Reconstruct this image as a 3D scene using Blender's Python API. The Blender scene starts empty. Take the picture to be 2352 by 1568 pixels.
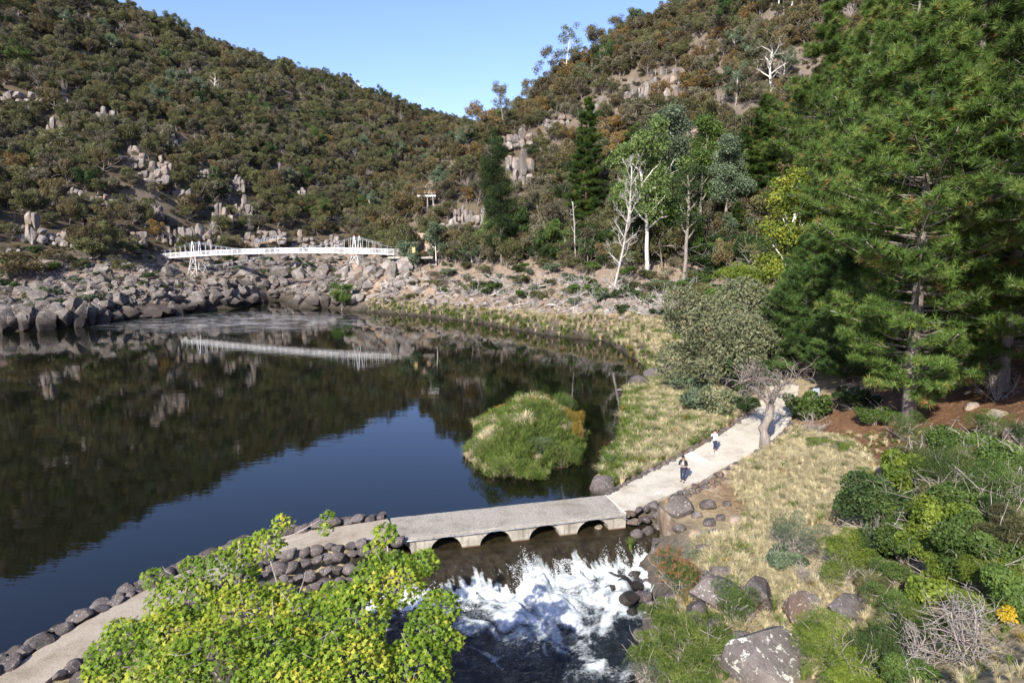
import bpy, bmesh, math, random
import numpy as np
from mathutils import Vector, Matrix
from math import radians, sin, cos, tan, pi, atan2, sqrt

rs = np.random.RandomState(7)
random.seed(7)
scene = bpy.context.scene
COL = scene.collection

# ------------------------------------------------------------------ camera, sky, sun
CAM_H, PITCH, FPX, CX, CY = 15.7, 8.7, 1568.0, 1176.0, 784.0
cam_d = bpy.data.cameras.new('camera'); cam = bpy.data.objects.new('camera', cam_d); COL.objects.link(cam)
cam_d.lens = 24.0; cam_d.sensor_width = 36.0; cam_d.clip_start = 0.5; cam_d.clip_end = 6000
cam.location = (0, 0, CAM_H); cam.rotation_euler = (radians(90 - PITCH), 0, 0)
scene.camera = cam
SUN_EL, SUN_AZ = 33.0, 204.0          # azimuth from +Y towards +X; the sun stands behind and left of the camera
w = bpy.data.worlds.new('World'); scene.world = w; w.use_nodes = True
nt = w.node_tree; nt.nodes.clear()
sky = nt.nodes.new('ShaderNodeTexSky'); sky.sky_type = 'NISHITA'; sky.sun_disc = False
sky.sun_elevation = radians(SUN_EL); sky.sun_rotation = radians(SUN_AZ)
sky.altitude = 50; sky.air_density = 1.0; sky.dust_density = 0.7; sky.ozone_density = 5.5
bg = nt.nodes.new('ShaderNodeBackground'); bg.inputs[1].default_value = 0.13
wo = nt.nodes.new('ShaderNodeOutputWorld')
wb = nt.nodes.new('ShaderNodeMix'); wb.data_type = 'RGBA'; wb.blend_type = 'MULTIPLY'; wb.inputs[0].default_value = 1; wb.inputs[7].default_value = (1.10, .95, 1.06, 1)
nt.links.new(sky.outputs[0], wb.inputs[6]); nt.links.new(wb.outputs[2], bg.inputs[0]); nt.links.new(bg.outputs[0], wo.inputs[0])
sd = bpy.data.lights.new('sun', 'SUN'); sd.energy = 5.0; sd.angle = radians(0.53); sd.color = (1.0, 0.94, 0.83)
sun = bpy.data.objects.new('sun', sd); COL.objects.link(sun)
S = Vector((sin(radians(SUN_AZ)) * cos(radians(SUN_EL)), cos(radians(SUN_AZ)) * cos(radians(SUN_EL)), sin(radians(SUN_EL))))
sun.rotation_euler = S.to_track_quat('Z', 'Y').to_euler(); sun.location = (-40, -60, 80)
scene.view_settings.view_transform = 'Standard'; scene.view_settings.look = 'None'
scene.view_settings.exposure = 0.92; scene.view_settings.gamma = 1.0
try: scene.view_settings.use_curve_mapping = False
except Exception: pass
scene.render.engine = 'CYCLES'
scene.cycles.max_bounces = 5; scene.cycles.diffuse_bounces = 2; scene.cycles.glossy_bounces = 3
scene.cycles.transmission_bounces = 3; scene.cycles.transparent_max_bounces = 8

# ------------------------------------------------------------------ survey helpers (picture measurements -> metres)
ct, st_ = cos(radians(PITCH)), sin(radians(PITCH))
def ray(px, py):
    u, v = (px - CX) / FPX, (CY - py) / FPX
    return np.array([u, ct + v * st_, -st_ + v * ct])       # axis depth 1
def P(px, py, d): return np.array([0, 0, CAM_H]) + ray(px, py) * d
def G(px, py, z):
    r = ray(px, py); return np.array([0, 0, CAM_H]) + r * ((z - CAM_H) / r[2])
def project(p):
    x, y, z = p[0], p[1], p[2] - CAM_H
    d = y * ct - z * st_; v = y * st_ + z * ct
    return CX + FPX * x / d, CY - FPX * v / d, d
def projn(A):
    x, y, z = A[:, 0], A[:, 1], A[:, 2] - CAM_H
    d = y * ct - z * st_; v = y * st_ + z * ct
    d2 = np.where(np.abs(d) < .1, .1, d)
    return CX + FPX * x / d2, CY - FPX * v / d2, d

# ------------------------------------------------------------------ noise
_PERM = np.random.RandomState(3).rand(256, 256)
def vnoise(x, y):
    xi, yi = np.floor(x).astype(int), np.floor(y).astype(int)
    fx, fy = x - xi, y - yi
    fx = fx * fx * (3 - 2 * fx); fy = fy * fy * (3 - 2 * fy)
    a = _PERM[xi & 255, yi & 255]; b = _PERM[(xi + 1) & 255, yi & 255]
    c = _PERM[xi & 255, (yi + 1) & 255]; d = _PERM[(xi + 1) & 255, (yi + 1) & 255]
    return (a * (1 - fx) + b * fx) * (1 - fy) + (c * (1 - fx) + d * fx) * fy
def fbm(x, y, o=4):
    s, a, t = 0, 1, 0
    for i in range(o):
        s = s + a * vnoise(x * 2 ** i + 17.3 * i, y * 2 ** i + 5.1 * i); t += a; a *= .5
    return s / t
def smooth(a, b, x):
    t = np.clip((x - a) / (b - a), 0, 1); return t * t * (3 - 2 * t)
def sdf_poly(x, y, poly):
    poly = np.asarray(poly); n = len(poly)
    dmin = np.full(x.shape, 1e9); inside = np.zeros(x.shape, bool)
    for i in range(n):
        ax, ay = poly[i]; bx, by = poly[(i + 1) % n]
        ex, ey = bx - ax, by - ay
        t = np.clip(((x - ax) * ex + (y - ay) * ey) / (ex * ex + ey * ey + 1e-9), 0, 1)
        dmin = np.minimum(dmin, np.hypot(x - ax - t * ex, y - ay - t * ey))
        c = ((ay > y) != (by > y)) & (x < (bx - ax) * (y - ay) / (by - ay + 1e-12) + ax)
        inside ^= c
    return np.where(inside, -dmin, dmin)

# ------------------------------------------------------------------ mesh builder
class MB:
    def __init__(s): s.V = []; s.T = []; s.R = []; s.M = []; s.n = 0
    def add(s, V, T, rnd=0.5, mat=0):
        V = np.asarray(V, float).reshape(-1, 3); T = np.asarray(T, int).reshape(-1, 3)
        s.V.append(V); s.T.append(T + s.n); s.n += len(V)
        s.R.append(np.broadcast_to(np.asarray(rnd, float), (len(V),)).copy()); s.M.append(np.full(len(T), mat)); return s
    def box(s, c, size, rot=None, rnd=.5, mat=0):
        h = np.array(size) / 2
        v = np.array([[x, y, z] for x in (-1, 1) for y in (-1, 1) for z in (-1, 1)]) * h
        if rot is not None: v = v @ np.array(rot).T
        f = [(0, 1, 3), (0, 3, 2), (4, 6, 7), (4, 7, 5), (0, 4, 5), (0, 5, 1), (2, 3, 7), (2, 7, 6), (0, 2, 6), (0, 6, 4), (1, 5, 7), (1, 7, 3)]
        return s.add(v + np.array(c), f, rnd, mat)
    def bar(s, a, b, wd, ht=None, rnd=.5, mat=0):
        a, b = np.array(a, float), np.array(b, float); d = b - a; L = np.linalg.norm(d); d /= L
        up = np.array([0, 0, 1.]) if abs(d[2]) < .95 else np.array([1., 0, 0])
        r = np.cross(d, up); r /= np.linalg.norm(r); u = np.cross(r, d)
        return s.box((a + b) / 2, (L, wd, ht or wd), np.stack([d, r, u], 1), rnd, mat)
    def tube(s, pts, rad, n=6, rnd=.5, mat=0):
        pts = np.asarray(pts, float); k = len(pts); rad = np.broadcast_to(rad, (k,))
        tg = np.gradient(pts, axis=0); tg /= np.linalg.norm(tg, axis=1)[:, None] + 1e-9
        up = np.array([.31, .12, .94]); r = np.cross(tg, up); r /= np.linalg.norm(r, axis=1)[:, None] + 1e-6
        u = np.cross(r, tg); a = np.arange(n) * 2 * pi / n
        V = pts[:, None, :] + rad[:, None, None] * (np.cos(a)[None, :, None] * r[:, None, :] + np.sin(a)[None, :, None] * u[:, None, :])
        i = np.arange(k - 1)[:, None] * n; j = np.arange(n)[None, :]; j2 = (j + 1) % n
        A, B, C, D = i + j, i + j2, i + n + j2, i + n + j
        T = np.concatenate([np.stack([A, B, C], -1).reshape(-1, 3), np.stack([A, C, D], -1).reshape(-1, 3)])
        caps = [(0, q + 1, q) for q in range(1, n - 1)] + [((k - 1) * n, (k - 1) * n + q, (k - 1) * n + q + 1) for q in range(1, n - 1)]
        return s.add(V.reshape(-1, 3), np.concatenate([T, np.array(caps)]), rnd, mat)
    def ell(s, c, r, rnd=.5, mat=0, seg=10):
        V, T = ICO2; return s.add(V * np.array(r) + np.array(c), T, rnd, mat)
    def mesh(s, name, mats, smooth_=False):
        V = np.concatenate(s.V); T = np.concatenate(s.T); M = np.concatenate(s.M)
        me = bpy.data.meshes.new(name)
        me.vertices.add(len(V)); me.vertices.foreach_set('co', V.astype(np.float32).ravel())
        me.loops.add(len(T) * 3); me.loops.foreach_set('vertex_index', T.astype(np.int32).ravel())
        me.polygons.add(len(T)); me.polygons.foreach_set('loop_start', np.arange(len(T), dtype=np.int32) * 3)
        me.polygons.foreach_set('loop_total', np.full(len(T), 3, np.int32))
        me.polygons.foreach_set('material_index', M.astype(np.int32))
        me.polygons.foreach_set('use_smooth', np.full(len(T), bool(smooth_)))
        at = me.attributes.new('rnd', 'FLOAT', 'POINT'); at.data.foreach_set('value', np.concatenate(s.R).astype(np.float32))
        for m in (mats if isinstance(mats, (list, tuple)) else [mats]): me.materials.append(m)
        me.update(calc_edges=True); return me
def _ico(k):
    bm = bmesh.new(); bmesh.ops.create_icosphere(bm, subdivisions=k, radius=1)
    V = np.array([v.co[:] for v in bm.verts]); T = np.array([[v.index for v in f.verts] for f in bm.faces]); bm.free(); return V, T
ICO1, ICO2, ICO3, ICO4 = _ico(1), _ico(2), _ico(3), _ico(4)

def obj(name, me, parent=None, loc=None, rz=0, scale=None, link=True):
    o = bpy.data.objects.new(name, me)
    if link: COL.objects.link(o)
    if parent is not None: o.parent = parent
    if loc is not None: o.location = loc
    if rz: o.rotation_euler[2] = rz
    if scale is not None: o.scale = (scale,) * 3 if np.isscalar(scale) else scale
    return o
def tag(o, label=None, cat=None, group=None, kind=None):
    if label: o['label'] = label
    if cat: o['category'] = cat
    if group: o['group'] = group
    if kind: o['kind'] = kind
    return o
def empty(name, loc, label, cat, group=None, rz=0, scale=None):
    o = obj(name, None, None, loc, rz, scale); o.empty_display_size = .2
    return tag(o, label, cat, group)

def gn_scatter(name, sources, pos, rot, scl, idx, label, cat, group=None):
    c = bpy.data.collections.new(name + '_sources')
    for i, s in enumerate(sources):
        c.objects.link(bpy.data.objects.new('%s_%02d' % (name + '_source', i), s))
    me = bpy.data.meshes.new(name); n = len(pos)
    me.vertices.add(n); me.vertices.foreach_set('co', np.asarray(pos, np.float32).ravel())
    a = me.attributes.new('rot', 'FLOAT_VECTOR', 'POINT'); a.data.foreach_set('vector', np.asarray(rot, np.float32).ravel())
    a = me.attributes.new('scl', 'FLOAT_VECTOR', 'POINT'); a.data.foreach_set('vector', np.asarray(scl, np.float32).ravel())
    a = me.attributes.new('vi', 'INT', 'POINT'); a.data.foreach_set('value', np.asarray(idx, np.int32).ravel())
    o = obj(name, me); g = bpy.data.node_groups.new(name, 'GeometryNodeTree')
    g.interface.new_socket('Geometry', in_out='INPUT', socket_type='NodeSocketGeometry')
    g.interface.new_socket('Geometry', in_out='OUTPUT', socket_type='NodeSocketGeometry')
    N = g.nodes.new; L = g.links.new
    gi, go = N('NodeGroupInput'), N('NodeGroupOutput'); ip = N('GeometryNodeInstanceOnPoints')
    ci = N('GeometryNodeCollectionInfo'); ci.inputs['Collection'].default_value = c
    ci.inputs['Separate Children'].default_value = True; ci.inputs['Reset Children'].default_value = True
    ip.inputs['Pick Instance'].default_value = True
    def at(nm, ty):
        x = N('GeometryNodeInputNamedAttribute'); x.data_type = ty; x.inputs['Name'].default_value = nm; return x.outputs['Attribute']
    L(gi.outputs[0], ip.inputs['Points']); L(ci.outputs[0], ip.inputs['Instance'])
    L(at('vi', 'INT'), ip.inputs['Instance Index']); L(at('rot', 'FLOAT_VECTOR'), ip.inputs['Rotation']); L(at('scl', 'FLOAT_VECTOR'), ip.inputs['Scale'])
    L(ip.outputs[0], go.inputs[0])
    m = o.modifiers.new('scatter', 'NODES'); m.node_group = g
    return tag(o, label, cat, group, 'stuff')

# ------------------------------------------------------------------ materials
def M_(name, rough=.8, spec=.3):
    m = bpy.data.materials.new(name); m.use_nodes = True; t = m.node_tree; b = t.nodes['Principled BSDF']
    b.inputs['Roughness'].default_value = rough; b.inputs['Specular IOR Level'].default_value = spec
    return m, t, b
def node(t, ty, **kw):
    n = t.nodes.new(ty)
    for k, v in kw.items():
        if hasattr(n, k) and not k.startswith('i_'): setattr(n, k, v)
    return n
def ramp(t, fac, stops, interp='LINEAR'):
    r = t.nodes.new('ShaderNodeValToRGB'); e = r.color_ramp.elements; r.color_ramp.interpolation = interp
    while len(e) < len(stops): e.new(.5)
    for i, (p, c) in enumerate(stops): e[i].position = p; e[i].color = (*c, 1) if len(c) == 3 else c
    t.links.new(fac, r.inputs[0]); return r.outputs[0]
def noise(t, vec, scale, detail=4, rough=.55, dim='3D'):
    n = t.nodes.new('ShaderNodeTexNoise'); n.inputs['Scale'].default_value = scale; n.inputs['Detail'].default_value = detail
    n.inputs['Roughness'].default_value = rough
    if vec is not None: t.links.new(vec, n.inputs['Vector'])
    return n.outputs['Fac']
def geo_pos(t): return t.nodes.new('ShaderNodeNewGeometry').outputs['Position']
def obj_pos(t): return t.nodes.new('ShaderNodeTexCoord').outputs['Object']
def attr(t, name, out='Fac'):
    a = t.nodes.new('ShaderNodeAttribute'); a.attribute_name = name; return a.outputs[out]
def mix(t, fac, a, b, ty='MIX'):
    m = t.nodes.new('ShaderNodeMix'); m.data_type = 'RGBA'; m.blend_type = ty
    for s_, v in ((0, fac), (6, a), (7, b)):
        if hasattr(v, 'is_linked') or hasattr(v, 'links'): t.links.new(v, m.inputs[s_])
        else: m.inputs[s_].default_value = v if s_ == 0 else (*v, 1)
    return m.outputs[2]
def math_(t, op, a, b=None, clamp=False):
    m = t.nodes.new('ShaderNodeMath'); m.operation = op; m.use_clamp = clamp
    for i, v in enumerate((a, b)):
        if v is None: continue
        if hasattr(v, 'links'): t.links.new(v, m.inputs[i])
        else: m.inputs[i].default_value = v
    return m.outputs[0]
def bump(t, b, h, strength=.5, dist=.1):
    n = t.nodes.new('ShaderNodeBump'); n.inputs['Strength'].default_value = strength; n.inputs['Distance'].default_value = dist
    t.links.new(h, n.inputs['Height']); t.links.new(n.outputs[0], b.inputs['Normal']); return n
def foliage(name, stops, trans=.28, rough=.6, var=.35):
    m, t, b = M_(name, rough, .25)
    c = ramp(t, attr(t, 'rnd'), stops)
    oi = t.nodes.new('ShaderNodeObjectInfo').outputs['Random']
    hs = t.nodes.new('ShaderNodeHueSaturation'); t.links.new(c, hs.inputs['Color'])
    mr = t.nodes.new('ShaderNodeMapRange'); mr.inputs[3].default_value = 1 - var; mr.inputs[4].default_value = 1 + var
    t.links.new(oi, mr.inputs[0]); t.links.new(mr.outputs[0], hs.inputs['Value'])
    t.links.new(hs.outputs[0], b.inputs['Base Color'])
    tr = t.nodes.new('ShaderNodeBsdfTranslucent'); ms = t.nodes.new('ShaderNodeMixShader'); ms.inputs[0].default_value = trans
    t.links.new(hs.outputs[0], tr.inputs[0]); t.links.new(b.outputs[0], ms.inputs[1]); t.links.new(tr.outputs[0], ms.inputs[2])
    t.links.new(ms.outputs[0], t.nodes['Material Output'].inputs[0]); return m
def plain(name, col, rough=.6, spec=.4, metal=0, var=.12, scale=3.0, bmp=0):
    m, t, b = M_(name, rough, spec); b.inputs['Metallic'].default_value = metal
    n = noise(t, obj_pos(t), scale, 5)
    lo = tuple(c * (1 - var * 1.5) for c in col); hi = tuple(min(1, c * (1 + var)) for c in col)
    t.links.new(ramp(t, n, [(.3, lo), (.7, hi)]), b.inputs['Base Color'])
    if bmp: bump(t, b, noise(t, obj_pos(t), scale * 6, 4), bmp, .02)
    return m
def bark(name, a, b_, scale=3.0):
    m, t, b = M_(name, .85, .2)
    mp = t.nodes.new('ShaderNodeMapping'); mp.inputs['Scale'].default_value = (3, 3, .5); t.links.new(obj_pos(t), mp.inputs[0])
    n = noise(t, mp.outputs[0], scale, 6, .65)
    t.links.new(ramp(t, n, [(.3, a), (.7, b_)]), b.inputs['Base Color']); bump(t, b, n, .6, .04); return m
def rock(name, dark, mid, light, lichen=.0, wet=False, tint=None, scale=1.0, streak=None):
    m, t, b = M_(name, .88, .2)
    p = geo_pos(t); n1 = noise(t, p, .55 * scale, 7, .62); n2 = noise(t, p, 3.2 * scale, 6, .7)
    c = ramp(t, n1, [(.3, dark), (.5, mid), (.68, light)])
    c = mix(t, ramp(t, n2, [(.35, (.55,) * 3), (.65, (1.15,) * 3)]), (0, 0, 0), c, 'MIX') if False else mix(t, .8, c, ramp(t, n2, [(.3, (.5,) * 3), (.7, (1.0,) * 3)]), 'MULTIPLY')
    if tint: c = mix(t, ramp(t, noise(t, p, .25 * scale, 3), [(.5, (0,) * 3), (.62, (.8,) * 3)]), c, tint)
    if lichen:
        l = ramp(t, noise(t, p, 5.5 * scale, 5, .75), [(.62 - lichen, (0,) * 3), (.66 - lichen * .9, (1,) * 3)])
        c = mix(t, l, c, (.42, .41, .37))
    if streak:
        mp = t.nodes.new('ShaderNodeMapping'); mp.inputs['Scale'].default_value = (1.2, 1.2, .12); t.links.new(p, mp.inputs[0])
        c = mix(t, ramp(t, noise(t, mp.outputs[0], 1.0, 4), [(.42, (0,) * 3), (.56, (1,) * 3)]), c, streak)
    oi = t.nodes.new('ShaderNodeObjectInfo').outputs['Random']
    mr = t.nodes.new('ShaderNodeMapRange'); mr.inputs[3].default_value = .78; mr.inputs[4].default_value = 1.2; t.links.new(oi, mr.inputs[0])
    hs = t.nodes.new('ShaderNodeHueSaturation'); t.links.new(c, hs.inputs['Color']); t.links.new(mr.outputs[0], hs.inputs['Value']); c = hs.outputs[0]
    if wet:
        sx = t.nodes.new('ShaderNodeSeparateXYZ'); t.links.new(p, sx.inputs[0])
        z = math_(t, 'ADD', sx.outputs[2], math_(t, 'MULTIPLY', n1, -2.2))
        c = mix(t, ramp(t, math_(t, 'MULTIPLY', z, .3), [(.10, (1,) * 3), (.50, (0,) * 3)]), c, (.055, .045, .040))
    t.links.new(c, b.inputs['Base Color'])
    bump(t, b, mix(t, .5, n1, n2), .9, .25 / scale); return m

MAT = {}
MAT['granite'] = rock('grey_granite', (.06, .05, .043), (.155, .13, .112), (.29, .255, .23), .05, wet=True)
MAT['granite_dry'] = rock('dry_granite', (.14, .115, .10), (.26, .225, .20), (.38, .35, .315), .06, tint=(.26, .17, .11))
MAT['cliff'] = rock('cliff_rock', (.14, .115, .10), (.29, .255, .225), (.44, .41, .37), .03, tint=(.28, .19, .12), streak=(.15, .13, .12), scale=.7)
MAT['orange_rock'] = rock('orange_stained_rock', (.26, .14, .075), (.38, .23, .13), (.46, .37, .28), .0, streak=(.36, .28, .22))
MAT['basalt'] = rock('dark_dolerite', (.07, .058, .056), (.12, .10, .096), (.18, .155, .145), .02, scale=2.2)
MAT['lichen_rock'] = rock('lichened_dolerite', (.085, .07, .066), (.14, .12, .112), (.2, .175, .165), .035, tint=(.13, .085, .06), scale=1.6)
MAT['wet_rock'] = rock('wet_rock', (.02, .018, .016), (.035, .03, .026), (.06, .05, .042), 0, scale=2); MAT['wet_rock'].node_tree.nodes['Principled BSDF'].inputs['Roughness'].default_value = .25
MAT['tan_rock'] = rock('tan_stone', (.22, .15, .10), (.34, .25, .17), (.45, .36, .27), .02, tint=(.16, .15, .15), scale=1.8)
MAT['concrete'] = plain('weathered_concrete', (.36, .34, .30), .9, .2, 0, .3, 1.4, .5)
def aggregate(name, a, b_, c_, sc=26):
    m, t, b = M_(name, .92, .15); p = geo_pos(t)
    c = ramp(t, noise(t, p, sc, 3, .8), [(.35, a), (.5, b_), (.66, c_)])
    c = mix(t, 1.0, c, ramp(t, noise(t, p, .7, 6, .65), [(.32, (.66, .63, .58)), (.5, (.92, .91, .89)), (.7, (1.0, 1.0, 1.0))]), 'MULTIPLY')
    t.links.new(c, b.inputs['Base Color']); bump(t, b, noise(t, p, sc * 1.5, 2), .5, .02); return m
MAT['deck'] = aggregate('exposed_aggregate_grey', (.22, .205, .175), (.33, .305, .265), (.45, .42, .365), 11)
MAT['path'] = aggregate('pale_path_aggregate', (.38, .35, .29), (.53, .49, .415), (.63, .59, .505), 16)
MAT['path_tan'] = aggregate('tan_path_aggregate', (.24, .20, .155), (.37, .32, .25), (.48, .43, .35), 24)
MAT['cream'] = plain('cream_concrete_band', (.70, .67, .57), .9, .2, 0, .06, 6)
MAT['white_paint'] = plain('white_painted_steel', (.80, .80, .80), .5, .4, 0, .05, 1)
MAT['red_paint'] = plain('dull_red_paint', (.22, .07, .05), .6, .3)
MAT['galv'] = plain('galvanised_steel', (.45, .47, .50), .4, .5, .6, .1, 4)
MAT['dark_steel'] = plain('dark_steel', (.10, .10, .10), .6, .4, .3)
MAT['wood'] = plain('weathered_timber', (.30, .19, .10), .8, .2, 0, .25, 3)
MAT['grey_wood'] = bark('silver_dead_wood', (.22, .20, .18), (.50, .47, .44))
MAT['pale_bark'] = bark('pale_gum_bark', (.42, .38, .32), (.74, .71, .66), 1.6)
MAT['brown_bark'] = bark('brown_bark', (.07, .05, .038), (.17, .13, .10))
MAT['grey_bark'] = bark('grey_fissured_bark', (.12, .10, .09), (.30, .26, .23))
MAT['twig'] = bark('grey_twigs', (.20, .17, .15), (.40, .36, .33))
F = foliage
MAT['olive'] = F('olive_leaves', [(0, (.046, .051, .022)), (.5, (.098, .102, .042)), (1, (.18, .172, .07))])
MAT['brown_olive'] = F('brown_olive_leaves', [(0, (.060, .052, .024)), (.5, (.125, .102, .046)), (1, (.205, .160, .075))])
MAT['grey_olive'] = F('grey_olive_leaves', [(0, (.062, .059, .036)), (.5, (.125, .115, .070)), (1, (.21, .19, .12))])
MAT['rust'] = F('rust_orange_leaves', [(0, (.09, .065, .026)), (.5, (.18, .120, .042)), (1, (.29, .19, .065))], var=.2)
MAT['dark_green'] = F('dark_green_leaves', [(0, (.018, .032, .010)), (.5, (.035, .062, .018)), (1, (.065, .10, .03))])
MAT['mid_green'] = F('mid_green_leaves', [(0, (.035, .065, .014)), (.5, (.075, .125, .026)), (1, (.13, .19, .045))], var=.2)
MAT['gum_green'] = F('gum_green_leaves', [(0, (.05, .085, .022)), (.5, (.11, .165, .045)), (1, (.19, .25, .085))], var=.15)
MAT['blue_green'] = F('blue_green_leaves', [(0, (.05, .07, .04)), (.5, (.11, .15, .085)), (1, (.20, .25, .155))], var=.15)
MAT['wattle'] = F('pale_grey_green_leaves', [(0, (.08, .095, .05)), (.5, (.17, .19, .10)), (.9, (.28, .29, .17)), (1, (.2, .12, .06))], var=.1)
MAT['pine'] = F('pine_needles', [(0, (.036, .066, .014)), (.45, (.088, .150, .030)), (.8, (.155, .225, .05)), (.95, (.24, .25, .07)), (1, (.28, .15, .06))], .32, .5, .15)
MAT['pine_blue'] = F('deep_green_pine_needles', [(0, (.028, .055, .015)), (.5, (.070, .13, .032)), (1, (.14, .21, .055))], .3, .5, .1)
MAT['norfolk'] = F('dark_conifer_needles', [(0, (.016, .036, .008)), (.5, (.038, .072, .012)), (1, (.10, .13, .018))], .2, .5, .1)
MAT['plane'] = F('plane_tree_leaves', [(0, (.075, .135, .010)), (.35, (.13, .22, .018)), (.7, (.25, .33, .028)), (.93, (.42, .42, .05)), (1, (.48, .42, .06))], .38, .45, .12)
MAT['yellow_leaf'] = F('yellow_green_leaves', [(0, (.08, .12, .02)), (.5, (.17, .22, .03)), (1, (.34, .34, .05))], .35, .5, .1)
MAT['gold_leaf'] = F('golden_leaves', [(0, (.30, .22, .02)), (.5, (.50, .36, .03)), (1, (.62, .46, .05))], .3, .5, .1)
MAT['lime'] = F('lime_green_leaves', [(0, (.06, .10, .015)), (.5, (.13, .18, .025)), (1, (.22, .27, .045))], .3, .5, .15)
MAT['straw'] = F('straw_grass', [(0, (.30, .25, .12)), (.5, (.50, .43, .25)), (1, (.68, .61, .42))], .3, .8, .15)
MAT['sedge'] = F('green_sedge', [(0, (.05, .085, .015)), (.5, (.11, .16, .03)), (1, (.22, .26, .07))], .3, .7, .2)
MAT['reed'] = F('bright_green_grass', [(0, (.06, .105, .015)), (.5, (.125, .18, .03)), (1, (.23, .28, .07))], .3, .7, .15)
MAT['russet'] = F('russet_herb', [(0, (.12, .11, .02)), (.5, (.24, .18, .035)), (1, (.34, .22, .05))], .3, .7, .15)
MAT['flower'] = F('rusty_flower_heads', [(0, (.18, .10, .035)), (.5, (.30, .15, .065)), (1, (.38, .22, .11))], .2, .7, .1)

# ------------------------------------------------------------------ plan of the gorge
STA = [  # causeway and path: upstream edge, downstream edge, level
    ((-160, 1665), (10, 1650), .8), ((0, 1549), (125, 1548), .8), ((100, 1484), (220, 1490), .8), ((200, 1424), (325, 1424), .8), ((345, 1349), (455, 1352), .8),
    ((480, 1285), (550, 1304), .8), ((590, 1245), (625, 1274), .8), ((710, 1218), (742, 1251), .8), ((835, 1200), (868, 1239), .8), ((890, 1191), (925, 1238), .8),
    ((1395, 1135), (1428, 1180), .8), ((1460, 1101), (1520, 1143), .9), ((1545, 1058), (1610, 1103), 1.08), ((1600, 1030), (1665, 1072), 1.3),
    ((1650, 1000), (1735, 1036), 1.6), ((1700, 967), (1790, 998), 1.9), ((1735, 937), (1815, 965), 2.3), ((1758, 902), (1828, 925), 2.7), ((1772, 865), (1836, 885), 3.1)]
EU = np.array([G(*a, z) for a, b, z in STA]); ED = np.array([G(*b, z) for a, b, z in STA])
ARCH0, ARCH1 = 9, 10
POOL_Z = -1.6
poolU = [(a[0], a[1]) for a in [EU[i] for i in range(0, 10)]][::-1]
mid0, mid1 = (EU[9] + ED[9]) / 2, (EU[10] + ED[10]) / 2
pool_px = [(1362, 1135), (1372, 1085), (1425, 1010), (1424, 940), (1432, 895), (1500, 858), (1470, 832), (1425, 803), (1392, 783), (1250, 768), (1100, 741), (980, 726), (850, 716),
           (790, 713), (750, 706), (690, 709), (655, 690), (618, 690), (545, 708), (440, 716), (400, 724), (330, 730), (270, 736), (222, 744), (190, 750), (90, 758), (0, 762), (-250, 780), (-500, 850)]
POOL = [tuple(mid1[:2]), tuple(EU[10][:2])] + [tuple(G(a, b, 0)[:2]) for a, b in pool_px] + [(-70, 50), (-60, 25), tuple(EU[0][:2])] + [tuple(p) for p in poolU[::-1]][1:] + [tuple(mid0[:2])]
# downstream pool under the weir
LOW = [tuple(mid0[:2]), tuple(mid1[:2])] + [tuple(G(a, b, POOL_Z)[:2]) for a, b in
       [(1430, 1240), (1470, 1300), (1500, 1380), (1470, 1440), (1455, 1520), (1470, 1600), (1500, 1800), (1400, 2300), (300, 2300), (500, 1700), (620, 1480), (760, 1380), (860, 1330)]]
PATHP = [tuple(p[:2]) for p in EU] + [tuple(p[:2]) for p in ED[::-1]]
ARCHP = [tuple(EU[9][:2]), tuple(EU[10][:2]), tuple(ED[10][:2]), tuple(ED[9][:2])]
ISL = [G(a, b, 0)[:2] for a, b in [(1070, 1045), (1110, 1088), (1220, 1100), (1325, 1062), (1345, 1010), (1310, 965), (1300, 945), (1215, 935), (1170, 950), (1090, 975), (1100, 1000)]]

CTRL = []
def c3(p): CTRL.append(tuple(p))
for a in [(-700, -350, 260), (-300, -240, 300), (0, -75, 325), (300, 25, 350), (530, 122, 400), (700, 197, 440), (850, 232, 480), (950, 275, 520), (1050, 320, 570), (1250, 330, 650), (1500, 330, 720)]:
    p = P(*a); c3(p); q = p.copy(); q[1] += 160; q[0] += -20; q[2] -= 55; c3(q)
for a in [(-400, 200, 190), (0, 250, 212), (300, 250, 240), (600, 310, 290), (800, 380, 335), (950, 410, 390), (0, 420, 168), (300, 440, 190), (600, 470, 228), (800, 500, 255), (900, 520, 280),
          (-300, 500, 140), (0, 545, 150), (200, 560, 160), (370, 597, 176), (600, 590, 200), (850, 590, 215),
          (0, 640, 136), (200, 650, 140), (330, 625, 150), (445, 650, 168), (550, 645, 172), (700, 650, 180), (800, 640, 170),
          (905, 592, 158), (870, 640, 150), (980, 450, 190), (1060, 335, 205), (1110, 310, 212), (1240, 235, 222), (1360, 160, 222), (1500, 85, 212), (1600, 45, 202), (1750, -40, 190), (2000, -150, 175), (2400, -300, 160),
          (1200, 400, 190), (1400, 300, 188), (1550, 250, 175), (1700, 200, 162), (2000, 120, 140), (2350, 0, 120), (1050, 520, 175), (1200, 520, 168), (1400, 480, 158), (1600, 450, 145), (1800, 400, 125),
          (2050, 400, 105), (2350, 300, 88), (1000, 625, 152), (1200, 625, 142), (1400, 620, 132), (1600, 620, 118), (1750, 650, 100), (2000, 720, 72), (2352, 720, 58), (2700, 650, 60),
          (1000, 685, 140), (1200, 705, 124), (1400, 705, 112), (1550, 765, 90), (1480, 790, 88)]:
    c3(P(*a))
for px, py, d in [(1110, 310, 212), (1240, 235, 222), (1360, 160, 222), (1500, 85, 212), (1600, 45, 202), (1750, -40, 190)]:
    q = P(px, py, d); q[1] += 70; q[2] -= 8; c3(q); q = q.copy(); q[1] += 120; q[2] -= 45; c3(q)
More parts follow.
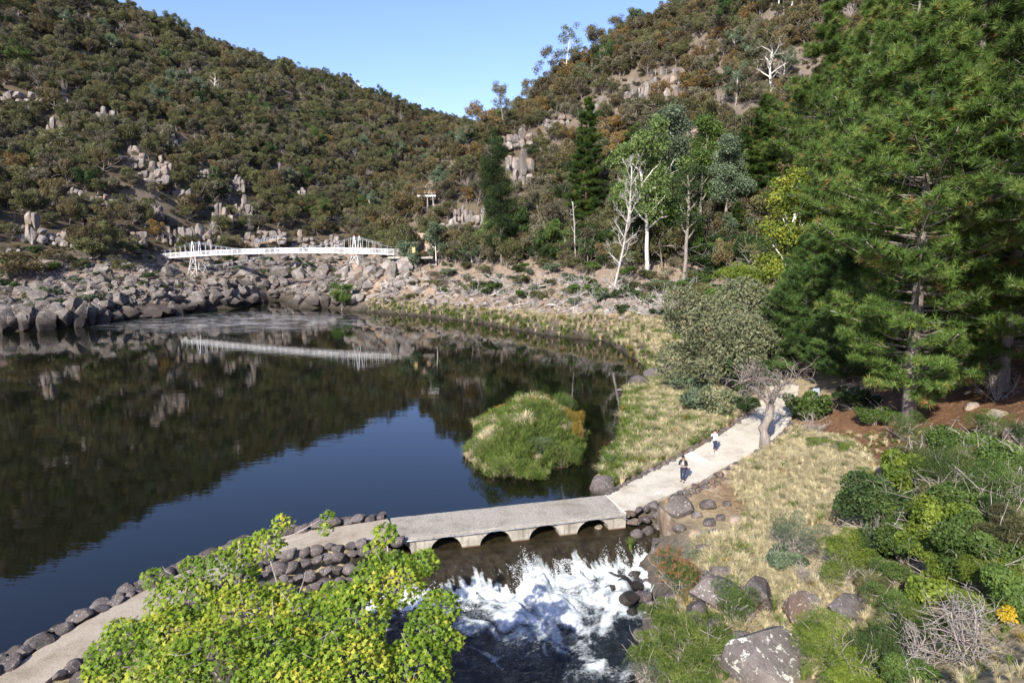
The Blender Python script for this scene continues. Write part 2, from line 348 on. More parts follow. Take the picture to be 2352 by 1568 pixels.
for a in [(1600, 850, 1.0), (1560, 950, 1.0), (1500, 1040, .7), (1750, 800, 3.4), (1900, 880, 3.6), (2060, 1000, 3.6), (2170, 950, 4.8), (2350, 960, 6.8), (2200, 1150, 4.6), (2352, 1200, 6.3), (2352, 1568, 6.6),
          (2100, 1568, 3.4), (1900, 1200, 2.6), (1850, 1060, 2.3), (1750, 1150, 1.0), (1660, 1190, .6), (1700, 1300, .2), (1600, 1290, -.6), (1650, 1450, -.9), (1750, 1520, .3), (1900, 1400, 1.6), (2100, 1350, 3.3), (1560, 1540, -1.2),
          (700, 1290, -.4), (560, 1400, -.9), (350, 1520, -.6), (100, 1640, -.3), (1500, 1170, .5), (1580, 1170, .7)]:
    c3(G(*a))
for a in [(0, 0, 5), (-18, 3, 3), (-35, 0, 3), (18, 8, 6.5), (30, 5, 10), (0, -30, 8), (60, 20, 22), (-80, 60, 2), (-150, 100, 12), (-180, 130, 22), (-70, -20, 6), (90, 60, 30), (-450, 300, 170), (500, 200, 150), (500, 700, 90), (-500, 800, 60), (0, 900, 20), (300, 0, 80), (-400, 0, 60)]: c3(a)
CTRL = np.array(CTRL)
def kern(r, c): return np.sqrt(r * r + c * c)
CC = np.clip(np.hypot(CTRL[:, 0], CTRL[:, 1]) * .05, .8, 14)
D_ = np.hypot(CTRL[:, None, 0] - CTRL[None, :, 0], CTRL[:, None, 1] - CTRL[None, :, 1])
A_ = kern(D_, CC[None, :]); A_ += np.eye(len(CTRL)) * -.02
W_ = np.linalg.solve(A_, CTRL[:, 2] - 10)
NXg, NYg = 420, 470
tx = np.linspace(-1, 1, NXg); gx = 560 * np.sinh(3.4 * tx) / np.sinh(3.4)
ty = np.linspace(0, 1, NYg); gy = -40 + 1040 * (np.exp(2.8 * ty) - 1) / (np.exp(2.8) - 1)
GX, GY = np.meshgrid(gx, gy)
H0 = np.full(GX.shape, 10.0)
for i in range(len(CTRL)): H0 += W_[i] * kern(np.hypot(GX - CTRL[i, 0], GY - CTRL[i, 1]), CC[i])
d_pool = sdf_poly(GX, GY, POOL); d_low = sdf_poly(GX, GY, LOW); d_path = sdf_poly(GX, GY, PATHP); d_arch = sdf_poly(GX, GY, ARCHP); d_isl = sdf_poly(GX, GY, ISL)
nz = (fbm(GX * .045, GY * .045, 5) - .5) * 2; nz2 = (fbm(GX * .6 + 9, GY * .6, 4) - .5)
hill = smooth(12, 30, H0)
H0 += hill * nz * 6.5 + nz2 * np.where(H0 > 8, 1.2, .35)
gul = fbm(GX * .018 + 3, GY * .006 + 8, 3) - .5
H0 += hill * gul * 22 * smooth(230, 300, GY)
bank = np.maximum(d_pool, 0)
H0 = np.where(d_pool > 0, np.minimum(np.maximum(H0, .12 + .10 * np.minimum(bank, 8)), .35 + bank * .9), H0)
H0 = np.where(d_pool <= 0, np.minimum(-.15, d_pool * .35).clip(-3, -.15), H0)
H0 = np.where((d_pool <= 0) & (d_isl < 1), np.maximum(H0, .35 - d_isl * .45 - .35), H0)
H0 = np.where((d_low < 0), np.minimum(H0, POOL_Z - .35 + np.maximum(d_low, -2) * .5), np.where(d_low < 3, np.minimum(H0, POOL_Z + .15 + d_low * .95), H0))
# path bed
def path_z(x, y):
    best = np.full(x.shape, 1e9); z = np.zeros(x.shape); c = (EU + ED) / 2
    for i in range(len(c) - 1):
        a, b = c[i], c[i + 1]; e = b - a
        t = np.clip(((x - a[0]) * e[0] + (y - a[1]) * e[1]) / (e[0] ** 2 + e[1] ** 2), 0, 1)
        d = np.hypot(x - a[0] - t * e[0], y - a[1] - t * e[1]); m = d < best
        best = np.where(m, d, best); z = np.where(m, a[2] + t * e[2], z)
    return z
pz = path_z(GX, GY)
H0 = np.where(d_path < .7, np.minimum(np.maximum(H0, pz - .12 - .2 * np.clip(d_path, 0, 1)), pz - .12), H0)
right_side = GX > ED[10][0] + .3
H0 = np.where((d_path >= .7) & (d_path < 4) & right_side, H0 * np.clip((d_path - .7) / 3.3, 0, 1) + (1 - np.clip((d_path - .7) / 3.3, 0, 1)) * np.minimum(np.maximum(H0, pz - 1.2), pz - .15), H0)
H0 = np.where(d_arch < 1.1, np.minimum(H0, -1.9), H0)
HGT = H0
def height(x, y):
    x = np.atleast_1d(np.asarray(x, float)); y = np.atleast_1d(np.asarray(y, float))
    i = np.clip(np.searchsorted(gx, x) - 1, 0, NXg - 2); j = np.clip(np.searchsorted(gy, y) - 1, 0, NYg - 2)
    fx = np.clip((x - gx[i]) / (gx[i + 1] - gx[i]), 0, 1); fy = np.clip((y - gy[j]) / (gy[j + 1] - gy[j]), 0, 1)
    return (HGT[j, i] * (1 - fx) + HGT[j, i + 1] * fx) * (1 - fy) + (HGT[j + 1, i] * (1 - fx) + HGT[j + 1, i + 1] * fx) * fy
_steps = np.concatenate([np.linspace(12, 80, 240), np.linspace(80.5, 300, 300), np.linspace(301, 900, 300)])
def hit(px, py):
    """first terrain point along each picture ray"""
    px = np.atleast_1d(np.asarray(px, float)); py = np.atleast_1d(np.asarray(py, float))
    u, v = (px - CX) / FPX, (CY - py) / FPX
    dx, dy, dz = u, ct + v * st_, -st_ + v * ct
    X = dx[:, None] * _steps; Y = dy[:, None] * _steps; Z = CAM_H + dz[:, None] * _steps
    below = Z < height(X.ravel(), Y.ravel()).reshape(X.shape)
    k = np.argmax(below, 1); ok = below.any(1); r = np.arange(len(px))
    x, y = X[r, k], Y[r, k]
    return np.stack([x, y, height(x, y)], 1), _steps[k], ok
def hit1(px, py):
    p, d, ok = hit([px], [py]); return p[0], float(d[0])

# ground sheet
V = np.stack([GX, GY, HGT], -1).reshape(-1, 3)
jj, ii = np.meshgrid(np.arange(NYg - 1), np.arange(NXg - 1), indexing='ij'); a = jj * NXg + ii
T = np.concatenate([np.stack([a, a + 1, a + NXg + 1], -1).reshape(-1, 3), np.stack([a, a + NXg + 1, a + NXg], -1).reshape(-1, 3)])
# the sheet's own colours: litter, straw, gravel; pine needles darkened to imitate shade
gr = np.gradient(HGT); slope = np.hypot(gr[0] / np.gradient(gy)[:, None], gr[1] / np.gradient(gx)[None, :])
base = np.array([.095, .075, .050]); straw = np.array([.40, .33, .20]); gravel = np.array([.26, .20, .155]); needles = np.array([.17, .085, .045]); rocky = np.array([.20, .165, .135]); sand = np.array([.42, .33, .22])
n3 = fbm(GX * .3, GY * .3, 5)[..., None]; n4 = fbm(GX * 1.7 + 40, GY * 1.7, 4)[..., None]
C = base * (.7 + .7 * n3) * np.ones(GX.shape + (1,))
def cm(C, col, m): return C * (1 - m) + col * m
C = cm(C, rocky * (.6 + .9 * n4), smooth(.8, 1.4, slope)[..., None] * .6)
C = cm(C, gravel * (.55 + .9 * n4), ((HGT < 11) & (GY > 75))[..., None] * .9)
near = (GY < 75)
C = cm(C, straw * (.7 + .6 * n4), near[..., None] * .85)
pinem = smooth(0, 6, 14 - np.hypot((GX - 26) * .7, (GY - 42)))[..., None]
shb = ((d_pool > -1) & (d_pool < 2.5) & (GY > 75))[..., None]
C = cm(C, np.array([.075, .062, .052]) * (.6 + .8 * n4), shb * .9)
C = cm(C, needles * (.6 + .8 * n4), pinem * .9)
pe = ((d_path < 2.2) & (GX > 9) & near & (d_pool > .5))[..., None] * smooth(.42, .55, n4)
C = cm(C, sand, pe * .8)
C = cm(C, np.array([.105, .09, .078]) * (.5 + n4), (smooth(3.2, 1.5, d_low) * (GX > 0))[..., None] * .9)
C = cm(C, np.array([.03, .028, .018]), ((d_pool < .1) | (d_low < .1))[..., None] * 1.0)
gme = MB().add(V, T).mesh('ground', [], True)
ca = gme.color_attributes.new('gcol', 'FLOAT_COLOR', 'POINT'); ca.data.foreach_set('color', np.concatenate([C, np.ones(C.shape[:2] + (1,))], -1).astype(np.float32).ravel())
m, t, b = M_('ground_cover', .95, .1); p = geo_pos(t)
c = mix(t, 1.0, attr(t, 'gcol', 'Color'), ramp(t, noise(t, p, 2.6, 8, .75), [(.3, (.55,) * 3), (.5, (.95,) * 3), (.7, (1.4,) * 3)]), 'MULTIPLY')
t.links.new(c, b.inputs['Base Color']); bump(t, b, noise(t, p, 3, 7, .7), .8, .3)
gme.materials.append(m); tag(obj('ground', gme), kind='structure')

# ------------------------------------------------------------------ water
def water_mat(name, base, rip, sc, foamy=False):
    m, t, b = M_(name, .02, .68); b.inputs['IOR'].default_value = 1.333
    p = geo_pos(t); mp = t.nodes.new('ShaderNodeMapping'); mp.inputs['Rotation'].default_value = (0, 0, .12); mp.inputs['Scale'].default_value = (.55, 1.5, 1); t.links.new(p, mp.inputs[0])
    n = noise(t, mp.outputs[0], sc, 3, .5); n2 = noise(t, mp.outputs[0], sc * .22, 2, .5)
    h = math_(t, 'ADD', math_(t, 'MULTIPLY', n, .35), n2)
    col = base
    return m, t, b, p, h
m, t, b, p, h = water_mat('still_dark_water', (.012, .014, .009), .03, 2.4)
sx = t.nodes.new('ShaderNodeSeparateXYZ'); t.links.new(p, sx.inputs[0])
# ripples and foam drifting out of the rapids at the head of the pool (centre about x -52, y 150)
fc = G(560, 738, 0)
ex = math_(t, 'MULTIPLY', math_(t, 'SUBTRACT', sx.outputs[0], float(fc[0])), 1 / 26.); ey = math_(t, 'MULTIPLY', math_(t, 'SUBTRACT', sx.outputs[1], float(fc[1])), 1 / 17.)
dd = math_(t, 'ADD', math_(t, 'MULTIPLY', ex, ex), math_(t, 'MULTIPLY', ey, ey))
msk = math_(t, 'SUBTRACT', 1.15, dd, True)
mp = t.nodes.new('ShaderNodeMapping'); mp.inputs['Scale'].default_value = (.35, 1.1, 1); t.links.new(p, mp.inputs[0])
wn = t.nodes.new('ShaderNodeTexNoise'); wn.inputs['Scale'].default_value = .55; wn.inputs['Detail'].default_value = 9; wn.inputs['Roughness'].default_value = .72; wn.inputs['Distortion'].default_value = 1.6
t.links.new(mp.outputs[0], wn.inputs['Vector'])
fo = math_(t, 'MULTIPLY', ramp(t, wn.outputs['Fac'], [(.47, (0,) * 3), (.64, (1,) * 3)]), msk)
t.links.new(mix(t, fo, (.005, .006, .003), (.50, .51, .53)), b.inputs['Base Color'])
t.links.new(math_(t, 'ADD', math_(t, 'MULTIPLY', msk, .13), .006), b.inputs['Roughness'])
bump(t, b, h, .085, .05)
MAT['water'] = m
bm = bmesh.new()
vs = [bm.verts.new((x, y, 0)) for x, y in POOL]
# push the outline a little under the banks
cn = [Vector(v.co) for v in vs]; n_ = len(vs)
for i in range(2, n_ - 1):
    a_, b_ = cn[i - 1], cn[(i + 1) % n_]; e = (b_ - a_).normalized(); nrm = Vector((e.y, -e.x, 0))
    if sdf_poly(np.array([cn[i].x + nrm.x * .1]), np.array([cn[i].y + nrm.y * .1]), POOL)[0] < 0: nrm = -nrm
    vs[i].co = cn[i] + nrm * (.9 if 2 < i < len(pool_px) + 4 else .5)
f = bm.faces.new(vs); bmesh.ops.triangulate(bm, faces=[f]); bmesh.ops.recalc_face_normals(bm, faces=bm.faces)
if bm.faces[:][0].normal.z < 0: bmesh.ops.reverse_faces(bm, faces=bm.faces)
me = bpy.data.meshes.new('lake_water'); bm.to_mesh(me); bm.free(); me.materials.append(MAT['water'])
tag(obj('water', me), kind='structure')

# spillway: from under the deck over the crest and down the weir face; frame of the downstream edge
E0, E1 = ED[ARCH0], ED[ARCH1]; EL = np.linalg.norm((E1 - E0)[:2]); ed = (E1 - E0) / EL; ed[2] = 0
en = np.array([ed[1], -ed[0], 0])                      # downstream, towards the camera
if en[1] > 0: en = -en
def edge_s(px, z=0.0):
    lo, hi = -3, EL + 6
    for _ in range(40):
        mid = (lo + hi) / 2; q = E0 + ed * mid; q = np.array([q[0], q[1], z])
        if project(q)[0] < px: lo = mid
        else: hi = mid
    return (lo + hi) / 2
def face_pt(s, off, z): q = E0 + ed * s + en * off; return np.array([q[0], q[1], z])
prof = [(-3.2, -.02), (-1.5, -.03), (0, -.04), (.6, -.06), (.95, -.12), (1.25, -.3), (1.55, -.6), (1.9, -1.0), (2.3, -1.4), (2.8, -1.75), (3.4, -2.0)]
po = np.array(prof); offs = np.linspace(-3.2, 3.4, 90); pzv = np.interp(offs, po[:, 0], po[:, 1])
ss = np.arange(-2.2, EL + 2.2, .09)
SS, OO = np.meshgrid(ss, offs); ZZ = np.interp(OO, po[:, 0], po[:, 1])
wob = smooth(.7, 1.6, OO)
OO2 = OO + wob * (fbm(SS * .9, OO * .3, 3) - .5) * 1.2 + wob * (fbm(SS * 3.5, OO * .9, 3) - .5) * .35
rise = smooth(EL - 1.0, EL + 1.6, SS) * wob          # the right end is a rocky shelf
ZZ = ZZ * (1 - rise * .45) + wob * (fbm(SS * 2.5, OO * 2.5, 4) - .5) * .3
Vw = E0[None, None, :] * [1, 1, 0] + SS[..., None] * ed + OO2[..., None] * en + np.stack([0 * ZZ, 0 * ZZ, ZZ], -1)
streak = fbm(SS * 2.6 + 3, OO * .35 + 7, 4); fine = fbm(SS * 9, OO * 5, 4)
plm = fbm(SS * 1.5 + 3, OO * .12 + 7, 4); foam_w = smooth(.50, .64, plm * .62 + fine * .24 + smooth(1.0, 2.7, OO) * .30) * smooth(.95, 1.5, OO)
OO2 = OO2
foam_w = np.maximum(foam_w, smooth(.66, .72, fine) * smooth(.8, 1.5, OO) * .6)
foam_w *= .55 + .45 * smooth(1.4, 2.4, OO)
r_, c_ = SS.shape; jj, ii = np.meshgrid(np.arange(r_ - 1), np.arange(c_ - 1), indexing='ij'); a = jj * c_ + ii
Tg = lambda a, w_: np.concatenate([np.stack([a, a + 1, a + w_ + 1], -1).reshape(-1, 3), np.stack([a, a + w_ + 1, a + w_], -1).reshape(-1, 3)])
def rapids_mat(name, dark, speck=True):
    m, t, b = M_(name, .08, .5); b.inputs['IOR'].default_value = 1.333; p = geo_pos(t)
    f0 = attr(t, 'rnd'); n = noise(t, p, 9, 8, .75); n5 = noise(t, p, 2.2, 6, .7)
    f1 = ramp(t, math_(t, 'ADD', f0, math_(t, 'MULTIPLY', math_(t, 'SUBTRACT', n, .5), 1.1)), [(.26, (0,) * 3), (.80, (1,) * 3)])
    dk = ramp(t, n5, [(.4, dark), (.7, tuple(c * 2.6 for c in dark))])
    t.links.new(mix(t, f1, dk, mix(t, ramp(t, n5, [(.35, (0,) * 3), (.65, (1,) * 3)]), (.36, .42, .43), (.84, .86, .86))), b.inputs['Base Color'])
    t.links.new(math_(t, 'ADD', math_(t, 'MULTIPLY', f1, .6), .07), b.inputs['Roughness'])
    bump(t, b, n, .9, .10); return m
MAT['weir'] = rapids_mat('water_over_weir', (.016, .013, .007)); MAT['rapids'] = rapids_mat('rapids', (.008, .011, .014))
Tw = Tg(a, c_)[:, ::-1] if True else None
me = MB().add(Vw.reshape(-1, 3), Tw, foam_w.ravel()).mesh('weir_water', MAT['weir'], True)
tag(obj('weir_water', me), kind='structure')
# lower pool: choppy, white below the weir
xa, xb, ya, yb = -16, 13, 9, 37; stp = .11
X2, Y2 = np.meshgrid(np.arange(xa, xb, stp), np.arange(ya, yb, stp))
dl = sdf_poly(X2, Y2, LOW)
rel = np.stack([X2 - E0[0], Y2 - E0[1]], -1); s_c = rel @ ed[:2]; o_c = rel @ en[:2]
wx = X2 + (fbm(X2 * .35, Y2 * .35, 3) - .5) * 5; wy = Y2 + (fbm(X2 * .35 + 30, Y2 * .35 + 9, 3) - .5) * 5
turb = fbm(wx * .9, wy * .9, 6); rid = 1 - np.abs(2 * fbm(wx * .55 + 4, wy * .55 + 2, 5) - 1)
rid2 = 1 - np.abs(2 * fbm(wx * 1.4 + 14, wy * 1.4 + 2, 4) - 1)
zone = np.exp(-((o_c - 3.0) / 1.8) ** 2) * (.38 + .62 * smooth(0, EL * .6, s_c))
z2c = G(1255, 1400, POOL_Z); zone2 = np.exp(-(((X2 - z2c[0] + (Y2 - z2c[1]) * -.25) / 3.3) ** 2 + ((Y2 - z2c[1]) / 2.8) ** 2))
z3c = G(1390, 1545, POOL_Z); zone3 = np.exp(-(((X2 - z3c[0]) / 1.5) ** 2 + ((Y2 - z3c[1]) / .8) ** 2))
foam = zone * 1.0 + zone2 * .85 + zone3 * .9 + np.exp(-((o_c - 6) / 4.0) ** 2) * .30 * smooth(-1, EL * .5, s_c)
foam = foam * (.55 + .9 * (turb - .3)) + smooth(.78, .98, rid) * .35 * smooth(13, 3, o_c) * (turb > .45) + smooth(.86, 1, rid2) * .2
foam_gap = smooth(.62, .5, turb); foam *= (1 - .45 * foam_gap)  # thins the foam where turbulence is low
fil = 1 - np.abs(2 * fbm(wx * 1.1 + 60, wy * 1.9 + 20, 5) - 1); foam = np.clip(foam * (.48 + .62 * smooth(.5, .95, fil)), 0, .9)
Z2 = POOL_Z + (turb - .5) * (.18 + .75 * zone + .35 * zone2 + .3 * zone3) + smooth(.5, .8, fbm(s_c * 1.5 + 3, o_c * .12 + 7, 4)) * np.exp(-((o_c - 2.0) / .7) ** 2) * .5 + (fbm(wx * 3.3, wy * 3.3, 4) - .5) * (.06 + .26 * zone + .14 * zone2) + zone * .25
r_, c_ = X2.shape; jj, ii = np.meshgrid(np.arange(r_ - 1), np.arange(c_ - 1), indexing='ij'); a = jj * c_ + ii
keep = (dl[:-1, :-1] < .9) & (o_c[:-1, :-1] > 1.6)
a = a[keep]
me = MB().add(np.stack([X2, Y2, Z2], -1).reshape(-1, 3), Tg(a, c_), foam.ravel()).mesh('rapids', MAT['rapids'], True)
tag(obj('river_water', me), kind='structure')
# spray thrown up along the foot of the weir
mb = MB(); m, t, b = M_('spray', .4, .4); b.inputs['Base Color'].default_value = (.86, .88, .9, 1); MAT['spray'] = m
NS = 22000; s0 = rs.rand(NS) * (EL + 1.5) - .5; plume = fbm(s0 * 1.8, s0 * 0, 3); o0 = 1.75 + rs.rand(NS) ** 1.3 * 1.5 + (fbm(s0 * .9, s0 * 0 + 3, 2) - .5)
hh = rs.rand(NS) ** 3.0 * (plume ** 4) * 4.0 * np.where(s0 < EL * .35, .5, 1)
zz = np.interp(o0, po[:, 0], po[:, 1]).clip(POOL_Z, 0) + hh * np.exp(-(o0 - 2.3) ** 2)
pts = E0[None] * [1, 1, 0] + s0[:, None] * ed + o0[:, None] * en; pts[:, 2] = zz
sz = .004 + .011 * rs.rand(NS) ** 3
tv, tf = np.array([[1, 1, 1], [1, -1, -1], [-1, 1, -1], [-1, -1, 1]]) * 1., np.array([[0, 1, 2], [0, 3, 1], [0, 2, 3], [1, 3, 2]])
mb.add((pts[:, None] + tv[None] * sz[:, None, None] * np.array([1, 1, 1.6])).reshape(-1, 3), (tf[None] + np.arange(NS)[:, None, None] * 4).reshape(-1, 3))
tag(obj('spray', mb.mesh('spray', MAT['spray'], True)), 'white spray thrown up at the foot of the weir', 'spray', kind='stuff')

LAND = [(445, 600, 'the left bridge tower'), (640, 578, 'the middle of the footbridge'), (815, 580, 'the right bridge tower'), (365, 590, 'the left bridge landing'), (980, 437, 'the timber lookout platform'), (950, 560, 'the orange stained cliff'),
        (345, 400, 'the pale domed outcrop'), (118, 310, 'the narrow tooth outcrop'), (1460, 220, 'the split cliff blocks'), (1342, 350, 'the tall dark conifer'), (1488, 540, 'the white trunked gum'), (1392, 540, 'the tall dead tree'),
        (635, 682, 'the small cascade'), (200, 725, 'the big waterline rocks'), (1050, 300, 'the dip in the skyline'), (825, 215, 'the skyline pylon'), (60, 530, 'the tall left cliff'), (1540, 170, 'the cliff-top railing'),
        (1100, 510, 'the broad pale face'), (1790, 450, 'the yellow plane tree'), (495, 200, 'the pale trunk on the left hill'), (75, 400, 'the yellow stained outcrop'), (1300, 90, 'the lone skyline gum'), (1770, 180, 'the big bare gum'),
        (785, 690, 'the waterside bush'), (1200, 420, 'the pale rock rib'), (610, 555, 'the steel walkway'), (640, 400, 'the small grey outcrop'), (20, 240, 'the upper left cliffs'), (300, 10, 'the lone ridge tree'), (500, 640, 'the foot of the left bridge tower'),
        (180, 150, 'the bare patch high on the left slope'), (720, 330, 'the dark gully in the far slope'), (900, 330, 'the end of the far ridge'), (560, 500, 'the broken outcrop'), (1640, 60, 'the right skyline'), (1690, 420, 'the grey green gum'), (1600, 690, 'the upper edge of the straw grass'), (1250, 660, 'the middle of the right talus'),
        (1000, 690, 'the left end of the shore grass'), (60, 640, 'the wide brown olive tree'), (240, 560, 'the yellowish bank tree'), (130, 690, 'the low shrubs of the left bank'), (1180, 620, 'the foot of the drooping she-oak')]
def where(px, py, skip=None):
    best = min((l for l in LAND if l[2] != skip), key=lambda l: (l[0] - px) ** 2 + ((l[1] - py) * 1.3) ** 2)
    dx, dy = px - best[0], py - best[1]; r = math.hypot(dx, dy)
    v = 'above' if dy < -.4 * r else 'below' if dy > .4 * r else ''
    h = 'left of' if dx < -.4 * r else 'right of' if dx > .4 * r else ''
    far = 'just' if r < 35 else 'well' if r > 90 else ''
    if v and h: d = '%s and %s' % (v, h)
    else: d = v or h or 'near'
    return ('%s %s %s' % (far, d, best[2])).strip()
# ------------------------------------------------------------------ boulders
def boulder_geo(seed, cuts=9, flat=.0, src=ICO3, rough=.10, depth=(.55, .95), boxy=0):
    r = np.random.RandomState(seed); V = src[0].copy()
    if boxy: V = np.sign(V) * np.abs(V) ** boxy; V *= .86
    for k in range(cuts):
        n = r.randn(3); n /= np.linalg.norm(n); d = r.uniform(*depth); q = V @ n; m = q > d
        V[m] -= np.outer((q[m] - d) * .985, n)
    k1 = r.randn(3, 3) * 1.6; ph = r.rand(3) * 6
    nn = (np.sin(V @ k1[0] + ph[0]) + np.sin(V @ k1[1] * 2 + ph[1]) * .5 + np.sin(V @ k1[2] * 4 + ph[2]) * .3) * rough * .5 + r.randn(len(V)) * rough * .08
    V *= (1 + nn)[:, None]; V[:, 2] *= (1 - flat); return V, src[1]
def boulder_mesh(name, seed, mat, **kw):
    V, T = boulder_geo(seed, **kw); me = MB().add(V, T).mesh(name, MAT[mat], True)
    me.set_sharp_from_angle(angle=radians(24)); return me
BM = {}
BM['block'] = [boulder_mesh('granite_block', 700 + i, 'granite', cuts=18, rough=.07, depth=(.5, .92), boxy=.62) for i in range(6)]
BM['cliffblock'] = [boulder_mesh('cliff_block', 720 + i, 'cliff', cuts=13, rough=.13, depth=(.58, .98), boxy=.5) for i in range(8)]
for k, (mt, n, kw) in {'granite': ('granite', 8, dict(cuts=20, rough=.06, depth=(.42, .85))), 'dry': ('granite_dry', 6, dict(cuts=20, rough=.06, depth=(.42, .85))), 'basalt': ('basalt', 7, dict(cuts=8, rough=.10)), 'tan': ('tan_rock', 6, dict(cuts=12)),
                       'slab': ('lichen_rock', 5, dict(cuts=12, rough=.08, src=ICO4, depth=(.45, .9))), 'wet': ('wet_rock', 4, dict(cuts=8)), 'cliff': ('cliff', 8, dict(cuts=20, rough=.16, depth=(.5, .92), src=ICO4, boxy=.7))}.items():
    BM[k] = [boulder_mesh(k + '_boulder', 100 + i + hash(len(k)) * 7, mt, **kw) for i in range(n)]
def put(name, me, loc, scl, rot, label=None, cat=None, group=None, parent=None):
    o = obj(name, me, parent); o.location = loc; o.scale = scl; o.rotation_euler = rot
    if cat: tag(o, label, cat, group)
    return o
def in_poly(px, py, poly): return sdf_poly(np.asarray(px, float), np.asarray(py, float), poly) < 0
def sample_px(poly, n, r=rs):
    poly = np.array(poly, float); lo, hi = poly.min(0), poly.max(0); out = []
    while len(out) < n:
        q = lo + r.rand(n * 2, 2) * (hi - lo); out += list(q[in_poly(q[:, 0], q[:, 1], poly)])
    return np.array(out[:n])

# boulder fields: left and under the footbridge, right talus
fields = [  # picture region the field covers, how many, size range in metres, kind
    ([(-30, 610), (330, 590), (430, 600), (600, 600), (840, 600), (830, 650), (760, 690), (690, 690), (600, 660), (480, 690), (0, 735), (-30, 735)], 1700, (.32, 1.5), 'granite'),
    ([(-30, 660), (240, 650), (480, 665), (600, 680), (560, 700), (440, 712), (380, 722), (250, 738), (-30, 757)], 260, (.6, 2.6), 'granite'),
    ([(480, 600), (900, 590), (900, 650), (830, 690), (660, 680), (560, 690), (470, 680)], 330, (.6, 2.6), 'granite'),
    ([(760, 610), (1000, 610), (1250, 640), (1550, 660), (1560, 740), (1400, 740), (1200, 720), (1000, 700), (860, 700), (760, 700)], 1500, (.26, 1.1), 'dry'),
    ([(760, 600), (960, 600), (1000, 680), (800, 700)], 90, (.9, 2.4), 'dry')]
allb = []
for poly, n, (s0_, s1_), kd in fields:
    q = sample_px(poly, n); p, d, ok = hit(q[:, 0], q[:, 1])
    for i in range(n):
        if not ok[i] or d[i] > 230 or d[i] < 60: continue
        s = s0_ + (s1_ - s0_) * rs.rand() ** 3.0
        allb.append((s / d[i], p[i], s, kd, q[i]))
# big waterline rocks, left bank: px, py(base), width px, height px
for px, py, wpx, hpx in [(15, 764, 66, 60), (60, 762, 60, 62), (105, 760, 62, 54), (150, 756, 56, 58), (185, 754, 44, 66), (212, 750, 40, 74), (238, 744, 44, 46), (300, 736, 60, 40), (350, 731, 70, 34), (270, 739, 50, 34), (405, 726, 60, 34), (380, 728, 50, 26), (455, 714, 60, 50), (120, 735, 60, 40), (60, 732, 70, 40), (20, 728, 60, 40), (170, 725, 60, 44), (240, 715, 60, 36),
                         (495, 700, 40, 40), (520, 705, 50, 26), (430, 716, 70, 22), (540, 708, 50, 24), (580, 700, 50, 30), (600, 694, 40, 26), (690, 700, 44, 34), (720, 704, 50, 40), (745, 706, 36, 32), (775, 706, 40, 26), (260, 740, 50, 24), (330, 735, 60, 20),
                         (690, 640, 60, 40), (740, 640, 50, 46), (795, 640, 40, 40), (820, 650, 40, 50), (850, 640, 50, 44), (900, 640, 50, 60), (925, 630, 50, 54), (640, 640, 60, 36), (560, 640, 60, 32), (240, 660, 55, 34), (300, 655, 40, 30), (230, 635, 60, 40), (390, 640, 46, 34)]:
    p, d = hit1(px, py - 3); sx_, sz_ = wpx / FPX * d / 2, hpx / FPX * d / 2
    allb.append((9 + wpx * .001, p, (sx_, sx_ * rs.uniform(.8, 1.1), sz_ * 1.25), 'granite' if px < 780 else 'dry', (px, py)))
allb.sort(key=lambda b_: -b_[0])
SB = []
for i, (k, p, s, kd, q) in enumerate(allb):
    sc = np.array([s, s * rs.uniform(.7, 1.1), s * rs.uniform(.4, .85)]) if np.isscalar(s) else np.array(s)
    rz = (rs.uniform(-.25, .25), rs.uniform(-.25, .25), rs.rand() * 6.28)
    if i < 300 and kd == 'granite' and i % 3 == 0: kd = 'block'
    vi = rs.randint(len(BM[kd])); loc = p + [0, 0, sc[2] * .30]
    if i < 300:
        big = ('massive' if sc[0] > 2.6 else 'large') if k > 8 else 'block-like' if vi % 2 else 'rounded'
        flat_ = ' flat' if sc[2] < .62 * sc[0] else ' tall' if sc[2] > sc[0] else ''
        put('boulder', BM[kd][vi], loc, sc, rz, '%s%s grey boulder %s' % (big, flat_, where(*q)), 'boulder', 'grey boulders %s' % where(*q))
    else: SB.append((loc, rz, sc, vi + (0 if kd == 'granite' else len(BM['granite']))))
gn_scatter('boulder_field', BM['granite'] + BM['dry'], [x[0] for x in SB], [x[1] for x in SB], [x[2] for x in SB], [x[3] for x in SB], 'field of smaller grey boulders along the banks near the footbridge', 'boulders')

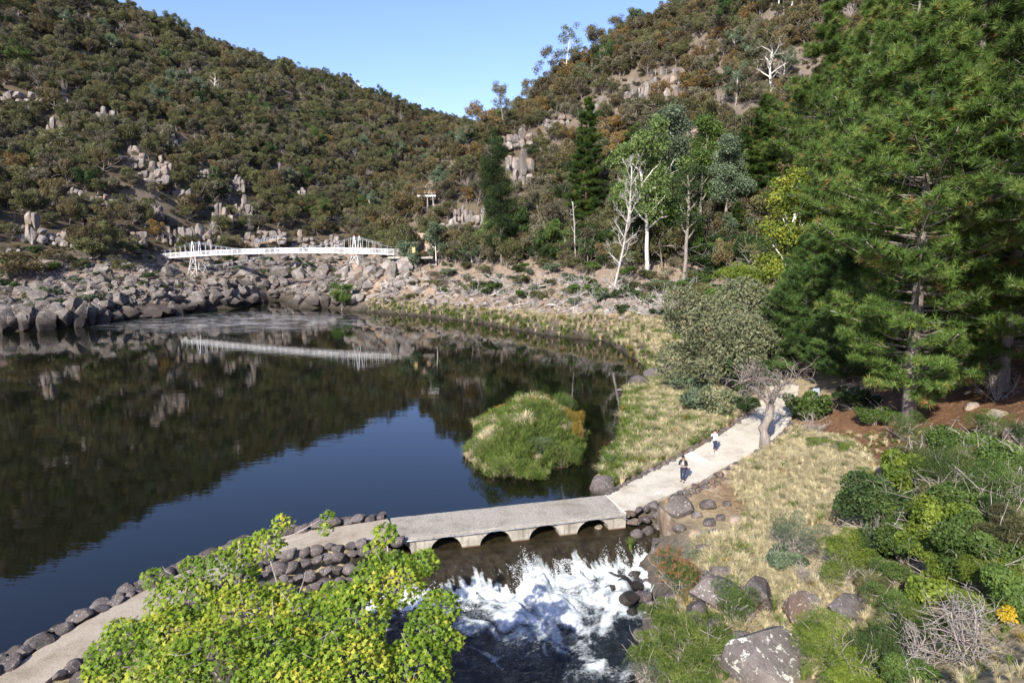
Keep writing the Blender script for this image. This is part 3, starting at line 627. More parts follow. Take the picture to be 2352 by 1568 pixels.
# outcrops on the hillsides: px, py of the foot, width px, height px, how many blocks
outs = [(170, 560, 60, 40, 4, 'broad and grey above the left bank path'), (20, 600, 60, 30, 3, 'low at the left edge under the cliff path'), (300, 560, 60, 44, 4, 'grey behind the low left trees'), (345, 500, 46, 40, 3, 'dark face in the lower left slope'), (480, 575, 40, 34, 3, 'small and dark right of the left bridge tower'), (620, 560, 60, 40, 3, 'reddish under the steel walkway'), (690, 570, 60, 34, 3, 'dark below the far slope near midspan'), (760, 575, 50, 36, 3, 'dark left of the right bridge tower'), (540, 440, 30, 36, 2, 'slim on the middle left slope'), (160, 470, 44, 40, 3, 'grey in the bush of the lower left slope'), (30, 450, 30, 34, 2, 'low at the left edge in the bush'), (150, 250, 30, 26, 2, 'small under the upper left cliffs'), (690, 470, 30, 34, 2, 'dark in the shaded gully'),
        (30, 250, 70, 44, 4, 'at the far left edge above the bushes'), (62, 250, 60, 40, 3, 'high on the left slope near the picture edge'), (118, 340, 40, 64, 3, 'shaped like a narrow tooth on the left slope'), (235, 290, 60, 34, 3, 'small and half hidden on the left slope'),
        (300, 385, 60, 44, 3, 'beside the big pale dome on the left slope'), (345, 418, 60, 48, 3, 'pale and domed in the middle of the left slope'), (372, 400, 36, 40, 2, 'just right of the pale dome on the left slope'), (405, 338, 36, 26, 2, 'small and pale above the dome on the left slope'),
        (75, 425, 24, 46, 2, 'narrow and yellow stained near the left edge'), (465, 418, 30, 24, 2, 'small and square on the middle left slope'), (60, 556, 60, 62, 4, 'tall above the path at the far left'), (130, 560, 66, 36, 4, 'low and broad above the left path'),
        (412, 565, 46, 62, 3, 'tall and upright behind the left bridge tower'), (452, 568, 50, 56, 3, 'columnar just behind the left bridge tower'), (505, 520, 40, 60, 3, 'dark and cleft above the footbridge'), (560, 500, 40, 50, 3, 'broken above the middle of the footbridge'),
        (565, 565, 50, 34, 3, 'reddish beside the steel walkway'), (380, 560, 30, 40, 2, 'left of the tall upright cliff'), (640, 400, 30, 24, 2, 'small and grey on the right part of the far slope'), (230, 470, 40, 24, 2, 'low on the left slope above the trees'), (420, 475, 50, 40, 3, 'dark under the trees on the left slope'),
        (1460, 245, 50, 56, 4, 'split into two upright blocks on the right hill'), (1490, 250, 46, 50, 3, 'pale beside the split blocks on the right hill'), (1530, 220, 70, 60, 4, 'high and pale under the cliff-top railing'), (1550, 260, 50, 60, 3, 'pale face below the cliff-top railing'),
        (1380, 260, 60, 40, 3, 'half hidden left of the split blocks'), (1190, 430, 60, 90, 5, 'pale rib running down the right hill'), (1180, 340, 60, 50, 3, 'crest of the pale rib on the right hill'), (1220, 480, 50, 40, 3, 'low on the pale rib of the right hill'),
        (1100, 535, 60, 66, 4, 'broad face below the lookout'), (1060, 520, 40, 50, 3, 'grey face under the lookout'), (1030, 545, 40, 40, 2, 'small face left of the broad face'), (1280, 300, 60, 30, 3, 'broken ledge above the dark conifer'), (1650, 250, 50, 40, 3, 'small and high at the right'), (1860, 210, 50, 50, 3, 'beside the pines at the top right'),
        (1330, 560, 50, 24, 2, 'low ledge behind the dead trees'), (1600, 330, 50, 40, 2, 'small above the gum crowns'), (1000, 600, 40, 30, 2, 'small beside the bridge landing')]
OUTC = []
for px, py, wpx, hpx, n, desc in outs:
    p, d = hit1(px, py); root = empty('rock_outcrop', p, 'weathered grey rock outcrop ' + desc, 'rock outcrop')
    W, Hh = wpx / FPX * d, hpx / FPX * d; OUTC.append((p[0], p[1], W * .6, px, py, wpx, hpx))
    k = 0; x = -W / 2
    while x < W / 2:
        w1 = rs.uniform(.24, .5) * max(W / 1.5, 3.2); colh = Hh * rs.uniform(.55, 1.0) * (1 - .5 * abs(x / W)); z = -.8
        while z < colh * .8:
            h1 = rs.uniform(.4, .8) * max(colh, 2.4); h1 = min(h1, colh + .8 - z + .6)
            put('rock_block', BM['cliffblock'][rs.randint(8)], (x + w1 / 2 + rs.uniform(-.2, .2), rs.uniform(-.4, .4) + z * .25, z + h1 / 2), (w1 * .66, w1 * rs.uniform(.6, .9), h1 * .64), (rs.uniform(-.07, .07), rs.uniform(-.07, .07), rs.choice([0, 3.14]) + rs.uniform(-.45, .45)), parent=root)
            z += h1 * .95; k += 1
        x += w1 * .92
    for q_ in range(2): s_b = rs.uniform(.12, .22) * W; put('rock_block', BM['cliffblock'][rs.randint(8)], (rs.uniform(-.6, .6) * W, -rs.uniform(.5, 1.5), 0), (s_b, s_b * .8, s_b * .6), (rs.uniform(-.3, .3), rs.uniform(-.3, .3), rs.rand() * 6.28), parent=root)
p, d = hit1(950, 590); W = 40 / FPX * d
root = empty('orange_cliff', p, 'orange stained cliff face at the right end of the footbridge', 'cliff')
OR_ = [boulder_mesh('orange_block', 900 + i, 'orange_rock', cuts=14, src=ICO3, depth=(.6, 1.0), rough=.1, boxy=.5) for i in range(2)]

for k, (x, y, z, a_, b_, c_) in enumerate([(-1.6, 1.6, 1.6, 1.7, 1.4, 3.2), (.9, 1.9, 2.0, 1.5, 1.5, 3.9), (3.0, 1.7, 1.4, 1.3, 1.3, 2.8), (-.2, 2.3, 4.6, 1.6, 1.2, 1.4), (2.2, 2.3, 4.4, 1.4, 1.2, 1.2), (-3.1, 1.5, .6, 1.2, 1.1, 1.8), (4.5, 1.8, .8, 1.2, 1.0, 1.7)]):
    put('rock_block', OR_[k % 2] if k < 5 else BM['cliffblock'][k], (x, y, z), (a_, b_, c_), (.04 * k - .1, .03, k * .9), parent=root)
OUTC.append((p[0], p[1], 5, 950, 560, 50, 60))
print('setting done')
# ------------------------------------------------------------------ causeway, path, arches
def loft(L, R, top_extra=None):
    """solid strip between two edge lines, 0.35 m deep"""
    L, R = np.array(L), np.array(R); n = len(L); mb = MB()
    lo = np.array([0, 0, -.35]); V = np.concatenate([L, R, L + lo, R + lo]); T = []
    for i in range(n - 1):
        a, b, c, d = i, i + 1, n + i + 1, n + i
        T += [(a, d, c), (a, c, b)]; T += [(a, b, 2 * n + i + 1), (a, 2 * n + i + 1, 2 * n + i)]; T += [(d, 3 * n + i, 3 * n + i + 1), (d, 3 * n + i + 1, c)]
    T += [(0, 2 * n, 3 * n), (0, 3 * n, n), (n - 1, 2 * n - 1, 4 * n - 1), (n - 1, 4 * n - 1, 3 * n - 1)]
    return mb.add(V, T)
def resamp(A, k, wob=.0):
    A = np.array(A); t = np.arange(len(A)); q = np.linspace(0, len(A) - 1, (len(A) - 1) * k + 1)
    B = np.stack([np.interp(q, t, A[:, i]) for i in range(3)], 1)
    if wob: B[1:-1, :2] += (rs.rand(len(B) - 2, 2) - .5) * wob
    return B
tag(obj('causeway_path', loft(resamp(EU[:10], 6, .05), resamp(ED[:10], 6, .05)).mesh('causeway_path', MAT['path_tan'])), kind='structure')
tag(obj('footpath', loft(resamp(EU[10:], 6, .10), resamp(ED[10:], 6, .10)).mesh('footpath', MAT['path'])), kind='structure')
b0, b1, b2, b3 = G(1571, 1047, 1.2), G(1587, 1040, 1.22), G(1654, 1069, 1.27), G(1642, 1079, 1.22)
mb = MB(); q = [np.array(v) for v in (b0, b1, b2, b3)]
for v in q: v[2] = float(path_z(np.array([v[0]]), np.array([v[1]]))[0]) + .012
mb.add(np.concatenate([q, [v - [0, 0, .05] for v in q]]), [(0, 2, 1), (0, 3, 2), (0, 1, 5), (0, 5, 4), (1, 2, 6), (1, 6, 5), (2, 3, 7), (2, 7, 6), (3, 0, 4), (3, 4, 7)])
tag(obj('path_band', mb.mesh('path_band', MAT['cream'])), kind='structure')
# arch bridge
root = empty('arched_causeway_bridge', face_pt(EL / 2, -1, 0), 'low grey concrete footbridge over the weir with four visible arches', 'bridge')
ARX = [(988, 1062), (1102, 1177), (1215, 1287), (1325, 1399)]
spans = [(edge_s(a, -.03), edge_s(b, -.03)) for a, b in ARX]
dw = spans[1][0] - spans[0][0]; spans = [(spans[0][0] - dw, spans[0][1] - dw)] + spans
wid = float(abs((EU[9] - E0) @ en) + abs((EU[10] - E1) @ en)) / 2
sN = np.linspace(-.35, EL + .25, 420)
bot = np.full(len(sN), -1.6)
for a, b in spans:
    mm = (sN > a) & (sN < b); xx = (sN[mm] - (a + b) / 2) / ((b - a) / 2); bot[mm] = -.12 + .80 * np.sqrt(np.clip(1 - np.abs(xx) ** 2, 0, 1))
top = .8; mb = MB(); n = len(sN); inv = np.array([ed[0], ed[1], 0])
def FP(s, off, z): return np.stack([E0[0] + ed[0] * s + en[0] * off, E0[1] + ed[1] * s + en[1] * off, z + 0 * s], 1)
uoff = -wid
A_, B_, C_, D2 = FP(sN, 0, top - .08), FP(sN, 0, bot), FP(sN, uoff, top - .08), FP(sN, uoff, bot)
V = np.concatenate([A_, B_, C_, D2]); i = np.arange(n - 1)
def quad(a, b, c, d): return np.concatenate([np.stack([a, b, c], 1), np.stack([a, c, d], 1)])
T = np.concatenate([quad(i, n + i, n + i + 1, i + 1), quad(2 * n + i, 2 * n + i + 1, 3 * n + i + 1, 3 * n + i), quad(n + i, 3 * n + i, 3 * n + i + 1, n + i + 1)])
o_ = -Vector(root.location)
def local(mb_, r=None):
    off = np.array((r or root).location)
    for k in range(len(mb_.V)): mb_.V[k] = mb_.V[k] - off
    return mb_
mb.add(V, T); m, t, b = M_('stained_arch_concrete', .9, .2); p = geo_pos(t)
c = ramp(t, noise(t, p, 1.6, 7, .65), [(.32, (.20, .18, .15)), (.5, (.36, .33, .28)), (.68, (.48, .45, .39))])
mp = t.nodes.new('ShaderNodeMapping'); mp.inputs['Scale'].default_value = (2.2, 2.2, .25); t.links.new(p, mp.inputs[0])
c = mix(t, ramp(t, noise(t, mp.outputs[0], 2, 4), [(.5, (0,) * 3), (.66, (.7,) * 3)]), c, (.12, .105, .085))
sx = t.nodes.new('ShaderNodeSeparateXYZ'); t.links.new(p, sx.inputs[0])
c = mix(t, ramp(t, math_(t, 'ADD', math_(t, 'MULTIPLY', sx.outputs[2], 4), .1), [(.0, (1,) * 3), (.35, (0,) * 3)]), c, (.13, .075, .045))
t.links.new(c, b.inputs['Base Color']); bump(t, b, noise(t, p, 14, 4), .4, .02); MAT['arch'] = m
obj('arches', local(mb).mesh('arches', MAT['arch']), root)
mb = MB(); sT = np.linspace(-.35, EL + .25, 60); jag = (fbm(sT * 2.2, sT * 0, 4) - .5) * .12
A_, B_, C_, D2 = FP(sT, .06, top), FP(sT, .06, top - .09), FP(sT, uoff + jag, top), FP(sT, uoff + jag, top - .09)
n = len(sT); i = np.arange(n - 1); mb.add(np.concatenate([A_, B_, C_, D2]), np.concatenate([quad(i, i + 1, 2 * n + i + 1, 2 * n + i)[:, ::-1], quad(i, n + i, n + i + 1, i + 1), quad(2 * n + i, 2 * n + i + 1, 3 * n + i + 1, 3 * n + i), quad(n + i, 3 * n + i, 3 * n + i + 1, n + i + 1), [(0, 2 * n, 3 * n), (0, 3 * n, n), (n - 1, 2 * n - 1, 4 * n - 1)]]))
obj('deck', local(mb).mesh('deck', MAT['deck']), root)
mb = MB()
for off in (-.03, ): 
    a, b = FP(sT[:1], off, top + .012)[0], FP(sT[-1:], off, top + .012)[0]; mb.bar(a, b, .06, .02)
obj('edge_strip', local(mb).mesh('edge_strip', MAT['concrete']), root)
mb = MB(); a, b = FP(sT[-1:], -.02, top + .012)[0], FP(sT[-1:], uoff, top + .012)[0]; mb.bar(a, b, .05, .02); obj('joint_strip', local(mb).mesh('joint_strip', MAT['cream']), root)
pr = empty('drain_pipe', face_pt(0, .14, .745), 'slim grey steel pipe clipped along the downstream edge of the arched bridge', 'pipe')
mb = MB(); mb.tube([face_pt(x, .17, .745) for x in np.linspace(-.3, EL - .1, 12)] + [face_pt(EL + .12, .2, .60), face_pt(EL + .9, .35, .22)], .02, 8)
obj('pipe', local(mb, pr).mesh('pipe', MAT['galv'], True), pr)
bme = MB().box((0, 0, 0), (.03, .16, .06)).mesh('bracket', MAT['galv'])
for k, x in enumerate(np.arange(.4, EL, 1.07)):
    o = obj('bracket', bme, pr); o.location = Vector(face_pt(x, .10, .745)) - pr.location; o.rotation_euler[2] = atan2(ed[1], ed[0])

# ------------------------------------------------------------------ stone edging
def edging(name, label, line, outw, rows, kinds, size, spacing=.8, lim=140):
    """rows: (offset outwards, height above the line)"""
    line = resamp(line, 12); seg = np.linalg.norm(np.diff(line, axis=0), axis=1); cum = np.concatenate([[0], np.cumsum(seg)]); L = cum[-1]
    root = empty(name, line[len(line) // 2], label, 'stone wall')
    for off, dz in rows:
        x = rs.rand() * .3
        while x < L:
            s = size * rs.uniform(.62, 1.25); p = np.array([np.interp(x, cum, line[:, k]) for k in range(3)])
            tg = np.array([np.interp(min(x + .3, L), cum, line[:, k]) for k in range(3)]) - np.array([np.interp(max(x - .3, 0), cum, line[:, k]) for k in range(3)])
            tg /= np.linalg.norm(tg); nr = np.array([tg[1], -tg[0], 0]) * outw
            q = p + nr * (off + rs.uniform(-.12, .12)) + [0, 0, dz + rs.uniform(-.07, .07)]
            kk = BM[kinds[rs.randint(len(kinds))]]
            o = put('stone', kk[rs.randint(len(kk))], Vector(q) - root.location, (s, s * rs.uniform(.65, .95), s * rs.uniform(.55, .8)), (rs.uniform(-.3, .3), rs.uniform(-.3, .3), atan2(tg[1], tg[0]) + rs.uniform(-.4, .4)), parent=root)
            x += s * 2 * spacing
    return root
outU = 1 if ((EU[5] - ED[5]) @ np.array([(EU[6] - EU[5])[1], -(EU[6] - EU[5])[0], 0])) > 0 else -1
edging('upstream_stone_edging', 'dark rounded stones piled between the tan path and the lake', EU[0:10], outU, [(.30, .02), (.82, -.12), (1.3, -.55), (1.75, -.95)], ['basalt'], .42, .82)
edging('downstream_stone_edging', 'dark rounded stones banked below the tan path beside the rapids', ED[1:10], -outU, [(.32, -.02), (.8, -.3), (1.25, -.75), (1.65, -1.2), (2.1, -1.6)], ['basalt'], .40, .82)
edging('lakeside_path_edging', 'low grey stones between the pale path and the green bank', EU[10:18], outU, [(.15, -.04)], ['basalt', 'lichen'.replace('lichen', 'slab')], .30, .85)
edging('field_side_path_edging', 'brown and grey stones retaining the field side of the pale path', ED[11:17], -outU, [(.22, -.10), (.68, -.25), (1.15, -.45), (1.65, -.6)], ['tan', 'slab', 'basalt', 'slab'], .31, .82)
R_ = [G(1432, 1172, .8), G(1470, 1160, .9), G(1510, 1150, .9)]
edging('bridge_end_stones', 'grey and purple stones packed against the right end of the arched bridge', R_, -outU, [(.2, -.1), (.7, -.5), (1.2, -.9), (1.7, -1.3)], ['basalt', 'slab'], .36, .85)

def rock_at(px, py, wpx, hpx, kind, label, sink=.25, rot=(0, 0, 0), z=None, shape=None, vi=None, cat='boulder'):
    p, d = hit1(px, py)
    if z is not None: p = G(px, py, z); d = project(p)[2]
    sx_, sz_ = wpx / FPX * d / 2, hpx / FPX * d / 2
    sc = shape and (sx_, sx_ * shape[0], sz_ * shape[1]) or (sx_, sx_ * .85, sz_ * 1.0)
    kk = BM[kind]; o = put('boulder', kk[vi if vi is not None else rs.randint(len(kk))], p + [0, 0, sc[2] * (1 - sink * 2)], sc, rot or (0, 0, rs.rand() * 6), label, cat); return o
rock_at(1386, 1128, 68, 52, 'basalt', 'big rounded brown boulder at the lake end of the pale path', .2, (0, 0, .3), .2)
rock_at(1553, 1188, 84, 78, 'slab', 'large dark purple faceted boulder at the path edge above the weir', .3, (.1, .1, .4), .3)
rock_at(1470, 888, 50, 34, 'basalt', 'brown boulder at the lake corner beside the green bank', .2, None, .2)
rock_at(1505, 872, 60, 36, 'basalt', 'broad brown boulder behind the lake corner boulder', .2, None, .3)
rock_at(1540, 858, 50, 34, 'basalt', 'brown boulder nearest the pale green tree on the lake shore', .2, None, .5)
rock_at(1450, 895, 26, 16, 'basalt', 'small brown boulder standing in the water by the lake corner', .3, None, 0)
rock_at(1560, 845, 30, 26, 'slab', 'small grey boulder under the pale green tree', .3, None, .8)
rock_at(1423, 897, 14, 8, 'basalt', 'tiny lone stone in the water off the lake corner', .3, None, 0)
rock_at(1408, 1016, 14, 7, 'tan', 'small pale stone in the water right of the island', .3, None, 0)
rock_at(1500, 1290, 50, 66, 'slab', 'smooth grey block leaning at the river edge', .3, (.3, .4, .7), -1.3)
rock_at(1375, 1212, 26, 12, 'tan', 'pale flat stone under the right arch', .3, None, -.1)
rock_at(1640, 1385, 150, 84, 'slab', 'broad brown slab rock in the lower field', .3, (0, .15, .2)); rock_at(1742, 1395, 110, 120, 'slab', 'split brown slab with a pale upright edge', .3, (.2, .5, .9))
rock_at(1700, 1420, 70, 60, 'slab', 'brown rock beside the split slab', .3); rock_at(1838, 1420, 115, 90, 'slab', 'sloping brown slab right of the split slab', .3, (.2, -.3, .2)); rock_at(1955, 1425, 125, 90, 'slab', 'brown slab dotted with white lichen', .3, (.1, .25, .5))
MAT['lichen2'] = rock('lichen_patched_dolerite', (.10, .085, .08), (.16, .14, .13), (.22, .19, .175), .0, scale=1.4); _t = MAT['lichen2'].node_tree; _b = _t.nodes['Principled BSDF']; _c = _b.inputs['Base Color'].links[0].from_socket
_t.links.new(mix(_t, ramp(_t, noise(_t, geo_pos(_t), 3.2, 5, .7), [(.57, (0,) * 3), (.60, (1,) * 3)]), _c, (.50, .50, .44)), _b.inputs['Base Color'])
BM['patched'] = [boulder_mesh('patched_boulder', 990, 'lichen2', cuts=12, rough=.06, src=ICO4, depth=(.5, .9), boxy=.7)]
rock_at(1750, 1560, 270, 170, 'patched', 'massive lichen spotted boulder at the bottom edge', .28, (.05, .12, .3)); rock_at(1650, 1520, 90, 60, 'slab', 'dark rock left of the massive lichened boulder', .3)
rock_at(1855, 1265, 60, 46, 'basalt', 'grey rock half hidden by the grey green shrub', .4); rock_at(1655, 1330, 60, 50, 'basalt', 'dark rock behind the rusty flowered shrub', .3)
rock_at(1615, 1275, 44, 46, 'slab', 'rounded grey rock in the straw grass', .3); rock_at(2175, 1240, 90, 46, 'slab', 'grey rock under the lime leaved shrub', .3)
rock_at(1590, 1360, 60, 50, 'basalt', 'dark rock beside the rapids under the shrub', .3, None, -.8)
for k, (px, py, s) in enumerate([(1560, 1225, 26), (1598, 1232, 30), (1630, 1205, 28), (1655, 1195, 22), (1690, 1200, 26), (1640, 1230, 22), (1600, 1190, 20), (1665, 1255, 26), (1625, 1170, 30), (1670, 1160, 20), (2040, 1090, 40), (2080, 1060, 30), (2230, 1030, 30), (2100, 1120, 26), (2330, 1010, 40), (2290, 960, 36), (2230, 940, 30), (2000, 1010, 18)]):
    nm = 'tan' if k % 3 == 1 or k > 9 else 'basalt'
    lb = ['flat', 'rounded', 'angular', 'squat'][k % 4] + (' tan' if nm == 'tan' else ' brown') + ' stone ' + ['below the big purple boulder', 'in short grass under the path', 'on orange soil by the path', 'beside the grass tuft under the path', 'at the edge of the straw field', 'half buried near the straw field', 'close behind the purple boulder', 'lowest in the stony patch', 'against the retaining stones', 'at the foot of the retaining stones',
        'beneath the leaning pine trunk', 'beside the left pine trunk', 'between the two pine trunks', 'under the bare shrub by the pines', 'by the right picture edge', 'at the foot of the stone steps', 'in shade behind the thick pine trunk', 'on pine needles near the sign'][k]
    rock_at(px, py, s * 1.3, s, nm, lb, .35)
wr = [(1405, 1330, 34, 'z'), (1430, 1345, 44, ''), (1405, 1365, 40, ''), (1460, 1330, 36, ''), (1462, 1352, 34, ''), (1445, 1385, 50, ''), (1425, 1318, 30, ''), (1485, 1345, 30, ''), (1480, 1375, 40, ''), (1470, 1310, 26, ''), (1390, 1345, 22, ''), (1497, 1400, 34, ''), (1490, 1430, 40, ''), (1475, 1465, 44, ''), (1490, 1320, 30, ''), (1460, 1500, 36, ''), (1450, 1410, 30, '')]
for k, (px, py, s, _) in enumerate(wr):
    adj = ['mossy', 'black', 'wet brown', 'glistening'][k % 4]
    rock_at(px, py, s, s * .8, 'wet' if px < 1468 else 'basalt', adj + ' stone ' + ['nearest the foaming chute', 'in the middle of the foam rocks', 'lowest left of the foam rocks', 'topmost of the foam rocks', 'right of the middle foam rock', 'broad among the foam rocks', 'small at the top of the foam rocks', 'at the right of the foam rocks', 'below the leaning grey block', 'tucked under the leaning grey block', 'alone in white water', 'on the river edge under the flowered shrub', 'at the bend of the river edge', 'before the lower rapids', 'against the bank by the chute', 'beside the small lower rapids', 'below the broad foam rock'][k], .3, None, -1.55, (1, 1), cat='stone')
for k, (px, py, w_, h_) in enumerate([(1525, 1330, 60, 44), (1530, 1395, 60, 50), (1510, 1440, 50, 44), (1525, 1490, 70, 50), (1600, 1420, 70, 50), (1610, 1500, 80, 54), (1570, 1560, 90, 60), (1475, 1560, 60, 44), (1640, 1450, 60, 40), (1690, 1470, 60, 36), (1620, 1340, 50, 40), (1800, 1470, 60, 36), (1890, 1440, 60, 36)]):
    rock_at(px, py, w_, h_, 'slab' if k % 2 else 'basalt', ['dark', 'brown', 'mottled', 'grey'][k % 4] + ' bank rock ' + ['just below the rusty flowered shrub', 'lower left of the rusty flowered shrub', 'at the water under the willowy shrub', 'in the willowy shrub by the rapids', 'above the willowy shrub', 'right of the willowy shrub', 'at the bottom edge by the willowy shrub', 'at the bottom edge beside the river', 'between the feathery shrub and the massive boulder', 'above the massive lichened boulder', 'right of the rusty flowered shrub', 'behind the massive lichened boulder', 'above the lime green shrub'][k], .3, None)
rock_at(1478, 1232, 54, 50, 'slab', 'grey block at the right end of the weir', .3, (.1, .1, .6), -.7); rock_at(1508, 1275, 50, 40, 'slab', 'brown block above the foam rocks', .3, (.2, .1, 1.6), -.9); rock_at(1535, 1300, 60, 40, 'basalt', 'dark rock above the rusty flowered shrub', .3, None, -.7)
rock_at(1450, 1215, 40, 34, 'slab', 'pale angular block under the right bridge end', .3, (.1, .2, .3), -.4); rock_at(1590, 1310, 50, 40, 'slab', 'smooth rock behind the rusty flowered shrub', .3, None, -.4)
# tilted pointed slab
tp, td = G(1545, 1262, -.6), 0; r_ = empty('pointed_slab', tp, 'tall pointed slab of streaked grey rock leaning beside the weir', 'boulder')
mb = MB(); A0 = [G(1522, 1272, -1.0), G(1578, 1245, -.2), G(1560, 1256, -1.3)]; apex = G(1512, 1160, 1.55)
pts = np.array([G(1500, 1225, -.9), G(1530, 1275, -1.2), G(1580, 1248, -.2), G(1560, 1215, -.2), apex, apex + [.25, .15, -.15], G(1516, 1195, .6), G(1548, 1196, .95)])
bm = bmesh.new(); [bm.verts.new(p_ - tp) for p_ in np.concatenate([pts, pts + [.1, .35, -.15]])]; bmesh.ops.convex_hull(bm, input=bm.verts)
bmesh.ops.triangulate(bm, faces=bm.faces); bmesh.ops.subdivide_edges(bm, edges=bm.edges, cuts=3, use_grid_fill=True)
for v in bm.verts: v.co += Vector(rs.randn(3) * .018)
me = bpy.data.meshes.new('slab_body'); bm.to_mesh(me); bm.free(); MAT['streak_rock'] = rock('streaked_slab_rock', (.14, .11, .09), (.27, .235, .20), (.45, .42, .37), .05, streak=(.13, .09, .06), scale=1.5); me.materials.append(MAT['streak_rock']); obj('slab_body', me, r_)
rock_at(1510, 1240, 60, 60, 'slab', 'grey wedge of rock under the tall pointed slab', .3, (.3, .5, .2), -.8); rock_at(1560, 1285, 60, 44, 'slab', 'smooth grey rock below the pointed slab', .3, None, -.9)

# ------------------------------------------------------------------ white suspension footbridge
BL, BR = P(370, 594, 178), P(905, 585, 158); bz0, bz1 = BL[2], BR[2]; bd = (BR - BL) * [1, 1, 0]; BLn = np.linalg.norm(bd); bd /= BLn; bn = np.array([-bd[1], bd[0], 0])
if bn[1] < 0: bn = -bn
def BD(s, off, dz=0):
    u = s / BLn; z = bz0 + (bz1 - bz0) * u + 4 * .85 * u * (1 - u) + dz
    p = BL + bd * s + bn * off; return np.array([p[0], p[1], z])
root = empty('suspension_footbridge', BL, 'long white suspension footbridge spanning the gorge over the boulders', 'bridge')
WB = 1.7; NS_ = 42; sN = np.linspace(0, BLn, NS_ + 1)
mb = MB()
for i in range(NS_): mb.bar((BD(sN[i], 0, .10) + BD(sN[i], WB, .10)) / 2, (BD(sN[i + 1], 0, .10) + BD(sN[i + 1], WB, .10)) / 2, WB, .08)
obj('deck', local(mb).mesh('deck', MAT['grey_wood']), root)
for off in (-.04, WB + .04):
    mb = MB()
    for i in range(NS_): mb.bar(BD(sN[i], off, .08), BD(sN[i + 1], off, .08), .08, .20)
    obj('edge_beam', local(mb).mesh('edge_beam', MAT['white_paint']), root)
    mb = MB()
    for i in range(NS_): mb.bar(BD(sN[i], off, 1.22), BD(sN[i + 1], off, 1.22), .06, .08)
    obj('handrail', local(mb).mesh('handrail', MAT['white_paint']), root)
    mb = MB(); s = 0
    while s < BLn: mb.bar(BD(s, off, .2), BD(s, off, 1.2), .04, .02); s += .12
    o = obj('balusters', local(mb).mesh('balusters', MAT['white_paint']), root); tag(o, kind='stuff')
    post = MB().box((0, 0, .62), (.07, .07, 1.24)).mesh('post', MAT['white_paint'])
    for i in range(0, NS_ + 1): o = obj('post', post, root); o.location = Vector(BD(sN[i], off)) - root.location
cross = MB().box((0, 0, 0), (.12, WB + .5, .12)).mesh('cross_beam', MAT['white_paint'])
for i in range(0, NS_ + 1, 1): o = obj('cross_beam', cross, root); o.location = Vector(BD(sN[i], WB / 2, -.12)) - root.location; o.rotation_euler[2] = atan2(bd[1], bd[0])
def s_at(px, off=0, dz=0):
    lo, hi = 0, BLn
    for _ in range(40):
        m_ = (lo + hi) / 2
        if project(BD(m_, off, dz))[0] < px: lo = m_
        else: hi = m_
    return (lo + hi) / 2
TS = [s_at(446), s_at(816)]; TT = [3.6, 3.9]; FOOT = [6.0, 2.4]
def cable_z(s):
    if s < TS[0]: u = s / TS[0]; return 1.9 + (TT[0] - 1.9) * u ** 1.2
    if s > TS[1]: u = (BLn - s) / (BLn - TS[1]); return 1.7 + (TT[1] - 1.7) * u ** 1.3
    u = (s - TS[0]) / (TS[1] - TS[0]); return .75 + (TT[0] * (1 - u) + TT[1] * u - .75) * (2 * u - 1) ** 2
for off in (-.15, WB + .15):
    mb = MB(); ssx = np.linspace(0, BLn, 90); mb.tube([BD(x, off, cable_z(x)) for x in ssx], .035, 5); obj('main_cable', local(mb).mesh('main_cable', MAT['galv'], True), root)
    for i in range(1, NS_):
        cz = cable_z(sN[i])
        if cz > 1.45 and min(abs(sN[i] - t_) for t_ in TS) > .6:
            mb = MB().box((0, 0, cz / 2 + .6), (.035, .035, cz - 1.2)); o = obj('hanger', mb.mesh('hanger', MAT['white_paint']), root); o.location = Vector(BD(sN[i], off)) - root.location
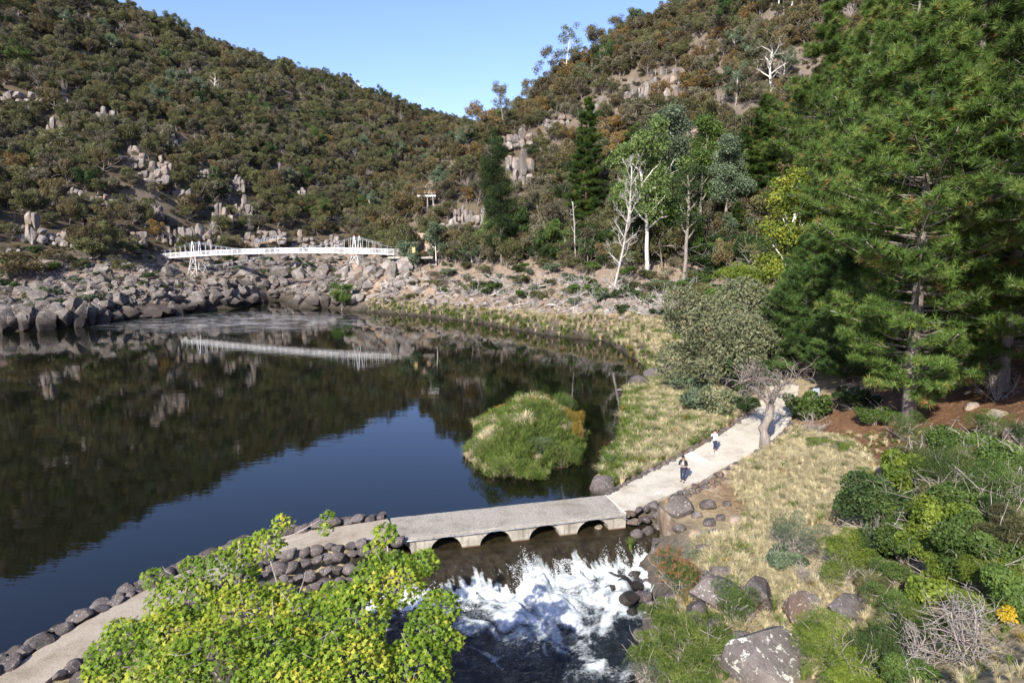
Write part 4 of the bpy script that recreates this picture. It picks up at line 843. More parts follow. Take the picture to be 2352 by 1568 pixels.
for k, (s0, h, f) in enumerate(zip(TS, TT, FOOT)):
    p0 = BD(s0, 0, 0); tr = empty('bridge_tower', BD(s0, WB / 2, -f), ['taller white lattice bridge tower standing on a concrete pier', 'shorter white lattice bridge tower standing on the rocks'][k], 'bridge tower', 'white bridge towers')
    far_f = f * (1.0 if k == 0 else .9)
    for off, splay in ((-.35, -1.0), (WB + .35, 1.0)):
        frame = []; top_ = BD(s0, off, h + .15)
        mb = MB(); gw = 1.05 * f / 6 + .6
        lf, rf = BD(s0 - .5 - gw * .75, off + splay * .9 * f / 6, -f), BD(s0 + .5 + gw * .75, off + splay * .9 * f / 6, -f * (1 if k == 0 else 1.15))
        for foot, sg in ((lf, -1), (rf, 1)):
            mb = MB(); mb.tube([foot, BD(s0 + sg * .55, off, 0), top_ + bd * sg * .12], [.085, .08, .065], 6)
            obj('leg', local(mb, tr).mesh('leg', MAT['white_paint'], True), tr)
        lerp = lambda t_, a_, b_: a_ * (1 - t_) + b_ * t_
        up1, up2 = BD(s0 - .55, off, -.25), BD(s0 + .55, off, -.25)
        nb = 2 if k == 0 else 1
        for j in range(nb):
            a1, a2 = lerp(j / nb, lf, up1), lerp((j + 1) / nb, lf, up1); c1, c2 = lerp(j / nb, rf, up2), lerp((j + 1) / nb, rf, up2)
            for e1, e2 in ((a1, c2), (c1, a2), (a2, c2)):
                mb = MB().bar(e1, e2, .055); obj('brace', local(mb, tr).mesh('brace', MAT['white_paint']), tr)
        mb = MB().ell(top_ + [0, 0, .25], (.12, .12, .3)); obj('finial', local(mb, tr).mesh('finial', MAT['red_paint'], True), tr)
        frame_top = top_
    for dz in (-.35, h - .2, h - 1.3):
        mb = MB().bar(BD(s0, -.35, dz), BD(s0, WB + .35, dz), .10); obj('cross_tie', local(mb, tr).mesh('cross_tie', MAT['red_paint'] if dz < 0 else MAT['white_paint']), tr)
    for a_, b_ in ((h - .2, h - 1.3), (h - 1.3, h - .2)):
        mb = MB().bar(BD(s0, -.35, a_), BD(s0, WB + .35, b_), .06); obj('brace', local(mb, tr).mesh('brace', MAT['white_paint']), tr)
    mb = MB().bar(BD(s0 - .8, -.5, -.3), BD(s0 + .8, -.5, -.3), .14); obj('bearing_beam', local(mb, tr).mesh('bearing_beam', MAT['red_paint']), tr)
pp = BD(TS[0], WB / 2, -FOOT[0]); mb = MB().box((0, 0, -1.6), (4.2, 4.6, 3.2), None).box((0, 0, -.25), (4.6, 5.0, .5))
o = obj('tower_pier', mb.mesh('tower_pier', MAT['concrete'])); o.location = pp; o.rotation_euler[2] = atan2(bd[1], bd[0]); tag(o, 'square concrete pier under the left bridge tower', 'pier')
mb = MB()
for (s0, px, py, d) in ((30, 690, 598, 176), (22, 560, 612, 180)): pass
stay = [(BD(TS[0] + 30, 0, 0), P(715, 612, 165)), (BD(TS[0] + 26, WB, 0), P(600, 604, 180)), (BD(TS[0] + 22, 0, 0), P(500, 622, 170)), (BD(38, 0, 0), P(370, 622, 168))]
for k, (a, b) in enumerate(stay):
    mb = MB().tube([a, (a + b) / 2 - [0, 0, .5], b], .035, 4); o = obj('stay_cable', mb.mesh('stay_cable', MAT['galv'], True)); tag(o, 'thin steel stay cable ' + ['falling from midspan to the right hand boulders', 'running from the far side of midspan to the rocks', 'sloping from midspan to the left tower foot', 'long and slack below the left span'][k], 'cable')
# landings and walkways
def railing(name, label, pts, h=1.1, mat='dark_steel', cat='railing', step=2.0, rails=(1.1, .6), wd=.05):
    pts = [np.array(p) for p in pts]; root = empty(name, pts[0], label, cat)
    for r_h in rails:
        mb = MB()
        for a, b in zip(pts[:-1], pts[1:]): mb.bar(a + [0, 0, r_h], b + [0, 0, r_h], wd)
        obj('rail', local(mb, root).mesh('rail', MAT[mat]), root)
    pm = MB().box((0, 0, h / 2), (wd * 1.2, wd * 1.2, h)).mesh('post', MAT[mat])
    for a, b in zip(pts[:-1], pts[1:]):
        n = max(1, int(np.linalg.norm(b - a) / step))
        for i in range(n): o = obj('post', pm, root); o.location = Vector(a + (b - a) * i / n) - root.location
    return root
wa, wb_ = P(588, 562, 188), P(646, 548, 190)
rt = empty('steel_walkway', wa, 'inclined steel walkway with rails behind the middle of the footbridge', 'walkway')
mb = MB().bar(wa, wb_, 1.5, .2); obj('walkway_deck', local(mb, rt).mesh('walkway_deck', MAT['wood']), rt)
for off in (-.7, .7):
    for r_h in (.5, 1.1):
        mb = MB().bar(wa + [0, off, r_h], wb_ + [0, off, r_h], .06); obj('rail', local(mb, rt).mesh('rail', MAT['galv']), rt)
    for i in range(9):
        q = wa + (wb_ - wa) * i / 8 + [0, off, 0]; mb = MB().box(q + [0, 0, .6], (.07, .07, 1.2)); obj('post', local(mb, rt).mesh('post', MAT['galv']), rt)
for x in (.1, .5, .9):
    q = wa + (wb_ - wa) * x; g = float(height(q[0], q[1])[0]); mb = MB().bar(q, [q[0], q[1], min(g, q[2] - 2)], .16); obj('support', local(mb, rt).mesh('support', MAT['dark_steel']), rt)
railing('path_railing', 'dark railing along the cliff path at the far left edge', [P(-20, 556, 150), P(50, 557, 152), P(100, 561, 155)]); railing('landing_railing', 'grey railing beside the path leading to the left end of the footbridge', [P(235, 572, 165), P(290, 580, 168), P(345, 587, 173)], mat='galv')
mb = MB(); pw = [P(100, 560, 158), P(170, 560, 160), P(235, 574, 164), P(300, 586, 170), P(366, 594, 178)]
for a, b in zip(pw[:-1], pw[1:]): mb.bar(a - [0, 0, .15], b - [0, 0, .15], 2.6, .3)
tag(obj('cliff_path', mb.mesh('cliff_path', MAT['tan_rock'])), kind='structure')
railing('clifftop_railing', 'thin grey railing on top of the pale cliff high on the right hill', [P(1505, 172, 172), P(1530, 170, 174), P(1562, 168, 176)], mat='galv', wd=.07, step=1.6)
# lookout platform
_, dl_ = hit1(981, 462); c0 = P(981, 449, dl_ - 3.8); print('lookout', dl_); rt = empty('lookout_platform', c0, 'timber railed lookout platform jutting from the right hill above the footbridge', 'platform')
def lb(name, mat, *bars):
    mb = MB()
    for b_ in bars: mb.box(*b_)
    return obj(name, mb.mesh(name, MAT[mat]), rt)
lb('platform_deck', 'grey_wood', ((0, 0, .0), (5.4, 3.2, .14)))
for y in (-1.55, 1.55): lb('edge_beam', 'white_paint', ((0, y, -.2), (5.6, .12, .3)))
for x in np.linspace(-2.4, 2.4, 9): lb('joist', 'white_paint', ((x, 0, -.42), (.14, 3.2, .2)))
for y in (-1.5, 1.5):
    lb('top_rail', 'wood', ((0, y, 1.15), (5.4, .14, .10))); lb('mid_rail', 'galv', ((0, y, .65), (5.4, .05, .05)))
    for x in np.linspace(-2.6, 2.6, 6): lb('post', 'wood', ((x, y, .6), (.10, .10, 1.2)))
    for x in (-1.6, .2, 1.9): lb('stilt', 'grey_wood', ((x, y * .8, -2.6), (.2, .2, 4.6)))
rt.scale = (.88, .88, .88)
# red and yellow notice board on the orange cliff, pylon, sign, steps
mb = MB().box((0, 0, 0), (.7, .08, 1.2)); m = plain('faded_yellow_board', (.48, .33, .16), .8); o = obj('notice_board', mb.mesh('notice_board', m)); o.location = P(950, 574, 150); tag(o, 'plain yellowish board standing before the orange cliff', 'board')
pl = P(825, 236, 476); pr_ = empty('transmission_pylon', pl, 'tiny pale lattice power pylon on the far skyline', 'pylon')
mb = MB(); Hp = 13
for sx_ in (-1, 1):
    for sy_ in (-1, 1): mb.bar((sx_ * 1.6, sy_ * 1.6, 0), (sx_ * .25, sy_ * .25, Hp), .14)
for k in range(6):
    z0, z1 = k * 2, k * 2 + 2; a0, a1 = 1.6 - 1.35 * z0 / Hp, 1.6 - 1.35 * z1 / Hp
    for sy_ in (-1, 1): mb.bar((-a0, sy_ * a0, z0), (a1, sy_ * a1, z1), .09); mb.bar((a0, sy_ * a0, z0), (-a1, sy_ * a1, z1), .09)
obj('tower_frame', mb.mesh('tower_frame', MAT['galv']), pr_)
for z, w_ in ((8.6, 2.6), (10.4, 3.2), (12.2, 2.4)): obj('cross_arm', MB().bar((-w_, 0, z), (w_, 0, z), .16).bar((-w_, 0, z), (0, 0, z + .9), .09).bar((w_, 0, z), (0, 0, z + .9), .09).mesh('cross_arm', MAT['galv']), pr_)
p_ = G(1872, 932, 3.2); rt = empty('path_sign', p_, 'small plain pale sign panel in the shade beside the path', 'sign')
mb = MB().box((0, 0, 1.0), (.5, .05, .7)); m = plain('shaded_sign_panel', (.30, .34, .40), .5, .4, 0, .1, 5); obj('panel', mb.mesh('panel', m), rt)  # panel colour lowered to stand in for the shade on it
for x in (-.25, .25): obj('post', MB().box((x, .04, .4), (.06, .06, .9)).mesh('post', MAT['galv']), rt)
sp = P(2330, 925, 50); rt = empty('stone_steps', sp, 'tan stone steps climbing between the pines at the right edge', 'steps')
m = plain('ochre_step_stone', (.46, .28, .13), .9, .2, 0, .25, 2)
for k in range(10): o = obj('step', MB().box((0, 0, 0), (1.3, .5, .22)).mesh('step', m), rt); o.location = (-.16 * k, .42 * k, .17 * k); o.rotation_euler[2] = rs.uniform(-.1, .1)
mb = MB().tube([P(2352, 1015, 38), P(2352, 1015, 38) + [0, 0, .1]], .1)
m = plain('white_cloth', (.82, .82, .80), .9)
for k, (px, py, z, w_) in enumerate([(1527, 1063, .95, .35), (1553, 1052, 1.0, .5), (1512, 1131, .9, .35)]):
    q = G(px, py, z + .02); mb = MB().add(*[np.concatenate([ICO2[0] * [w_, .09, .03]]), ICO2[1]]); o = obj('pale_mortar_patch', mb.mesh('pale_mortar_patch', m, True)); o.location = q; o.rotation_euler[2] = .75
    tag(o, ['short white mortar patch on the lakeside path edge', 'long white mortar patch beside the cream band', 'white mortar patch against the big purple boulder'][k], 'mortar patch')
print('structures done')
# ------------------------------------------------------------------ foliage builders
def rotmats(n, nrm=None, align=.6, r=rs):
    z = r.randn(n, 3); z /= np.linalg.norm(z, axis=1)[:, None]
    if nrm is not None: z = z * (1 - align) + nrm * align; z /= np.linalg.norm(z, axis=1)[:, None] + 1e-9
    x = r.randn(n, 3); x -= (x * z).sum(1)[:, None] * z; x /= np.linalg.norm(x, axis=1)[:, None] + 1e-9
    return np.stack([x, np.cross(z, x), z], 2)
def stamp(mb, tmpl, pos, Rm, sz, rnd, mat=0):
    tv, tf = tmpl; n = len(pos)
    V = np.einsum('nij,kj->nki', Rm, tv) * np.broadcast_to(np.asarray(sz, float), (n,))[:, None, None] + pos[:, None]
    T = tf[None] + np.arange(n)[:, None, None] * len(tv)
    mb.add(V.reshape(-1, 3), T.reshape(-1, 3), np.repeat(rnd, len(tv)), mat)
DIAM = (np.array([[-.5, 0, 0], [0, -.28, .06], [.5, 0, 0], [0, .28, .06]]), np.array([[0, 1, 2], [0, 2, 3]]))
OVAL = (np.array([[-.5, 0, 0], [-.15, -.3, .07], [.3, -.24, .05], [.55, 0, -.05], [.3, .24, .05], [-.15, .3, .07]]), np.array([[0, 1, 5], [1, 4, 5], [1, 2, 4], [2, 3, 4]]))
BLADE = (np.array([[-.5, 0, 0], [0, -.07, .03], [.5, 0, 0], [0, .07, .03]]), np.array([[0, 1, 2], [0, 2, 3]]))
def _lobed():
    pts = []; tips = [(-118, .52), (-62, .82), (0, 1.0), (62, .82), (118, .52)]; sin_ = [(-90, .34), (-31, .42), (31, .42), (90, .34)]
    pts.append((180, .22))
    for i, (a, r) in enumerate(tips):
        pts += [(a - 13, r * .66), (a, r), (a + 13, r * .66)]
        if i < 4: pts.append(sin_[i])
    v = [(0, 0, .0)] + [(cos(radians(a)) * r * .55, sin(radians(a)) * r * .55, -.10 * r * r) for a, r in pts]
    n = len(pts); f = [(0, i, i % n + 1) for i in range(1, n + 1)]; return np.array(v), np.array(f)
LOBED = _lobed()
def _lobed_lo():
    tips = [(-118, .52), (-62, .82), (0, 1.0), (62, .82), (118, .52)]; pts = [(180, .2)]
    for i, (a, r) in enumerate(tips):
        pts.append((a, r))
        if i < 4: pts.append(((a + tips[i + 1][0]) / 2, .40))
    v = [(0, 0, 0)] + [(cos(radians(a)) * r * .55, sin(radians(a)) * r * .55, -.10 * r * r) for a, r in pts]; n = len(pts)
    return np.array(v), np.array([(0, i, i % n + 1) for i in range(1, n + 1)])
LOBED_LO = _lobed_lo()
def _tuft(nb, ang, wd, seed, lenv=(.7, 1.0)):
    r = np.random.RandomState(seed); V, T = [], []
    for k in range(nb):
        th = r.rand() * 6.283; ph = radians(ang) * sqrt(r.rand()); d = np.array([sin(ph) * cos(th), sin(ph) * sin(th), cos(ph)]); L = r.uniform(*lenv)
        s = np.cross(d, r.randn(3)); s /= np.linalg.norm(s); V += [s * wd * .5, -s * wd * .5, d * L]; T.append((3 * k, 3 * k + 1, 3 * k + 2))
    return np.array(V), np.array(T)
TUFTS = [_tuft(18, 95, .075, k) for k in range(3)]
def lobe_cloud(lobes, n, r=rs, up=.25, depth=.16):
    L = np.array(lobes, float)                                # cx cy cz rx ry rz
    if L.shape[1] == 4: L = np.concatenate([L, L[:, 3:4], L[:, 3:4] * .8], 1)
    w_ = (L[:, 3] * L[:, 4] * L[:, 5]) ** .667; k = r.choice(len(L), n, p=w_ / w_.sum())
    d = r.randn(n, 3); d[:, 2] += up; d /= np.linalg.norm(d, axis=1)[:, None]
    rad = 1 - np.abs(r.randn(n)) * depth; rad = np.clip(rad, .15, 1.0) * r.uniform(.92, 1.06, n)
    return L[k, :3] + d * L[k, 3:6] * rad[:, None], d, k
def clump_rnd(pos, k, n, r=rs, f=1.3):
    c = fbm(pos[:, 0] * f + pos[:, 2] * .7 * f + 50, pos[:, 1] * f + pos[:, 2] * f + 80, 2)
    return np.clip(.5 + (c - .5) * 1.0 + r.randn(n) * .17, 0, 1)
def branch(p0, d0, L, r0, n=6, wob=.18, grav=0.0, r=rs):
    pts = [np.array(p0, float)]; d = np.array(d0, float); d /= np.linalg.norm(d)
    for i in range(n):
        d = d + r.randn(3) * wob + [0, 0, grav]; d /= np.linalg.norm(d); pts.append(pts[-1] + d * L / n)
    return np.array(pts), np.linspace(r0, r0 * .45, n + 1), d
def skeleton(mb, H, spread, r0, r, first=.35, limbs=7, lv=3, wob=.14, up=.55, sides=6, mat=0, lean=(0, 0), kids=4, thin=.012):
    """trunk, limbs and twigs of a broadleaf; returns twig ends"""
    tips = []; pts, rad, d = branch((0, 0, -.3), (lean[0], lean[1], 1), H * .72, r0, 8, .06, .02, r); mb.tube(pts, rad, sides + 2, r.rand(), mat)
    def rec(p, d, L, rr, l):
        q, ra, dd = branch(p, d, L, rr, 5, wob, .03 * up, r); mb.tube(q, np.maximum(ra, thin), 4 if l > 1 else sides, r.rand(), mat)
        if l >= lv: tips.append((q[-1], dd)); tips.append((q[3], dd)); return
        for k in range(kids):
            i = r.randint(2, 6); nd = dd + r.randn(3) * .75 + [0, 0, up * .35]; rec(q[i], nd, L * r.uniform(.45, .7), ra[i] * .6, l + 1)
        tips.append((q[-1], dd))
    for k in range(limbs):
        t = first + (1 - first) * (k + .5) / limbs; f = t * 8; i = int(min(f, 7)); p = pts[i] + (pts[i + 1] - pts[i]) * (f - i)
        a = k * 2.4 + r.rand(); el = up + .5 * t; dv = np.array([cos(a), sin(a), el]); rec(p, dv, spread * r.uniform(.75, 1.1) * (1.1 - .45 * t), rad[i] * .55, 1)
    return tips
COLN = {'dark_green': 'dark green', 'olive': 'olive green', 'brown_olive': 'brownish olive', 'grey_olive': 'greyish olive', 'rust': 'rust orange'}
# ---- hillside bush trees: crown meshes are shared; metres
BT = {}
def bush_lobes(r, R, Hc):
    L = [(0, 0, Hc * .6, R * .6, R * .6, Hc * .34)]
    for k in range(r.randint(8, 14)):
        a, q = r.rand() * 6.28, R * r.uniform(.35, .92); s = R * r.uniform(.2, .42); L.append((cos(a) * q, sin(a) * q, Hc * r.uniform(.38, .88), s, s, s * .8))
    return L
for kd in ('olive', 'brown_olive', 'grey_olive', 'rust', 'dark_green'):
    BT[kd] = []
    for v in range(4 if kd != 'rust' else 3):
        r = np.random.RandomState(50 + v + len(kd)); R, Hc = 1.0, 1.9
        NL = 3600; pos, nr, k = lobe_cloud(bush_lobes(r, R, Hc), NL, r, .35, .26); rnd = clump_rnd(pos, k, NL, r, 3)
        mc = MB(); stamp(mc, DIAM, pos, rotmats(NL, nr, .3, r), r.uniform(.065, .125, NL), rnd)
        mt_ = MB(); q, ra, d_ = branch((0, 0, -.3), (r.randn() * .1, r.randn() * .1, 1), 1.5, .055, 6, .12, 0, r); mt_.tube(q, ra, 5)
        for b_ in range(16):
            i = r.randint(1, 6); qq, rr, _ = branch(q[i], (r.randn(), r.randn(), .9), 1.1, .020, 4, .2, 0, r); mt_.tube(qq, rr, 4)
        cm_ = MB(); cm_.V = list(mc.V); cm_.T = list(mc.T); cm_.R = list(mc.R); cm_.M = list(mc.M); cm_.n = mc.n
        for V_, T_, R__ in zip(mt_.V, mt_.T, mt_.R): cm_.add(V_, T_ - T_.min(), R__, 1)
        BT[kd].append((mc.mesh('crown', MAT[kd]), mt_.mesh('trunk', MAT['grey_bark'], True), cm_.mesh('bush', [MAT[kd], MAT['grey_bark']])))
def scatter_world(x0, x1, y0, y1, sp, r=rs):
    X, Y = np.meshgrid(np.arange(x0, x1, sp), np.arange(y0, y1, sp)); X = X + (r.rand(*X.shape) - .5) * sp * .9; Y = Y + (r.rand(*Y.shape) - .5) * sp * .9
    return X.ravel(), Y.ravel()
far = []
def gather(x0, x1, y0, y1, sp, size, test):
    X, Y = scatter_world(x0, x1, y0, y1, sp); Z = height(X, Y); A = np.stack([X, Y, Z], 1); px, py, d = projn(A)
    ok = (d > 20) & (px > -160) & (px < 2500) & (py > -260) & (py < 800) & test(X, Y, Z, px, py, d)
    for o in OUTC:
        wm, hm = o[5], o[6]
        ok &= ~((np.abs(px - o[3]) < wm * .55) & (py > o[4] - hm * .85) & (py < o[4] + 17) & (np.hypot(X - o[0], Y - o[1]) < 30))
    ok &= ~((np.abs(px - 981) < 22) & (py > 445) & (py < 482) & (d < 230))
    for i in np.where(ok)[0]: far.append((A[i], px[i], py[i], d[i], size * rs.uniform(.62, 1.25)))
LHILL = lambda X, Y, Z, px, py, d: (X < -20 + (Y - 190) * .12) & (Z > 10.5) | (Y > 245) & (Z > 9)
gather(-420, 60, 120, 330, 3.5, 2.7, lambda X, Y, Z, px, py, d: (Z > 10.2) & (px < 930) & (rs.rand(len(X)) < np.where(py > 500, .62, .95)) & ~((Z < 13) & (px < 380) & (rs.rand(len(X)) < .35)))
gather(-460, 200, 330, 640, 5.2, 3.4, lambda X, Y, Z, px, py, d: (Z > 9) & (px < 1300))
TAL = [(760, 560), (900, 600), (1000, 640), (1250, 650), (1700, 665), (1700, 900), (700, 800)]
gather(-45, 180, 60, 300, 2.9, 2.6, lambda X, Y, Z, px, py, d: (Z > 9) & (px > 915) & (d > 75) & ~in_poly(px, py, TAL) & (rs.rand(len(X)) < .92))
# skip trees hidden behind a ridge
A = np.array([f_[0] for f_ in far]); T_top = A + [0, 0, 5]; tt = np.linspace(.05, .985, 60)
cp = np.array([0, 0, CAM_H]); vis = np.ones(len(A), bool)
for t_ in tt:
    q = cp + (T_top - cp) * t_; vis &= height(q[:, 0], q[:, 1]) < q[:, 2] + 2.5
far = [f_ for f_, v_ in zip(far, vis) if v_]
far.sort(key=lambda f_: -f_[4] / f_[3]); print('hill trees', len(far))
for v in range(2):                                            # leafless grey scrub
    r = np.random.RandomState(480 + v); mc = MB(); mt_ = MB(); q, ra, d_ = branch((0, 0, -.3), (0, 0, 1), 1.2, .05, 5, .1, 0, r); mt_.tube(q, ra, 5)
    for j in range(34):
        p1, r1, d1 = branch(q[r.randint(1, 6)], r.randn(3) + [0, 0, 1.1], r.uniform(.6, 1.2), .018, 4, .2, 0, r); mt_.tube(p1, r1, 3)
        for jj_ in range(3): mc.tube(*branch(p1[r.randint(1, 5)], d1 + r.randn(3) * .7, .5, .010, 3, .2, 0, r)[:2], 3)
    cm_ = MB()
    for V_, T_, R__ in zip(mc.V + mt_.V, mc.T + mt_.T, mc.R + mt_.R): cm_.add(V_, T_ - T_.min(), R__, 0)
    BT.setdefault('bare', []).append((mc.mesh('twigs', MAT['twig'], True), mt_.mesh('trunk', MAT['twig'], True), cm_.mesh('bush', [MAT['twig']])))
COLN['bare'] = 'leafless grey'
kinds_ = ['olive', 'brown_olive', 'grey_olive', 'rust', 'dark_green', 'bare']; src = []; off_ = {}
for k in kinds_: off_[k] = len(src); src += [x[2] for x in BT[k]]
SP, SR, SS_, SI = [], [], [], []
nind = 0
for i, (p, px, py, d, s) in enumerate(far):
    if px < 930: kd = rs.choice(kinds_, p=[.50, .17, .20, .01, .04, .08])
    elif py > 430 and px > 1120: kd = rs.choice(kinds_, p=[.38, .12, .16, .0, .27, .07])
    else: kd = rs.choice(kinds_, p=[.38, .24, .20, .05, .05, .08])
    v = rs.randint(len(BT[kd])); rz = rs.rand() * 6.28; s = s * (.75 if kd == 'bare' else 1); sc = np.array([s, s * rs.uniform(.8, 1.2), s * rs.uniform(.75, 1.45)])
    if nind < 270 and px < 1880 and -10 < px and py > 10 and not (1640 < px and py > 420):
        nind += 1
        o = empty('bush_tree', p, '%s %s bush tree %s' % (('tall ' if sc[2] > 1.1 * s else 'squat ' if sc[2] < .92 * s else '') + ('large' if s > 3.1 else 'small' if s < 2.2 else 'rounded'), COLN[kd], where(px, py - 15)), 'tree', '%s bush trees %s' % (COLN[kd], where(px, py - 15))); o.rotation_euler[2] = rz; o.scale = sc
        if len(o['label'].split()) > 16: o['label'] = o['label'].replace('tall ', '').replace('squat ', '').replace('rounded ', '')
        obj('crown', BT[kd][v][0], o); obj('trunk', BT[kd][v][1], o)
    else: SP.append(p); SR.append((0, 0, rz)); SS_.append(sc); SI.append(off_[kd] + v)
gn_scatter('hillside_bush', src, SP, SR, SS_, SI, 'dense olive and brown bush covering both hillsides of the gorge', 'bush')

# low scrub and straw on the hills between the trees and on the talus
X, Y = scatter_world(-300, 140, 80, 330, 2.4); Z = height(X, Y); A = np.stack([X, Y, Z], 1); px, py, d = projn(A)
ok = (px > -60) & (px < 2400) & (py < 700) & (d > 60) & (Z > 4.5) & (rs.rand(len(X)) < np.where(Z < 10, .12, .7)); A = A[ok]
gn_scatter('low_scrub', src, A, np.stack([0 * A[:, 0], 0 * A[:, 0], rs.rand(len(A)) * 6.28], 1), rs.uniform(.5, 1.2, len(A))[:, None] * np.array([1, 1, .7]), rs.choice(12, len(A)), 'low brown and olive scrub between the hillside trees', 'scrub')

# ---- broadleaf trees with limbs
def leafy(name, label, base, H, spread, leafm, barkm, seed, r0=.3, leaf=.22, per=34, cl=1.0, lv=3, limbs=7, first=.35, cat='tree', tmpl=DIAM, kids=4, up=.55, lean=(0, 0), group=None, wob=.14, flat=.7, depth=.35, thin=.012):
    r = np.random.RandomState(seed); root = empty(name, base, label, cat, group); mt_ = MB()
    tips = skeleton(mt_, H, spread, r0, r, first, limbs, lv, wob, up, 6, 0, lean, kids, thin)
    zt = max(t_[0][2] for t_ in tips); sc = H / zt
    for k in range(len(mt_.V)): mt_.V[k] = mt_.V[k] * [1, 1, sc]
    obj('trunk', mt_.mesh('trunk', MAT[barkm], True), root)
    if leafm:
        tp_ = np.array([t_[0] for t_ in tips]) * [1, 1, sc]
        lob = [(q[0], q[1], q[2], cl * s_, cl * s_, cl * flat * s_) for q, s_ in zip(tp_, r.uniform(.7, 1.3, len(tp_)))]
        n = int(per * len(lob)); pos, nr, k = lobe_cloud(lob, n, r, .3, depth); mc = MB()
        stamp(mc, tmpl, pos, rotmats(n, nr, .35, r), leaf * r.uniform(.7, 1.3, n), clump_rnd(pos, k, n, r, .8)); obj('crown', mc.mesh('crown', MAT[leafm]), root)
    return root
def tree_at(px, py_base, py_top, wpx, **kw):
    p, d = hit1(px, py_base)
    if 'dep' in kw:
        d = kw.pop('dep'); p = P(px, py_base, d); g = float(height(p[0], p[1])[0])
        rr_ = ray(px, py_base); k_ = p[1] / rr_[1]; Hh = float(P(px, py_top, k_)[2] - g); p[2] = g
    else: Hh = (py_base - py_top) / FPX * d * 1.02
    kw.setdefault('seed', int(px + py_base)); nm = kw.pop('name'); lab = kw.pop('label'); lf = kw.pop('leafm'); bk = kw.pop('barkm')
    return leafy(nm, lab, p, Hh, wpx / FPX * d / 2 * .62, lf, bk, kw.pop('seed'), **kw)
TA = tree_at
TA(1488, 634, 305, 300, name='gum_tree', label='tall white trunked gum with bright green leaf clumps and forked limbs', leafm='gum_green', barkm='pale_bark', r0=.42, leaf=.42, per=95, cl=1.45, limbs=11, first=.40, kids=3, flat=.8)
TA(1525, 520, 262, 190, name='gum_tree', label='broad blue green gum crown behind the white trunked gum', leafm='blue_green', barkm='pale_bark', r0=.3, leaf=.42, per=85, cl=1.8, limbs=9, kids=3)
TA(1602, 560, 290, 150, name='gum_tree', label='olive green gum right of the blue green gum crown', leafm='mid_green', barkm='grey_bark', r0=.3, leaf=.36, per=80, cl=1.6, limbs=9, kids=3)
TA(1655, 560, 335, 130, name='gum_tree', label='grey green gum with a reddish trunk below the cliff', leafm='blue_green', barkm='grey_bark', r0=.35, leaf=.34, per=90, cl=1.5, limbs=8, kids=3)
TA(1625, 520, 405, 110, name='wattle_tree', label='soft grey green wattle right of the white trunked gum', leafm='blue_green', barkm='brown_bark', r0=.2, leaf=.30, per=50, cl=1.1, kids=3)
TA(1440, 560, 350, 110, name='gum_tree', label='light green gum between the tall dead tree and the white trunked gum', leafm='gum_green', barkm='pale_bark', r0=.25, leaf=.36, per=80, cl=1.5, kids=3)
GL = []
for j, (lf, bk) in enumerate([('blue_green', 'pale_bark'), ('mid_green', 'grey_bark'), ('grey_olive', 'grey_bark'), ('dark_green', 'brown_bark'), ('gum_green', 'pale_bark')]):
    r = np.random.RandomState(600 + j); mt_ = MB(); tips = skeleton(mt_, 12, 3.4, .2, r, .3, 8, 3, .14, .55, 6, 0, (r.randn() * .1, r.randn() * .1), 3); tp_ = np.array([t_[0] for t_ in tips]); lob = [(q[0], q[1], q[2], s_, s_, s_ * .7) for q, s_ in zip(tp_, r.uniform(.7, 1.3, len(tp_)))]
    n = 7500; pos, nr, k = lobe_cloud(lob, n, r, .3, .35); mc = MB(); stamp(mc, DIAM, pos, rotmats(n, nr, .35, r), r.uniform(.2, .42, n), clump_rnd(pos, k, n, r, .8)); GL.append((mc.mesh('crown', MAT[lf]), mt_.mesh('trunk', MAT[bk], True)))
GN_ = ['grey green gum', 'green leafy tree', 'grey tree', 'dark green tree', 'light green gum']
for px, pb, pt, j, wh in [(1060, 605, 545, 2, 'under the broad pale face'), (1085, 615, 550, 0, 'left of the drooping she-oak'), (1230, 610, 540, 3, 'right of the short dark green tree'), (1262, 600, 500, 1, 'between the she-oak and the thin dead spar'), (1300, 595, 520, 4, 'just left of the thin dead spar'), (1360, 600, 500, 3, 'behind the tall dead tree'), (1285, 545, 455, 2, 'above the thin dead spar'), (1420, 590, 520, 1, 'behind the foot of the tall dead tree'),
      (1455, 600, 470, 3, 'left of the white trunk'), (1530, 610, 500, 3, 'in shade right of the white trunk'), (1545, 590, 450, 1, 'left of the straight dark trunk'), (1610, 615, 505, 1, 'right of the straight dark trunk'), (1650, 620, 540, 4, 'low behind the straw shore'), (1690, 600, 480, 0, 'left of the yellow plane tree'), (1670, 520, 400, 2, 'under the grey green gum crown'), (1580, 470, 360, 0, 'among the gum crowns'), (1130, 480, 400, 1, 'on the pale rib above the she-oak'),
      (1250, 420, 350, 2, 'left of the tall dark conifer'), (1400, 440, 370, 2, 'right of the tall dark conifer'), (1060, 430, 370, 2, 'above the lookout platform'), (1140, 560, 490, 2, 'behind the drooping she-oak'), (1720, 330, 250, 1, 'above the dark conifers at the right'), (1660, 300, 240, 2, 'below the wide rust orange tree'), (1780, 380, 300, 3, 'beside the broad dark conifer'), (1830, 330, 230, 2, 'left edge of the high pines'), (1850, 260, 170, 2, 'above the left edge of the high pines'), (1690, 240, 180, 0, 'below the big bare gum'), (1120, 395, 335, 2, 'high on the pale rib')]:
    p, d = hit1(px, pb); s_ = (pb - pt) / FPX * d / 12.5; o = empty('gum_tree', p, GN_[j] + ' ' + wh, 'tree'); o.scale = (s_ * 1.1, s_ * 1.1, s_); o.rotation_euler[2] = rs.rand() * 6; obj('crown', GL[j][0], o); obj('trunk', GL[j][1], o)
pool_ = [f_ for f_ in far if f_[1] > 0 and f_[1] < 1860 and f_[2] > 20]; pick_ = rs.choice(len(pool_), 150, replace=False)
